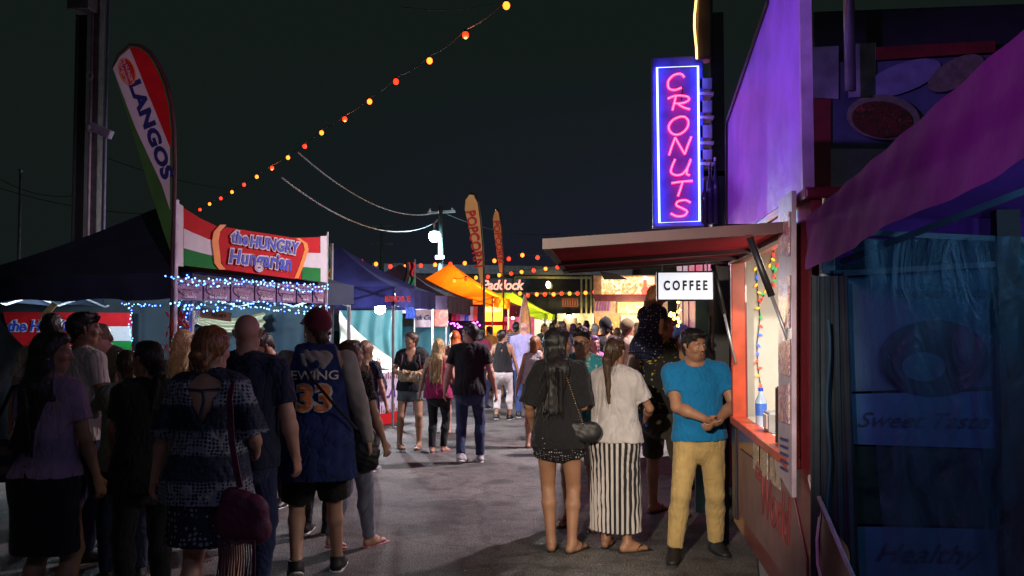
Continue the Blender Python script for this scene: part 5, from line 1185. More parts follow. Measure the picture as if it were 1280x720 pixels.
# stepped light boxes beside the neon
sb = thing("light_box_stack", "stack of stepped light boxes beside the neon sign", "sign", nf(883, 283, -.1)); 
MB().box((nf(899, 150).x, NY + .15, 3.2), (.10, .14, 1.9)).build("post", blackm, sb)
for ya, yb in ((96, 118), (124, 148), (154, 180), (186, 206)):
    a_, b_ = nf(874, ya, -.03), nf(891, yb, -.03); MB().box(((a_.x + b_.x) / 2, NY + .09, (a_.z + b_.z) / 2 + .02), (b_.x - a_.x, .16, (a_.z - b_.z) * .62)).build("box", mat("box_lilac", (.4, .38, .55), .4), sb, bevel=.005)
    MB().box(((a_.x + b_.x) / 2, NY + .08, b_.z + .01), (b_.x - a_.x + .015, .18, .018)).build("lip", white_fab, sb)
mb = MB(); prof = [(868, -20), (869, 20), (870, 50), (869, 77)]
MB().slab([nf(869, -30, .0), nf(890, -30, .0), nf(890, 76, .0), nf(868, 78, .0)], .14).build("top_case", mat("olive_brown_case", (.10, .08, .06), .35, .3), sb, bevel=.02)
MB().tube([nf(868 + 1.5 * math.sin(k), -30 + 13.5 * k, .09) for k in range(9)], .008, 6).build("edge_tube", emis("amber_edge_glow", (1, .55, .15), 4, True), sb)
for j, (xx, hh) in enumerate(((879, 225), (886, 206), (893, 200))):
    q = nf(xx, 282, .1); bt_ = thing("roof_bottle", ["short display bottle", "mid sized display bottle", "tallest display bottle"][j] + " standing below the light boxes", "bottle", q); ht = nf(xx, hh, .1).z - q.z; MB().lathe(q, [(.022, 0), (.024, ht * .6), (.009, ht * .78), (.009, ht * .95)], 10).build("glass", mat("bottle_dark", (.05, .04, .12), .15), bt_, smooth=True); MB().lathe(q + Vector((0, 0, ht * .95)), [(.011, 0), (.011, ht * .05)], 8).build("cap", steel, bt_)
# ------------------------------------------------------------------ behind the trailer: magenta trailer, pillars, tall burrito trailer
mg = thing("magenta_trailer", "magenta painted food trailer beyond the coffee trailer", "food trailer", (1.9, 10, 0))
MB().box((1.95, 10.0, 1.5), (2.1, 4.0, 2.4)).build("body", mat("magenta_paint", (.38, .01, .16), .4), mg, bevel=.03)
mb = MB()
for yy in (8.6, 9.4, 10.2, 11.0): mb.box((.895, yy, 1.5), (.015, .05, 2.2))
mb.build("rib_trim", mat("magenta_dark", (.22, .008, .1), .4), mg)
for yy in (9.0, 11.0):
    t_ = MB().tube([(.90, yy, .32), (1.1, yy, .32)], .32, 20).build("wheel", mat("tyre_rubber", (.015, .015, .016), .8), mg); MB().tube([(.89, yy, .32), (.91, yy, .32)], .18, 14).build("rim", steel, t_)
lamp("POINT", "trailer_light", (.2, 9.4, 2.5), 30, (1, .25, .6), .1)
tag(MB().ball((.2, 9.4, 2.6), .04, 8).build("pink_lamp", emis("pink_glow", (1, .5, .6), 30)), "pink lamp hung before the magenta trailer", "lamp")
gf = onp((0, 7.5, 0), (0, 1, 0)); 
tag(poly("teal_door", gf, [(869, 372), (884, 372), (884, 640), (869, 640)], mat("teal_paint", (.12, .26, .28), .5), None, 0, .06), "narrow teal panel door behind the man in blue", "panel")
tag(poly("pale_door", gf, [(884, 376), (892, 376), (892, 640), (884, 640)], mat("pale_cream_paint", (.5, .46, .36), .5), None, 0, .05), "pale cream strip beside the teal panel", "panel")
g7 = onp((0, 7.25, 0), (0, 1, 0)); bp_ = thing("black_door", "black open trailer door beside the man in blue", "door", g7(897, 640)); poly("leaf", g7, [(892, 330), (911, 330), (911, 690), (892, 690)], blackm, bp_, 0, .04); MB().tube([g7(887, 395, .03), g7(886, 432, .03), g7(889, 440, .03), g7(894, 441, .03)], .012, 6).build("handle", dark_metal, bp_)
fairylights("small amber fairy lights hanging by the magenta trailer", [[gf(848, 378, .1), gf(847, 388, .1), gf(845, 396, .1), gf(846, 412, .1)], [gf(838, 392), gf(842, 398)]], emis("amber_fairy", (1, .6, .1), 10), 12, .02, .014)
tb_ = thing("tall_trailer", "tall red framed trailer with a burrito picture above the purple canopy", "food trailer", (2.6, 7.4, 0)); bf2 = onp((0, 7.0, 0), (0, 1, 0))
MB().box((2.7, 7.6, 2.1), (2.2, 1.15, 4.2)).build("body", mat("trailer_black", (.02, .026, .024), .6), tb_, bevel=.02)
rdk = mat("dark_red_steel", (.16, .02, .015), .5)
poly("red_beam", bf2, [(1011, 126), (1036, 126), (1036, 246), (1011, 246)], rdk, tb_, .03, .06); poly("red_beam", bf2, [(1092, 62), (1240, 54), (1240, 68), (1092, 78)], rdk, tb_, .03, .06)
poly("grey_panel", bf2, [(1011, 62), (1046, 60), (1046, 126), (1011, 124)], mat("stained_panel", (.22, .26, .24), .6, var=.4, scale=5), tb_, .03, .05); poly("grey_panel", bf2, [(1059, 58), (1092, 56), (1092, 123), (1059, 124)], mat("stained_panel", (.22, .26, .24), .6, var=.4, scale=5), tb_, .03, .05)
poly("poster_sheet", bf2, [(1037, 79), (1092, 79), (1240, 70), (1240, 186), (1037, 187)], mat("poster_blue_grey", (.06, .09, .13), .5, var=.4, scale=3), tb_, .02, .03); poly("poster_sheet", bf2, [(1037, 187), (1240, 187), (1240, 250), (1037, 250)], mat("poster_pale", (.26, .30, .33), .5, var=.2), tb_, .02, .03)
def ellp(f, cx, cy, rx, ry, a, off, n=24): return [f(cx + rx * math.cos(t) * math.cos(a) - ry * math.sin(t) * math.sin(a), cy + rx * math.cos(t) * math.sin(a) + ry * math.sin(t) * math.cos(a), off) for t in [k * 2 * math.pi / n for k in range(n)]]
MB().slab(ellp(bf2, 1125, 100, 50, 18, -.35, .05), .02).build("wrap_picture", mat("tortilla_blue", (.16, .20, .26), .6, var=.3), tb_); MB().slab(ellp(bf2, 1190, 95, 38, 17, -.5, .07), .02).build("bread_picture", mat("tortilla_tan", (.14, .16, .09), .6, var=.3, scale=20), tb_)
MB().slab(ellp(bf2, 1100, 150, 45, 28, .12, .08), .02).build("bread_picture", mat("tortilla_tan", (.14, .16, .09), .6, var=.3, scale=20), tb_); MB().slab(ellp(bf2, 1097, 153, 37, 22, .12, .10), .02).build("filling_picture", food("burrito_filling", [(.02, .015, .01), (.12, .03, .015), (.03, .03, .01), (.22, .05, .03)], 14), tb_)
fp = bf2(1052, 124, .25); tag(MB().tube([(fp.x, fp.y, fp.z), (fp.x, fp.y, 5.5)], .042, 12).build("flue_pipe", steel, smooth=True), "steel flue pipe rising before the grey panels", "pipe")
# ------------------------------------------------------------------ purple tent on the near right
pf = mat("purple_canvas", (.15, .012, .17), .9, var=.25, scale=3, bump=.7, bscale=9)
pt = thing("purple_tent", "purple canopy tent with dark walls beside the coffee trailer", "tent", (2.3, 2.6, 0))
C0 = Vector((.86, 3.86, 0)); C1 = Vector((.86, 1.1, 0)); PK = Vector((2.5, 2.55, 3.35)); zE = 2.2
def zr(y): return 2.19 + max(0, 3.86 - y) * .072
def canopy(a, b_):
    base = [C0, C1, Vector((4.0, 1.1, 0)), Vector((4.0, 3.86, 0))]
    p = C0.lerp(C1, a).lerp(base[3].lerp(base[2], a), b_); r_ = max(abs(a - .5), abs(b_ - .5)) * 2
    z0 = zr(p.y); return (p.x, p.y, z0 + (PK.z - z0) * (1 - r_) ** 1.05 - .03 * math.sin(math.pi * r_) + .012 * math.sin(a * 31 + b_ * 9) * min(1, 3 * (1 - r_)))
sectors(MB(), [Vector((.86, 3.86, 0)), Vector((.86, 1.1, 0)), Vector((4.0, 1.1, 0)), Vector((4.0, 3.86, 0))], Vector((2.5, 2.5, 0)), lambda r_, q, i, p: zr(p.y) + (PK.z - zr(p.y)) * (1 - r_) ** 1.06 - .03 * math.sin(math.pi * r_) + .008 * math.sin(q * 27) * math.sin(math.pi * r_) * math.sin(math.pi * q)).build("canopy", pf, pt, smooth=True)
def val(a, h): p = C0.lerp(C1, a); return (p.x - .02 - .010 * h * math.sin(a * 17 + h) - .004 * math.sin(a * 60 + h * 9), p.y, zr(p.y) + .01 - (.225 + .055 * a + .006 * math.sin(a * 12)) * h)
def val2(a, h): p = Vector((4.0, 3.88, 0)).lerp(Vector((.87, 3.88, 0)), a); return (p.x, p.y + .012 * h * math.sin(a * 45), zE + .02 - .22 * h)
mb = MB(); mb.grid(val, 120, 8); mb.build("valance", pf, pt, smooth=True); mb = MB(); mb.grid(val2, 60, 4); mb.build("valance", pf, pt, smooth=True)
legm = mat("leg_whitish", (.34, .36, .34), .5, var=.2)
MB().box((.91, 3.82, 1.05), (.055, .055, 2.1)).build("leg", legm, pt, bevel=.004); MB().box((3.95, 4.0, 1.05), (.05, .05, 2.1)).build("leg", legm, pt, bevel=.004); MB().box((3.95, 1.2, 1.05), (.05, .05, 2.1)).build("leg", legm, pt, bevel=.004)
q = onp((0, 3.72, 0), (0, 1, 0))
MB().box((q(1262, 500).x, 3.72, 1.1), (.09, .06, 2.2)).build("pole", mat("brown_post", (.045, .02, .012), .7), pt)
mb = MB()
for a_, b_ in ((Vector((.95, 3.72, 2.12)), Vector((3.9, 3.72, 1.95))), (Vector((.95, 3.72, 1.95)), Vector((3.9, 3.72, 2.12))), (Vector((.95, 3.75, 2.0)), Vector((2.4, 2.6, 2.6))), (Vector((2.4, 3.75, 2.1)), Vector((2.4, 2.6, 2.75)))): mb.bar(a_, b_, .022)
mb.build("truss", mat("truss_dim", (.05, .07, .08), .5), pt)
wf = onp((0, 3.80, 0), (0, 1, 0))
tw = mat("dark_blue_mesh", (.012, .035, .06), .7, var=.3, scale=4, bump=.4, bscale=250)
a_ = wf(1012, 300)
MB().grid(lambda u, h: Vector((.90 + 3.0 * u, 3.865 + .012 * math.sin(u * 60), 2.1 - 2.08 * h)), 100, 6).build("back_wall", tw, pt, smooth=True)
bnm = mat("banner_blue", (.045, .11, .19), .35, var=.25, scale=5, bump=.35, bscale=300)
bn = thing("food_banner", "blue food banner with a doughnut picture and script captions in the purple tent", "banner", wf(1150, 720))
def wv(pix, m, name, off, seg=16):
    (x0, y0), (x1, y1), (x2, y2), (x3, y3) = pix
    def g(u, h): p = wf(x0 + (x1 - x0) * u + ((x3 + (x2 - x3) * u) - (x0 + (x1 - x0) * u)) * h, (y0 + (y1 - y0) * u) * (1 - h) + (y3 + (y2 - y3) * u) * h, off); p.y += .0015 * math.sin(p.x * 22 + p.z * 9); return p
    return MB().grid(g, 40, 20).build(name, m, bn, smooth=True)
wv([(1040, 338), (1252, 338), (1252, 482), (1040, 490)], bnm, "sheet", .02)
wv([(1050, 492), (1252, 488), (1252, 560), (1054, 554)], mat("banner_blue_bright", (.06, .16, .30), .35, var=.2, scale=5), "sheet", .025)
wv([(1040, 556), (1254, 562), (1254, 658), (1044, 652)], food("green_dish_print", [(.008, .02, .02), (.015, .05, .035), (.006, .015, .02), (.03, .09, .03)], 3), "dish_picture", .025)
wv([(1058, 656), (1256, 660), (1256, 735), (1064, 735)], mat("banner_blue_dim", (.045, .14, .22), .35, var=.2, scale=5), "sheet", .025)
dk = mat("doughnut_dark", (.012, .022, .028), .5, var=.4, scale=14)
MB().slab(ellp(wf, 1165, 447, 67, 47, 0, .034, 40), .006).build("doughnut_picture", dk, bn); MB().slab(ellp(wf, 1150, 458, 27, 18, 0, .040, 30), .006).build("doughnut_hole_picture", mat("banner_teal", (.05, .16, .20), .4, var=.3, scale=12), bn)
inkd = mat("faded_ink", (.025, .05, .08), .5)
for tx, xx, yy, sz in (("Sweet Treat", 1178, 366, .062), ("Sweet Taste", 1148, 525, .086), ("Healthy", 1152, 690, .105)):
    text_mb(tx, sz, wf(xx, yy, .032), (1, 0, 0), (0, 0, 1), .0006, .0, .45, stretch=1.2).build("lettering", inkd, bn)
cw = onp((0, 3.68, 0), (0, 1, 0))
def curt(u, h): p = cw(1014 + 46 * u * (1 - .35 * h * 0), 345 + 420 * h); p.x += .05 * u * h; p.y += .012 * math.sin(u * 26 + h * 2) + .005 * math.sin(u * 60); return p
MB().grid(curt, 50, 14).build("gathered_curtain", mat("curtain_mesh", (.02, .035, .04), .8, var=.3, bump=.4, bscale=200), pt, smooth=True)
MB().tube([cw(1031 + 2 * math.sin(k), 400 + 22 * k, .05) for k in range(16)], .008, 6).build("cord", mat("teal_cord", (.015, .05, .07), .6), pt)
mb = MB(); mb.tube([cw(1225, 345, .1), cw(1232, 400, .1), cw(1248, 470, .1)], .006, 5); mb.build("cable", wire_m, pt)
bn2 = thing("side_banner", "second pale blue banner at the back of the purple tent", "banner", (2.15, 3.8, .1)); MB().box((2.5, 3.82, 1.05), (.85, .02, 1.75)).build("sheet", bnm, bn2); MB().box((2.5, 3.82, 1.94), (.9, .03, .03)).build("rail", steel, bn2)
m, N, L, b = nodes_of("clear_vinyl_sheet"); MATS["clear_vinyl_sheet"] = m; tcv = N.new("ShaderNodeTexCoord"); mpv = N.new("ShaderNodeMapping"); mpv.inputs["Scale"].default_value = (1, 1, .3); mpv.inputs["Rotation"].default_value = (0, R(14), 0); L.new(tcv.outputs["Object"], mpv.inputs[0])
nv_ = N.new("ShaderNodeTexNoise"); nv_.inputs["Scale"].default_value = 11; nv_.inputs["Detail"].default_value = 6; nv_.inputs["Distortion"].default_value = 1.2; L.new(mpv.outputs[0], nv_.inputs["Vector"])
bv_ = N.new("ShaderNodeBump"); bv_.inputs["Strength"].default_value = 1; bv_.inputs["Distance"].default_value = .03; L.new(nv_.outputs["Fac"], bv_.inputs["Height"]); L.new(bv_.outputs[0], b.inputs["Normal"])
av_ = N.new("ShaderNodeMapRange"); av_.inputs[1].default_value = .35; av_.inputs[2].default_value = .68; av_.inputs[3].default_value = .18; av_.inputs[4].default_value = .62; L.new(nv_.outputs["Fac"], av_.inputs[0]); L.new(av_.outputs[0], b.inputs["Alpha"])
b.inputs["Base Color"].default_value = (.05, .10, .13, 1); b.inputs["Roughness"].default_value = .38
MB().grid(lambda u, h: Vector((1.0 + 2.2 * u + .10 * h * (1 - u), 3.60 + .025 * math.sin(u * 19 + h * 3) + .012 * math.sin(u * 47 + h * 7), 2.08 - 2.04 * h)), 90, 30).build("vinyl_sheet", m, pt, smooth=True)
# apron with piping at the foot of the trailer
ap = thing("apron_tarp", "dark printed tarpaulin apron with white piping by the trailer foot", "tarpaulin", (.95, 3.6, 0))
E0, E1 = Vector((.84, 3.84, 1.10)), Vector((.83, 2.95, .80))
def apf(u, h): 
    p = E0.lerp(E1, u); b0 = Vector((.86 - .18 * u, p.y - .1, .02)); q = p.lerp(b0, h); q.x += .02 * math.sin(u * 14 + h * 6); return q
MB().grid(apf, 24, 12).build("sheet", mat("apron_print", (.09, .03, .025), .35, var=.5, scale=9), ap, smooth=True)
for u0, k_ in ((.0, .08), (.12, .22)): MB().tube([apf(min(1, u0 + k_ * h * 3), h) + Vector((-.012, -.005, 0)) for h in [j / 14 for j in range(15)]], .006, 6).build("piping", mat("white_piping", (.65, .6, .55), .5), ap)
MB().tube([E0.lerp(E1, k / 12) + Vector((-.008, 0, .004)) for k in range(13)], .009, 6).build("edge_rope", mat("edge_pale2", (.45, .4, .38), .5), ap)
# ------------------------------------------------------------------ unseen floodlights added behind and beside the camera to light the lane
def added_flood(label, loc, to, e, col, ang, base):
    t = thing("floodlight", label, "floodlight", (base[0], base[1], 0)); loc = Vector(loc)
    MB().tube([(base[0], base[1], 0), (base[0], base[1], loc.z)], .04, 8).build("stand", steel, t); MB().bar((base[0], base[1], loc.z), loc + Vector((0, 0, .1)), .03).build("arm", steel, t)
    d = (Vector(to) - loc).normalized(); MB().tube([loc - d * .14, loc - d * .03], [.07, .10], 14).build("lamp_head", blackm, t)
    lamp("SPOT", "added_flood_light", loc, e, col, .08, to, ang, .6)
added_flood("unseen warm floodlight on an added stand behind the camera", (-1.3, -1.2, 3.0), (.60, 6.8, .9), 1900, (1, .84, .66), 24, (-1.6, -1.5))  # light from camera left on the right-hand group; fixture and stand are added
added_flood("added unseen violet spotlight aimed at the roof panel", (-2.5, 2.2, 3.9), (.9, 5.0, 3.0), 640, (.40, .15, 1.0), 33, (-2.7, 1.9))  # added spot that gives the roof panel its violet light
added_flood("added unseen violet spotlight aimed at the purple canopy edge", (-.5, 1.3, 2.75), (.95, 2.9, 2.3), 38, (.85, .12, 1.0), 70, (-2.6, .6))  # added spot that gives the valance its violet light
added_flood("added unseen rose spotlight aimed at the red banner", (.5, -.6, 3.9), (-4.0, 8.9, 3.0), 620, (.95, .55, .80), 25, (.75, -.9))  # added spot that brightens the banner and the feather flag
added_flood("added unseen overhead fill lamp behind the camera", (-.6, -3.0, 4.6), (-1.2, 7.0, 0), 60, (.85, .72, 1.0), 80, (-.8, -3.3))  # added weak fill over the foreground
t_ = thing("added_roof_flood", "added hidden floodlight on a mast above the magenta trailer roof", "floodlight", (2.5, 12.6, 0)); MB().tube([(2.5, 12.6, 0), (2.5, 12.6, 5.2)], .05, 8).build("mast", steel, t_); MB().box((2.42, 12.6, 5.25), (.25, .3, .2)).build("lamp_head", blackm, t_)  # mast and head added to carry the next two spots
lamp("SPOT", "added_flood_light", (2.2, 12.6, 5.1), 3100, (1.0, .83, .88), .12, (-1.2, 13.0, 0), 120, .7)  # added spot on the lane ground, hidden behind the roof panel
lamp("SPOT", "added_flood_light", (2.3, 12.9, 5.1), 1900, (1.0, .82, .7), .12, (-3.6, 21, 3.9), 46, .7)  # added spot that brightens the popcorn flags
t_ = thing("added_tent_lamp", "small added blue lamp lighting the inside of the purple tent", "lamp", (2.6, 2.6, 2.3)); MB().ball((2.6, 2.6, 2.35), .04, 8).build("bulb", emis("blue_tent_glow", (.2, .5, 1), 15), t_); MB().tube([(2.6, 2.6, 2.38), (2.6, 2.6, 2.9)], .005, 4).build("cord", wire_m, t_)  # lamp added because the tent inside needs blue light
lamp("POINT", "tent_fill_light", (2.6, 2.6, 2.25), 14, (.2, .62, .95), .06)  # blue fill from the added lamp
lamp("POINT", "tent_fill_light", (1.5, 2.9, 2.05), 6.0, (.2, .5, 1.0), .04); t_ = thing("added_tube_lamp", "short added blue lamp tube out of view near the food banner", "lamp", (1.75, 2.9, 2.17)); MB().tube([(1.6, 2.9, 2.17), (1.9, 2.9, 2.17)], .015, 8).build("tube", emis("blue_tent_glow", (.2, .5, 1), 15), t_)  # added blue fill; its tube is placed outside the frame
# ------------------------------------------------------------------ the people
def pat(name, c1, c2, scale, kind="dots", rough=.85, amt=.35):
    if name in MATS: return MATS[name]
    m, N, L, b = nodes_of(name); tc = N.new("ShaderNodeTexCoord"); mx = N.new("ShaderNodeMixRGB"); mx.inputs[1].default_value = (*c1, 1); mx.inputs[2].default_value = (*c2, 1)
    if kind == "dots":
        v = N.new("ShaderNodeTexVoronoi"); v.inputs["Scale"].default_value = scale; v.inputs["Randomness"].default_value = .25; L.new(tc.outputs["Object"], v.inputs["Vector"])
        c = N.new("ShaderNodeMath"); c.operation = "LESS_THAN"; c.inputs[1].default_value = amt; L.new(v.outputs["Distance"], c.inputs[0]); L.new(c.outputs[0], mx.inputs[0])
    elif kind == "rings":
        v = N.new("ShaderNodeTexVoronoi"); v.inputs["Scale"].default_value = scale; v.inputs["Randomness"].default_value = .15; L.new(tc.outputs["Object"], v.inputs["Vector"])
        s_ = N.new("ShaderNodeSeparateXYZ"); L.new(tc.outputs["Object"], s_.inputs[0]); w_ = N.new("ShaderNodeMath"); w_.operation = "SINE"; k_ = N.new("ShaderNodeMath"); k_.operation = "MULTIPLY"; k_.inputs[1].default_value = 24; L.new(s_.outputs[2], k_.inputs[0]); L.new(k_.outputs[0], w_.inputs[0])
        g_ = N.new("ShaderNodeMath"); g_.operation = "GREATER_THAN"; g_.inputs[1].default_value = amt; L.new(v.outputs["Distance"], g_.inputs[0])
        h_ = N.new("ShaderNodeMapRange"); h_.inputs[1].default_value = -.2; h_.inputs[2].default_value = .3; h_.inputs[3].default_value = .12; h_.inputs[4].default_value = 1; L.new(w_.outputs[0], h_.inputs[0])
        q_ = N.new("ShaderNodeMath"); q_.operation = "MULTIPLY"; L.new(g_.outputs[0], q_.inputs[0]); L.new(h_.outputs[0], q_.inputs[1]); L.new(q_.outputs[0], mx.inputs[0])
    elif kind == "vstripe":
        s_ = N.new("ShaderNodeSeparateXYZ"); L.new(tc.outputs["Object"], s_.inputs[0]); a_ = N.new("ShaderNodeMath"); a_.operation = "ARCTAN2"; L.new(s_.outputs[1], a_.inputs[0]); L.new(s_.outputs[0], a_.inputs[1])
        k_ = N.new("ShaderNodeMath"); k_.operation = "MULTIPLY"; k_.inputs[1].default_value = scale; L.new(a_.outputs[0], k_.inputs[0]); w_ = N.new("ShaderNodeMath"); w_.operation = "SINE"; L.new(k_.outputs[0], w_.inputs[0])
        c = N.new("ShaderNodeMapRange"); c.inputs[1].default_value = amt - .15; c.inputs[2].default_value = amt + .15; L.new(w_.outputs[0], c.inputs[0]); L.new(c.outputs[0], mx.inputs[0])
    elif kind == "hstripe":
        s_ = N.new("ShaderNodeSeparateXYZ"); L.new(tc.outputs["Object"], s_.inputs[0]); k_ = N.new("ShaderNodeMath"); k_.operation = "MULTIPLY"; k_.inputs[1].default_value = scale; L.new(s_.outputs[2], k_.inputs[0]); w_ = N.new("ShaderNodeMath"); w_.operation = "SINE"; L.new(k_.outputs[0], w_.inputs[0])
        c = N.new("ShaderNodeMath"); c.operation = "GREATER_THAN"; c.inputs[1].default_value = amt; L.new(w_.outputs[0], c.inputs[0]); L.new(c.outputs[0], mx.inputs[0])
    elif kind == "blotch":
        v = N.new("ShaderNodeTexNoise"); v.inputs["Scale"].default_value = scale; v.inputs["Distortion"].default_value = 2.5; L.new(tc.outputs["Object"], v.inputs["Vector"])
        c = N.new("ShaderNodeMath"); c.operation = "GREATER_THAN"; c.inputs[1].default_value = amt; L.new(v.outputs["Fac"], c.inputs[0]); L.new(c.outputs[0], mx.inputs[0])
    if kind in ("dots", "rings"):
        dn = N.new("ShaderNodeTexNoise"); dn.inputs["Scale"].default_value = 7; L.new(tc.outputs["Object"], dn.inputs["Vector"]); dm = N.new("ShaderNodeVectorMath"); dm.operation = "MULTIPLY_ADD"; dm.inputs[1].default_value = (.06, .06, .06)
        L.new(dn.outputs["Color"], dm.inputs[0]); L.new(tc.outputs["Object"], dm.inputs[2]); L.new(dm.outputs[0], v.inputs["Vector"])
    L.new(mx.outputs[0], b.inputs["Base Color"]); b.inputs["Roughness"].default_value = rough; b.inputs["Specular IOR Level"].default_value = .25
    MATS[name] = m; return m
black_c = cloth("black", (.012, .012, .015)); navy_c = cloth("navy", (.015, .02, .06)); white_c = cloth("white", (.55, .52, .52)); denim = cloth("denim", (.03, .055, .13)); grey_c = cloth("grey", (.26, .24, .24)); dkblue = cloth("dark_blue", (.02, .03, .10))
def cord(pts, r=.008, n=6): return MB().tube(pts, r, n)
P = {}
FL = "crowd"
# ---- left group
P["lav"] = person(62, 222, 417, 12, "woman in a lavender tee with long dark hair down her back and a black skirt", fem=True, hy=62, hp=-2, hair="long", hcol="black", hlen=1.12, hsx=-.06, skin="tan", top_kind="tee", top=cloth("lavender", (.33, .20, .34)), hem=.93, loose=.010, bot_kind="skirt", bot=black_c, shem=.50, srad=.20, shoes="flip", wide=1.06,
    handr=(.26, .12, .86), handl=(-.26, .16, .92), eyes=True)
q = P["lav"]; er = thing("ear_stud", "round silver earring on the lavender woman", "earring", q["hp"](.085, .0, 1.60)); MB().ball(q["hp"](.087, .0, 1.600), .012, 10, (.5, 1, 1)).build("stud", mat("silver", (.7, .68, .72), .2, 1.0), er)
bg_ = thing("shoulder_bag", "striped dark shoulder bag behind the lavender woman", "bag", q["tp"](-.28, -.1, .95)); B = Field(.009); c0 = q["tp"](-.27, -.12, 1.02); B.cap(c0 + Vector((-.09, 0, .0)), c0 + Vector((.06, 0, .0)), .12, .12, .03, V(0, 1, 0), 1.8); P_m, Q_m = B.mesh(); bo = mesh_obj("bag", P_m - np.array(bg_.location), Q_m, [pat("bag_stripe", (.03, .03, .035), (.12, .07, .06), 60, "hstripe", .7, .2)], bg_, wob(P_m, .006, 16, 4))
cord([q["tp"](-.14, .05, 1.47), q["tp"](-.15, -.12, 1.44), q["tp"](-.2, -.17, 1.25), q["tp"](-.24, -.16, 1.08)], .012).build("strap", black_c, bg_, smooth=True)
P["capless"] = person(63, 150, 393, -8, "man with short black hair and pale shirt under the price paddle", hair="short", hcol="black", skin="tan", top=cloth("cream", (.42, .38, .30)), bot=denim, hy=-15)
P["white_tee_l"] = person(102, 168, 392, 35, "dark haired man in a white tee facing the inner banner", hair="short", hcol="black", skin="brown", top=cloth("offwhite", (.50, .44, .44)), bot=navy_c, hy=25, handr=(.2, .22, 1.0), wide=1.02)
P["vendor"] = person(150, 122, 402, 212, "brown haired vendor in olive leaning over behind the crowd", hair="short", hcol="lightbrown", skin="fair", top=cloth("olive", (.07, .07, .03)), bot=black_c, lean=14, hp=-25, hy=28, handr=(.1, .35, 1.0), handl=(-.15, .35, 1.0), vol=.02)
P["hoodie"] = person(160, 182, 440, -30, "person in a pale grey hoodie raising a ringed hand", fem=True, hair="short", hcol="brown", skin="fair", top_kind="long", top=cloth("pale_grey", (.34, .33, .28)), bot=navy_c, handl=(-.02, .24, 1.44), poll=(-.8, .3, -.8), hdl=(.15, .3, 1), pnl=(.6, .6, 0), curll=28)
P["blk_pony"] = person(186, 205, 428, -38, "woman in a black tee with dark ponytail holding a paper bag", fem=True, hair="pony", hcol="black", skin="tan", hlen=1.32, hy=-25, top=black_c, bot=black_c, hem=.80, drop=.03, wide=1.1, loose=.02, handl=(-.12, .33, .98), poll=(-1, -.2, -.5), handr=(.02, .30, 1.04), polr=(1, -.2, -.5), pnl=(.3, 0, 1), eyes=True)
q = P["blk_pony"]; pbg = thing("paper_bag", "crumpled cream paper bag held by the woman in black with a ponytail", "paper bag", q["tp"](0, .26, 1.07)); B = Field(.008); c0 = q["wr"][1] + q["hd"][1] * .06; B.cap(c0 + Vector((-.02, -.05, -.07)), c0 + Vector((.06, -.05, .07)), .065, .055, .02, V(0, 1, 0), 2.0); P_m, Q_m = B.mesh(); mesh_obj("bag", P_m - np.array(pbg.location), Q_m, [mat("cream_paper", (.45, .36, .24), .7)], pbg, wob(P_m, .010, 22, 8))
nk = thing("napkin", "white crumpled napkin in the hand of the woman in black with a ponytail", "napkin", q["wr"][-1]); MB().ball(q["wr"][-1] + q["hd"][-1] * .10, .035, 9, (1, .7, 1.2)).build("paper", mat("napkin_white", (.6, .58, .45), .8), nk, smooth=True)
P["blonde_l"] = person(229, 150, 414, 5, "woman with long blonde hair beside the dangling chillies", fem=True, hair="long", hcol="blond", hlen=1.2, top=black_c, bot=black_c)
P["updo"] = person(263, 228, 412, 2, "woman with red blond updo and navy patterned open back blouse", fem=True, hair="bun", hcol="redblond", pz=1.585, vol=.024, skin="pink", top_kind="tee", top=pat("blouse_pattern", (.012, .016, .045), (.20, .21, .28), 48, "rings", .8, .42), sleeve=.98, sle=.022, sgrow=.030, hem=.80, drop=.05, loose=.024, wide=1.10, hy=18, hp=-4,
    neckcut=[((0, -.13, 1.44), (.10, .075, .08)), ((0, -.16, 1.36), (.062, .08, .09)), ((0, -.15, 1.29), (.03, .06, .06))], bot_kind="skirt", bot=pat("shorts_pattern", (.02, .022, .05), (.25, .25, .33), 34, "dots", .8, .34), shem=.58, srad=.23, shoes="flip", handl=(-.33, .06, .92), handr=(.20, .22, 1.05))
q = P["updo"]; s_ = cord([q["tp"](-.10, -.125, 1.425), q["tp"](0, -.15, 1.418), q["tp"](.10, -.125, 1.425)], .005).build("neck_tie", navy_c); s_.parent = q["root"]; s_.matrix_parent_inverse = q["W"].inverted()
s_ = cord([q["tp"](.01, -.15, 1.418), q["tp"](.02, -.155, 1.36), q["tp"](-.0, -.15, 1.28), q["tp"](.03, -.17, 1.16)], .006).build("neck_tie", navy_c); s_.parent = q["root"]; s_.matrix_parent_inverse = q["W"].inverted()
plum = mat("plum_leather", (.11, .015, .055), .55, bump=.5, bscale=40)
hb = thing("shoulder_bag", "shiny plum handbag with fringe hung at the hip of the updo woman", "bag", q["tp"](.27, -.1, .8))
mb = MB(); pts = [q["tp"](.145, .03, 1.475), q["tp"](.15, -.08, 1.462), q["tp"](.165, -.155, 1.36), q["tp"](.185, -.165, 1.15), q["tp"](.22, -.17, .98), q["tp"](.24, -.17, .90)]
for i in range(5): mb.bar(pts[i], pts[i + 1], .034, .008, up=(0, 1, .3))
mb.build("strap", plum, hb)
B = Field(.009); c0 = q["tp"](.25, -.16, .78); B.cap(c0 + Vector((-.05, 0, .06)), c0 + Vector((.08, 0, .03)), .06, .055, .10, V(0, 1, 0), 1.6); B.cap(c0 + Vector((-.07, 0, -.07)), c0 + Vector((.08, 0, -.10)), .085, .08, .10, V(0, 1, 0), 1.6); P_m, Q_m = B.mesh(); mesh_obj("pouch", P_m - np.array(hb.location), Q_m, [plum], hb, wob(P_m, .005, 14, 3))
mb = MB()
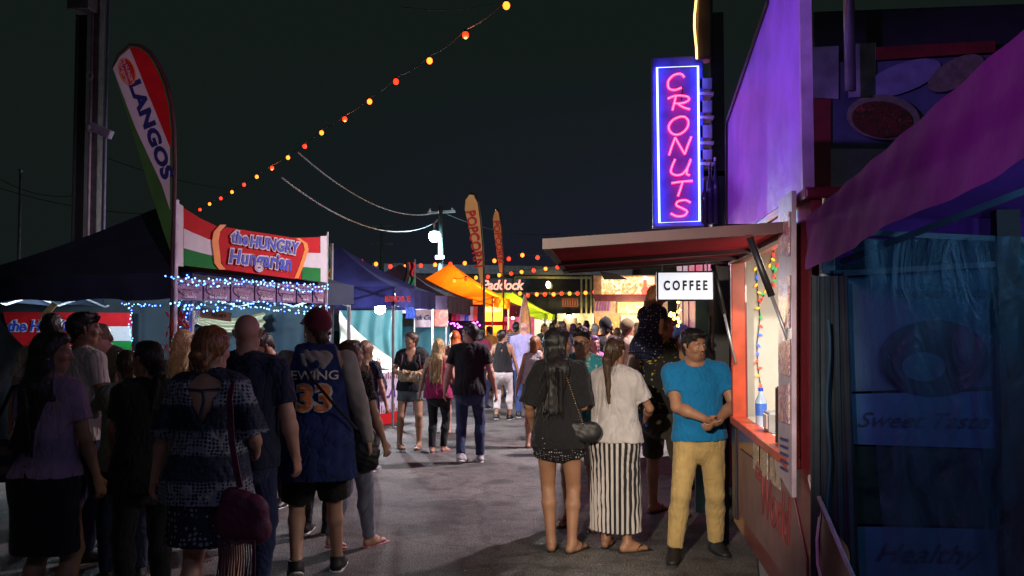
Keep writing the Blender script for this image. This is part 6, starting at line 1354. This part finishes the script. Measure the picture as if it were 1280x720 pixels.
for j in range(16): p = c0 + Vector((-.10 + .013 * j, -.06, -.14)); mb.tube([p, p + Vector((.005, 0, -.10)), p + Vector((-.01 + .004 * (j % 4), 0, -.22))], .004, 4)
mb.build("fringe", plum, hb)
P["bald_l"] = person(308, 200, 393, 4, "bald man in a navy tee beside the jersey man", hair="bald", skin="pink", top=cloth("navy_tee", (.014, .018, .05)), bot=dkblue, wide=1.12, arm=1.15, hy=-5, sleeve=.75, loose=.016, hem=.84, handr=(.30, .06, .86))
B = Field(.007)
P["vendor_blue"] = person(347, 128, 412, 200, "bearded man in a blue jacket bending at the stall", hair="short", hcol="black", skin="tan", beard=True, top_kind="long", top=cloth("royal", (.02, .07, .25)), bot=black_c, hp=-30, hy=30, lean=12)
P["jersey"] = person(396, 181, 389, -8, "man in blue basketball jersey number 33, maroon cap and grey hooded sleeves", hair="short", hcol="brown", vol=.002, top_hair=0, skin="fair", capm=cloth("maroon_cap", (.16, .02, .045)), hy=-28, hp=-3, side=0, top_kind="tank", top=cloth("jersey_blue", (.012, .025, .12), var=.35), loose=.040, drop=.06, hem=.66, wide=1.06, neckcut=[((0, .02, 1.50), (.078, .09, .05))],
    bot_kind="shorts", bot=black_c, blen=.95, bloose=.05, footr=(.14, .22, .0), footl=(-.10, -.24, .10), handr=(.36, .0, .84), handl=(-.20, .20, 1.0), hood=cloth("hood_grey", (.30, .27, .26)), shoe_mat=mat("shoe_black2", (.02, .02, .022), .6), arm=1.08)
q = P["jersey"]
# grey undershirt sleeves
B = Field(.008)
def w2l(o, p): return np.array(o["W"].inverted() @ Vector(p))
for sd in (1, -1):
    s_, e_, w_ = (w2l(q, q[k_][sd]) for k_ in ("sh", "elb", "wr"))
    B.cap(s_, e_, .076, .062, .03); B.cap(e_, w_, .062, .044, .02)
P_m, Q_m = B.mesh(); mesh_obj("sleeves", P_m, Q_m, [cloth("hood_grey", (.34, .30, .28))], q["root"], wob(P_m, .0045, 20, 9, (1, 1, 1.3)))
def decal(q, body, size, z, m1, m2, bold, name="lettering", x=0, stretch=1.0):
    """lettering laid on the back of a shirt"""
    me = q["shirt"].data; bv = BVHTree.FromPolygons([v.co[:] for v in me.vertices], [p.vertices[:] for p in me.polygons])
    for (mm, bd, off) in ((m2, bold * 1.7, .010), (m1, bold * .3, .020)):
        if mm is None: continue
        mb = text_mb(body, size, (0, 0, 0), (1, 0, 0), (0, 0, 1), 0, bd, stretch=stretch); vs = []
        import itertools
        bm_ = []
        for (a, b_, c_) in mb.v:
            o_ = Vector((a + x, -1.2, c_ + z)); h = bv.ray_cast(o_, Vector((0, 1, 0))); y = (h[0].y if h[0] else -.2); vs.append((a + x, y - off, c_ + z))
        me2 = bpy.data.meshes.new(name); me2.from_pydata(vs, [], mb.f); me2.materials.append(mm); o2 = bpy.data.objects.new(name, me2); C.objects.link(o2); o2.parent = q["root"]
ow = mat("number_orange", (.85, .22, .05), .6); ww_ = mat("number_white", (.6, .55, .55), .6)
decal(q, "33", .235, 1.185 * q["k"], ow, ww_, .010, "number", stretch=1.05); decal(q, "EWING", .085, 1.335 * q["k"], ww_, None, .003, stretch=1.15)
mb = MB()
for sd in (1, -1): mb.tube([Vector(w2l(q, q["tp"](sd * .155, -.115, 1.40))), Vector(w2l(q, q["tp"](sd * .165, -.14, 1.30)))], .004, 4)
bpk = thing("black_bag", "black bag hanging at the right hip of the jersey man", "bag", q["tp"](.30, .1, .9)); B = Field(.010); c0 = q["tp"](.27, .06, .93); B.cap(c0 + Vector((-.02, 0, .10)), c0 + Vector((.03, 0, -.14)), .11, .13, .03, V(0, 1, 0), 1.7); P_m, Q_m = B.mesh(); mesh_obj("bag", P_m - np.array(bpk.location), Q_m, [mat("bag_nylon", (.012, .012, .014), .5)], bpk, wob(P_m, .008, 18, 3))
cord([q["tp"](-.10, -.05, 1.49), q["tp"](-.02, -.19, 1.32), q["tp"](.15, -.20, 1.12), q["tp"](.27, -.10, .98)], .010).build("strap", black_c, bpk, smooth=True)
P["frizz"] = person(398, 148, 410, 10, "person with dark frizzy hair behind the maroon cap", fem=True, hair="curly", hcol="black", skin="brown", top=black_c, bot=black_c)
P["jeans_w"] = person(437, 161, 427, 25, "woman in pale jeans and dark speckled top behind the jersey man", fem=True, hair="bob", hcol="brown", skin="fair", top=pat("speckled", (.02, .018, .025), (.3, .25, .3), 60, "dots", .8, .22), bot=cloth("pale_denim", (.20, .22, .30)), shoes="flip", shoe_mat=mat("sandal_pink", (.5, .15, .25), .6), hy=30, handr=(.30, .10, .88), footr=(.06, .20, 0), footl=(-.08, -.1, .05), hlen=1.4)
P["curly_w"] = person(457, 104, 428, 15, "woman with long wavy light brown hair beside the lettered table", fem=True, hair="long", hcol="lightbrown", vol=.03, hlen=1.22, skin="fair", top=pat("floral_dark", (.015, .02, .04), (.2, .18, .22), 40, "dots", .8, .2), bot=black_c, shoe_mat=mat("shoe_grey", (.25, .25, .28), .6))
# ---- middle
P["shorts_w"] = person(514, 88, 416, 176, "woman in black vee neck and denim shorts clutching a tan bundle", fem=True, hair="short", hcol="brown", skin="tan", hy=48, vol=.016, top=black_c, bot_kind="shorts", bot=cloth("grey_denim", (.13, .14, .16)), blen=.48, shoes="flip", handr=(.05, .26, 1.10), handl=(-.04, .28, 1.14), polr=(1, -.2, -.6), poll=(-1, -.2, -.6), hem=.88, footr=(.16, .0, 0, 20), footl=(-.12, .06, 0, -10), neckcut=[((0, .05, 1.49), (.075, .1, .09)), ((0, .13, 1.40), (.05, .08, .08))], wide=1.08)
q = P["shorts_w"]; tb2 = thing("bundle", "tan cloth bundle held to the chest by the woman in denim shorts", "bag", q["tp"](0, .27, 1.12)); B = Field(.010); B.cap(V(-.10, 0, 0), V(.12, 0, -.02), .075, .07, .02, V(0, 1, 0), 1.2); P_m, Q_m = B.mesh(); mesh_obj("cloth", P_m, Q_m, [mat("tan_cloth", (.45, .33, .20), .8)], tb2, wob(P_m, .014, 20, 3))
bk = thing("backpack", "dark backpack worn by the woman in denim shorts", "backpack", q["tp"](-.05, -.2, 1.2)); B = Field(.011); B.cap(V(.06, .0, -.18), V(.06, .0, .16), .17, .14, .03, V(0, 1, 0), 1.35); B.cap(V(.10, .1, -.16), V(.10, .08, -.02), .10, .09, .03); P_m, Q_m = B.mesh(); mesh_obj("pack", P_m, Q_m, [mat("pack_black", (.014, .013, .014), .7)], bk, wob(P_m, .008, 18, 3))
mb = MB()
for sd in (1, -1): mb.tube([q["tp"](sd * .12, -.15, 1.44), q["tp"](sd * .125, .0, 1.488), q["tp"](sd * .13, .125, 1.36), q["tp"](sd * .16, .10, 1.16), q["tp"](sd * .16, -.1, 1.08)], .012, 6)
mb.build("straps", mat("strap_plum", (.10, .03, .06), .7), bk, smooth=True)
P["magenta"] = person(548, 91, 424, 12, "woman with long blonde hair in a magenta tank and black trousers", fem=True, hair="long", hcol="blond", hlen=1.12, skin="fair", top_kind="tank", top=cloth("magenta", (.30, .015, .09)), bot=black_c, hem=.84, drop=.02, bloose=.008, shoes="flip", shoe_mat=mat("sandal_mauve", (.3, .12, .2), .6), wide=1.08, footr=(.06, .05, 0), footl=(-.06, -.08, 0), belly=1.08)
P["blk_tee"] = person(587, 98.5, 405, 6, "man in a black tee and blue jeans walking away, head turned aside", hair="short", hcol="black", skin="fair", hy=-62, top=black_c, bot=cloth("jeans_blue", (.025, .04, .10)), wide=1.06, arm=1.08, handl=(-.33, .05, .86), handr=(.34, .02, .84), footr=(.12, .12, 0, 12), footl=(-.10, -.08, .035, -12), shoe_mat=mat("shoe_white", (.5, .5, .52), .6), hem=.86, sleeve=.66)
P["redhead"] = person(569, 78, 414, -5, "person with orange red hair half hidden behind the black tee man", fem=True, hair="long", hcol="orange", hlen=1.25, skin="pink", top=cloth("blush", (.5, .25, .25)), bot_kind="shorts", bot=denim, blen=.5, shoes="flip")
P["capri"] = person(628, 68, 413, 12, "woman in black sleeveless top and white capri trousers", fem=True, hair="short", hcol="black", vol=.02, skin="tan", hy=35, top_kind="tank", top=black_c, bot=cloth("white_capri", (.58, .55, .55)), blen=1.72, hem=.94, wide=1.1, footr=(.10, .12, 0), footl=(-.10, -.06, .02), flare=.01)
P["lilac"] = person(655, 66, 402, 4, "tall balding man in a lilac long sleeved shirt and jeans", hair="bald", skin="pink", top_kind="long", top=cloth("lilac_shirt", (.35, .33, .60)), bot=cloth("jeans_mid", (.04, .07, .2)), wide=1.08, loose=.02)
P["whitetop_g"] = person(669, 88, 420, 8, "girl with a brown bob in a white off shoulder top and black skirt", fem=True, hair="bob", hcol="redblond", skin="fair", hy=25, top_kind="tank", top=cloth("white_top", (.5, .47, .48)), hem=1.0, drop=.05, bot_kind="skirt", bot=black_c, shem=.62, srad=.18, shoes="flip", hs=.97)
P["stripe_m"] = person(645, 56, 403, 10, "man in a striped shirt beyond the balding man in lilac", hair="short", hcol="black", skin="tan", top=pat("navy_stripe", (.04, .05, .1), (.3, .3, .36), 150, "hstripe"), bot=denim)
P["orange_w"] = person(637, 52, 412, 170, "woman with ginger hair glowing before the popcorn stall", fem=True, hair="long", hcol="orange", skin="pink", top=cloth("coral", (.5, .12, .05)), bot=denim)
# ---- far crowd
far = [(690, 54, 404, 5, "short", "black", cloth("far_black", (.02, .02, .025)), "dark haired man in black, leftmost figure before the dark hall wall"),
       (703, 60, 402, -20, "short", "brown", cloth("far_denim", (.05, .07, .14)), "brown haired man in a blue shirt beyond the woman in all black"),
       (716, 50, 405, 30, "bob", "purple", cloth("far_pink", (.45, .18, .32)), "woman with violet tinted bob lit by the stalls"),
       (733, 52, 401, 0, "short", "black", cloth("far_navy", (.03, .03, .08)), "tall dark haired man between the two hall wall lamps"),
       (744, 60, 405, -15, "short", "grey", cloth("far_rose", (.5, .2, .3)), "grey haired man in a rose shirt in the far crowd"),
       (771, 58, 410, 15, "short", "lightbrown", cloth("far_cream", (.5, .42, .3)), "light brown haired man in cream before the burger stall"),
       (797, 62, 404, -30, "bob", "blond", cloth("far_red", (.45, .04, .03)), "blond woman in red under the neon bottle"),
       (699, 44, 402, 0, "long", "brown", cloth("far_olive", (.10, .10, .05)), "brown haired woman in olive far down the lane"),
       (724, 42, 404, 180, "short", "black", cloth("far_white", (.55, .52, .5)), "man in white facing back up the lane"),
       (680, 46, 405, 170, "bob", "brown", cloth("far_teal", (.05, .2, .22)), "woman in teal near the lime green tent"),
       (812, 50, 404, 20, "short", "black", cloth("far_black", (.02, .02, .025)), "man in black beside the magenta trailer corner"),
       (762, 46, 403, 5, "long", "redblond", cloth("far_mauve", (.3, .15, .3)), "woman with long reddish hair waiting at the burger stall"),
       (786, 45, 402, -8, "short", "brown", cloth("far_grey", (.2, .2, .2)), "man in grey waiting at the burger stall"),
       (612, 48, 408, -40, "short", "black", cloth("far_amber", (.4, .2, .05)), "man in amber tee before the popcorn machine"),
       (601, 60, 410, 25, "bob", "black", cloth("far_wine", (.2, .02, .06)), "woman with black bob walking past the orange tent")]
for (x_, s_, y_, a_, h_, hc_, m_, lb) in far: person(x_, s_, y_, a_, lb, "people in the far crowd", fem=h_ in ("bob", "long"), hair=h_, hcol=hc_, skin=random.choice(["fair", "tan", "pink"]), top=m_, bot=random.choice([denim, black_c, navy_c]), eyes=False)
P["blackcap"] = person(757, 84, 398, -12, "man in a black cap and dark tee with yellow trim in the queue", hair="short", hcol="black", vol=.002, top_hair=0, capm=black_c, skin="tan", top=pat("dark_yellow_trim", (.03, .03, .03), (.3, .25, .08), 12, "hstripe", .8, .93), bot=denim)
P["tancap"] = person(784, 88, 400, 20, "man in a tan baseball cap and beige tee in the queue", hair="short", hcol="brown", vol=.002, top_hair=0, capm=cloth("tan_cap", (.16, .12, .06)), skin="tan", top=cloth("beige", (.35, .27, .2)), bot=denim, hy=30, wide=1.1)
P["violet_w"] = person(741, 92, 420, 160, "woman in a pink violet top behind the man in glasses", fem=True, hair="bob", hcol="purple", skin="pink", top=cloth("pink_violet", (.5, .15, .35)), bot=denim)
# ---- right group
P["allblack"] = person(698, 161, 412, 6, "woman in a loose black top with long black hair and bare legs", fem=True, hair="long", hcol="black", hlen=1.12, hsx=-.04, vol=.018, skin="tan", hy=55, top=black_c, sleeve=.98, sle=.028, sgrow=.03, hem=.82, drop=.025, loose=.02, bot_kind="shorts", bot=pat("dotted_shorts", (.015, .015, .02), (.5, .48, .48), 55, "dots", .8, .25), blen=.38, bloose=.03, shoes="flip", footr=(.10, -.02, 0, -30), footl=(-.06, .02, 0, 5), handr=(.10, .26, 1.1), handl=(-.22, .14, .95))
q = P["allblack"]; sb2 = thing("sling_bag", "small black sling bag on a brass chain at the bare legged woman's hip", "bag", q["tp"](.20, -.12, .95)); B = Field(.008); B.cap(V(-.06, 0, 0), V(.06, 0, 0), .08, .08, .02, V(0, 1, 0), 2.2); P_m, Q_m = B.mesh(); mesh_obj("bag", P_m, Q_m, [mat("bag_nylon", (.012, .012, .014), .5)], sb2, wob(P_m, .005, 18, 3))
mb = MB(); a_, b_ = q["tp"](.05, -.14, 1.44), q["tp"](.20, -.16, 1.0)
for j in range(26): mb.ball(a_.lerp(b_, j / 25) + Vector((0, -.02 * math.sin(j / 25 * 3.1), 0)), .007, 6)
mb.build("chain", mat("brass_chain", (.5, .35, .15), .3, 1.0), sb2, smooth=True)
P["glasses"] = person(729, 142, 409, 200, "man with glasses in a teal shirt looking down at his phone", hair="short", hcol="black", skin="tan", glasses=True, top=pat("teal_pattern", (.03, .25, .30), (.35, .45, .35), 16, "blotch", .8, .58), bot_kind="shorts", bot=cloth("light_shorts", (.35, .35, .33)), blen=.9, shoes="flip", handr=(.02, .32, 1.30), handl=(-.08, .32, 1.26), polr=(1, -.2, -.9), poll=(-1, -.2, -.9), hp=-14, hdr=(0, .3, 1), hdl=(.3, .5, 1), pnr=(-.3, -1, .2), pnl=(.3, -1, .2), wide=1.06, footr=(.14, 0, 0), footl=(-.12, .08, 0))
q = P["glasses"]; ph = thing("phone", "bright screened phone held by the man with glasses", "phone", q["wr"][1]); c0 = q["wr"][1] + q["hd"][1] * .08 - q["Fw"] * -.0
MR = Matrix.Rotation(q["root"].rotation_euler.z, 3, "Z") @ Matrix.Rotation(R(-20), 3, "X"); MB().box(c0 + q["Fw"] * .0 + Vector((.03, -.02, .02)), (.075, .010, .145), M=MR).build("case", blackm, ph, bevel=.003); MB().box(c0 + Vector((.03, -.02, .02)) - q["Fw"] * .008 + Vector((0, 0, 0)), (.066, .004, .132), M=MR).build("screen", emis("phone_glow", (.5, .8, 1), 1.6), ph)
MB().box(c0 + Vector((.03, -.02, .05)) + q["Fw"] * .0085, (.03, .005, .03), M=MR).build("camera_light", emis("phone_glow", (.5, .8, 1), 1.6), ph)
P["maxi"] = person(768, 160, 424, 28, "woman in a white tee and long black striped skirt with brown ponytail", fem=True, hair="pony", hcol="brown", hlen=1.22, pz=1.69, skin="tan", top=cloth("white_tee_r", (.50, .46, .46)), hem=.90, drop=.015, loose=.02, sleeve=.7, sle=.02, hy=10, bot_kind="skirt", bot=pat("maxi_stripe", (.02, .02, .022), (.55, .5, .48), 27, "vstripe", .8, .05), shem=.17, srad=.215, pleats=27, pamp=.006, shoes="flip", shoe_mat=mat("sandal_black", (.02, .018, .018), .6), handr=(.16, .30, 1.06), polr=(1, -.4, -.7), handl=(-.12, .28, 1.08), poll=(-1, -.4, -.7), wide=1.14, footr=(.10, -.02, 0, -40), footl=(-.10, .05, 0), belly=1.1)
q = P["maxi"]; cu2 = thing("cup", "blue drinks cup in the hands of the woman in the striped skirt", "cup", q["wr"][1] + q["hd"][1] * .07); MB().lathe(q["wr"][1] + q["hd"][1] * .07 + q["Fw"] * .01 + Vector((0, 0, -.03)), [(.028, 0), (.038, .10), (.039, .10)], 14).build("cup", mat("cup_blue", (.05, .12, .45), .3), cu2, smooth=True)
P["muscle"] = person(828, 138, 392, 20, "muscular man in a black and yellow tank carrying the child", hair="short", hcol="lightbrown", skin="tan", hy=35, top_kind="tank", top=pat("yellow_print", (.015, .015, .015), (.40, .32, .05), 10, "blotch", .8, .63), bot_kind="shorts", bot=cloth("dark_olive", (.05, .045, .03)), blen=.95, bloose=.03, shoes="flip", wide=1.24, arm=1.42, neck=1.15, handr=(.25, .16, .96), handl=(-.36, .0, .88), footr=(.14, .0, 0, -10), footl=(-.14, .22, 0, -20), hem=.90)
q = P["muscle"]; hz = q["tp"](0, -.02, 1.40).z
P["child"] = person(816, 138, 366, 50, "small girl in a navy polka dot dress riding on the muscular man's shoulders", fem=True, cat="child", bz=0, H=1.12, crouch=.0, headk=1.24, hair="bob", hcol="redblond", skin="fair", top_kind="tee", top=pat("polka_navy", (.012, .015, .045), (.55, .45, .5), 38, "dots", .8, .20), hem=.80, drop=.05, loose=.016, sleeve=.35, bot_kind="skirt", bot=pat("polka_navy", (.012, .015, .045), (.55, .45, .5), 38, "dots", .8, .20), shem=.76, srad=.24, shoes="bare", lean=14, hp=-8, hy=32,
    footr=(.16, .22, .17), footl=(-.16, .22, .17), kneepole=(0, 1, .9), handr=(.10, .26, 1.05), handl=(-.10, .26, 1.05), vox=.006)
c_ = P["child"]["root"]; off = q["tp"](0, -.045, 1.48) - P["child"]["W"].to_translation(); c_.location = (c_.location.x + (q["tp"](-.13, -.03, 1.48).x - c_.location.x), q["tp"](0, -.06, 1.48).y, hz + .10 - .945 * P["child"]["k"] - .02)
P["tealcap"] = person(850, 116, 408, 95, "man in a teal cap and blue shirt beside the magenta trailer", hair="short", hcol="brown", vol=.002, top_hair=0, capm=cloth("teal_cap", (.03, .16, .20)), skin="pink", top=cloth("blue_shirt", (.04, .08, .35)), bot=denim, hy=10)
P["blue"] = person(873, 165, 412, 186, "smiling man in a bright blue tee and khaki trousers leaning by the hatch", hair="short", hcol="black", skin="tan", stubble=True, vol=.016, top_hair=.022, hairline=.0, hy=-36, hp=-9, hr=8, top=cloth("bright_blue", (.006, .17, .40), var=.06), hem=.90, loose=.014, sleeve=.62, wide=1.08, arm=1.12, belly=1.12, bot=cloth("khaki", (.50, .35, .14)), bloose=.020, blen=1.93,
    handr=(-.02, .245, 1.085), handl=(-.10, .25, 1.07), polr=(1, -.25, -.5), poll=(-1, -.4, -.5), pnr=(-.3, -.5, .9), pnl=(.3, -.6, .6), curlr=34, curll=38, lean=0, side=3, footr=(.20, .10, 0, -10), footl=(-.13, -.16, 0, 20), gaze=(-.3, 1, -.1), shoe_mat=mat("shoe_black3", (.015, .015, .015), .55), sole_mat=mat("sole_black", (.03, .03, .03), .7))
q = P["blue"]; te = MB(); te.ball((0, 0, 0), .0135 * q["k"], 10, (1, .35, .26)); te_o = te.build("teeth", mat("teeth_white", (.7, .68, .62), .3)); te_o.parent = q["root"]
te_o.matrix_local = q["W"].inverted() @ Matrix.Translation(q["hp"](0, .0885, 1.5805)) @ (q["W"].to_3x3() @ Matrix((w2l(q, q["hp"](1, 0, 1.5)) - w2l(q, q["hp"](0, 0, 1.5)), w2l(q, q["hp"](0, 1, 1.5)) - w2l(q, q["hp"](0, 0, 1.5)), w2l(q, q["hp"](0, 0, 2.5)) - w2l(q, q["hp"](0, 0, 1.5)))).transposed()).to_4x4()
# small ground litter
for j in range(26):
    a_ = random.uniform(560, 1000); y_ = random.uniform(560, 715); d_ = ray(a_, y_); g_ = Vector((0, 0, CZ)) + d_ * (-CZ / d_.z)
    if j < 22: tag(MB().slab([g_ + Vector((0, 0, .004)), g_ + Vector((.02, .004, .006)), g_ + Vector((.024, .02, .004)), g_ + Vector((.003, .016, .007))], .002).build("paper_scrap", mat("litter", (.4, .4, .38), .8)), "tiny pale paper scrap lying on the asphalt", "litter", "paper scraps on the asphalt")
for o in [o for o in bpy.data.objects if o.type == "MESH" and not o.users_collection]: bpy.data.objects.remove(o)
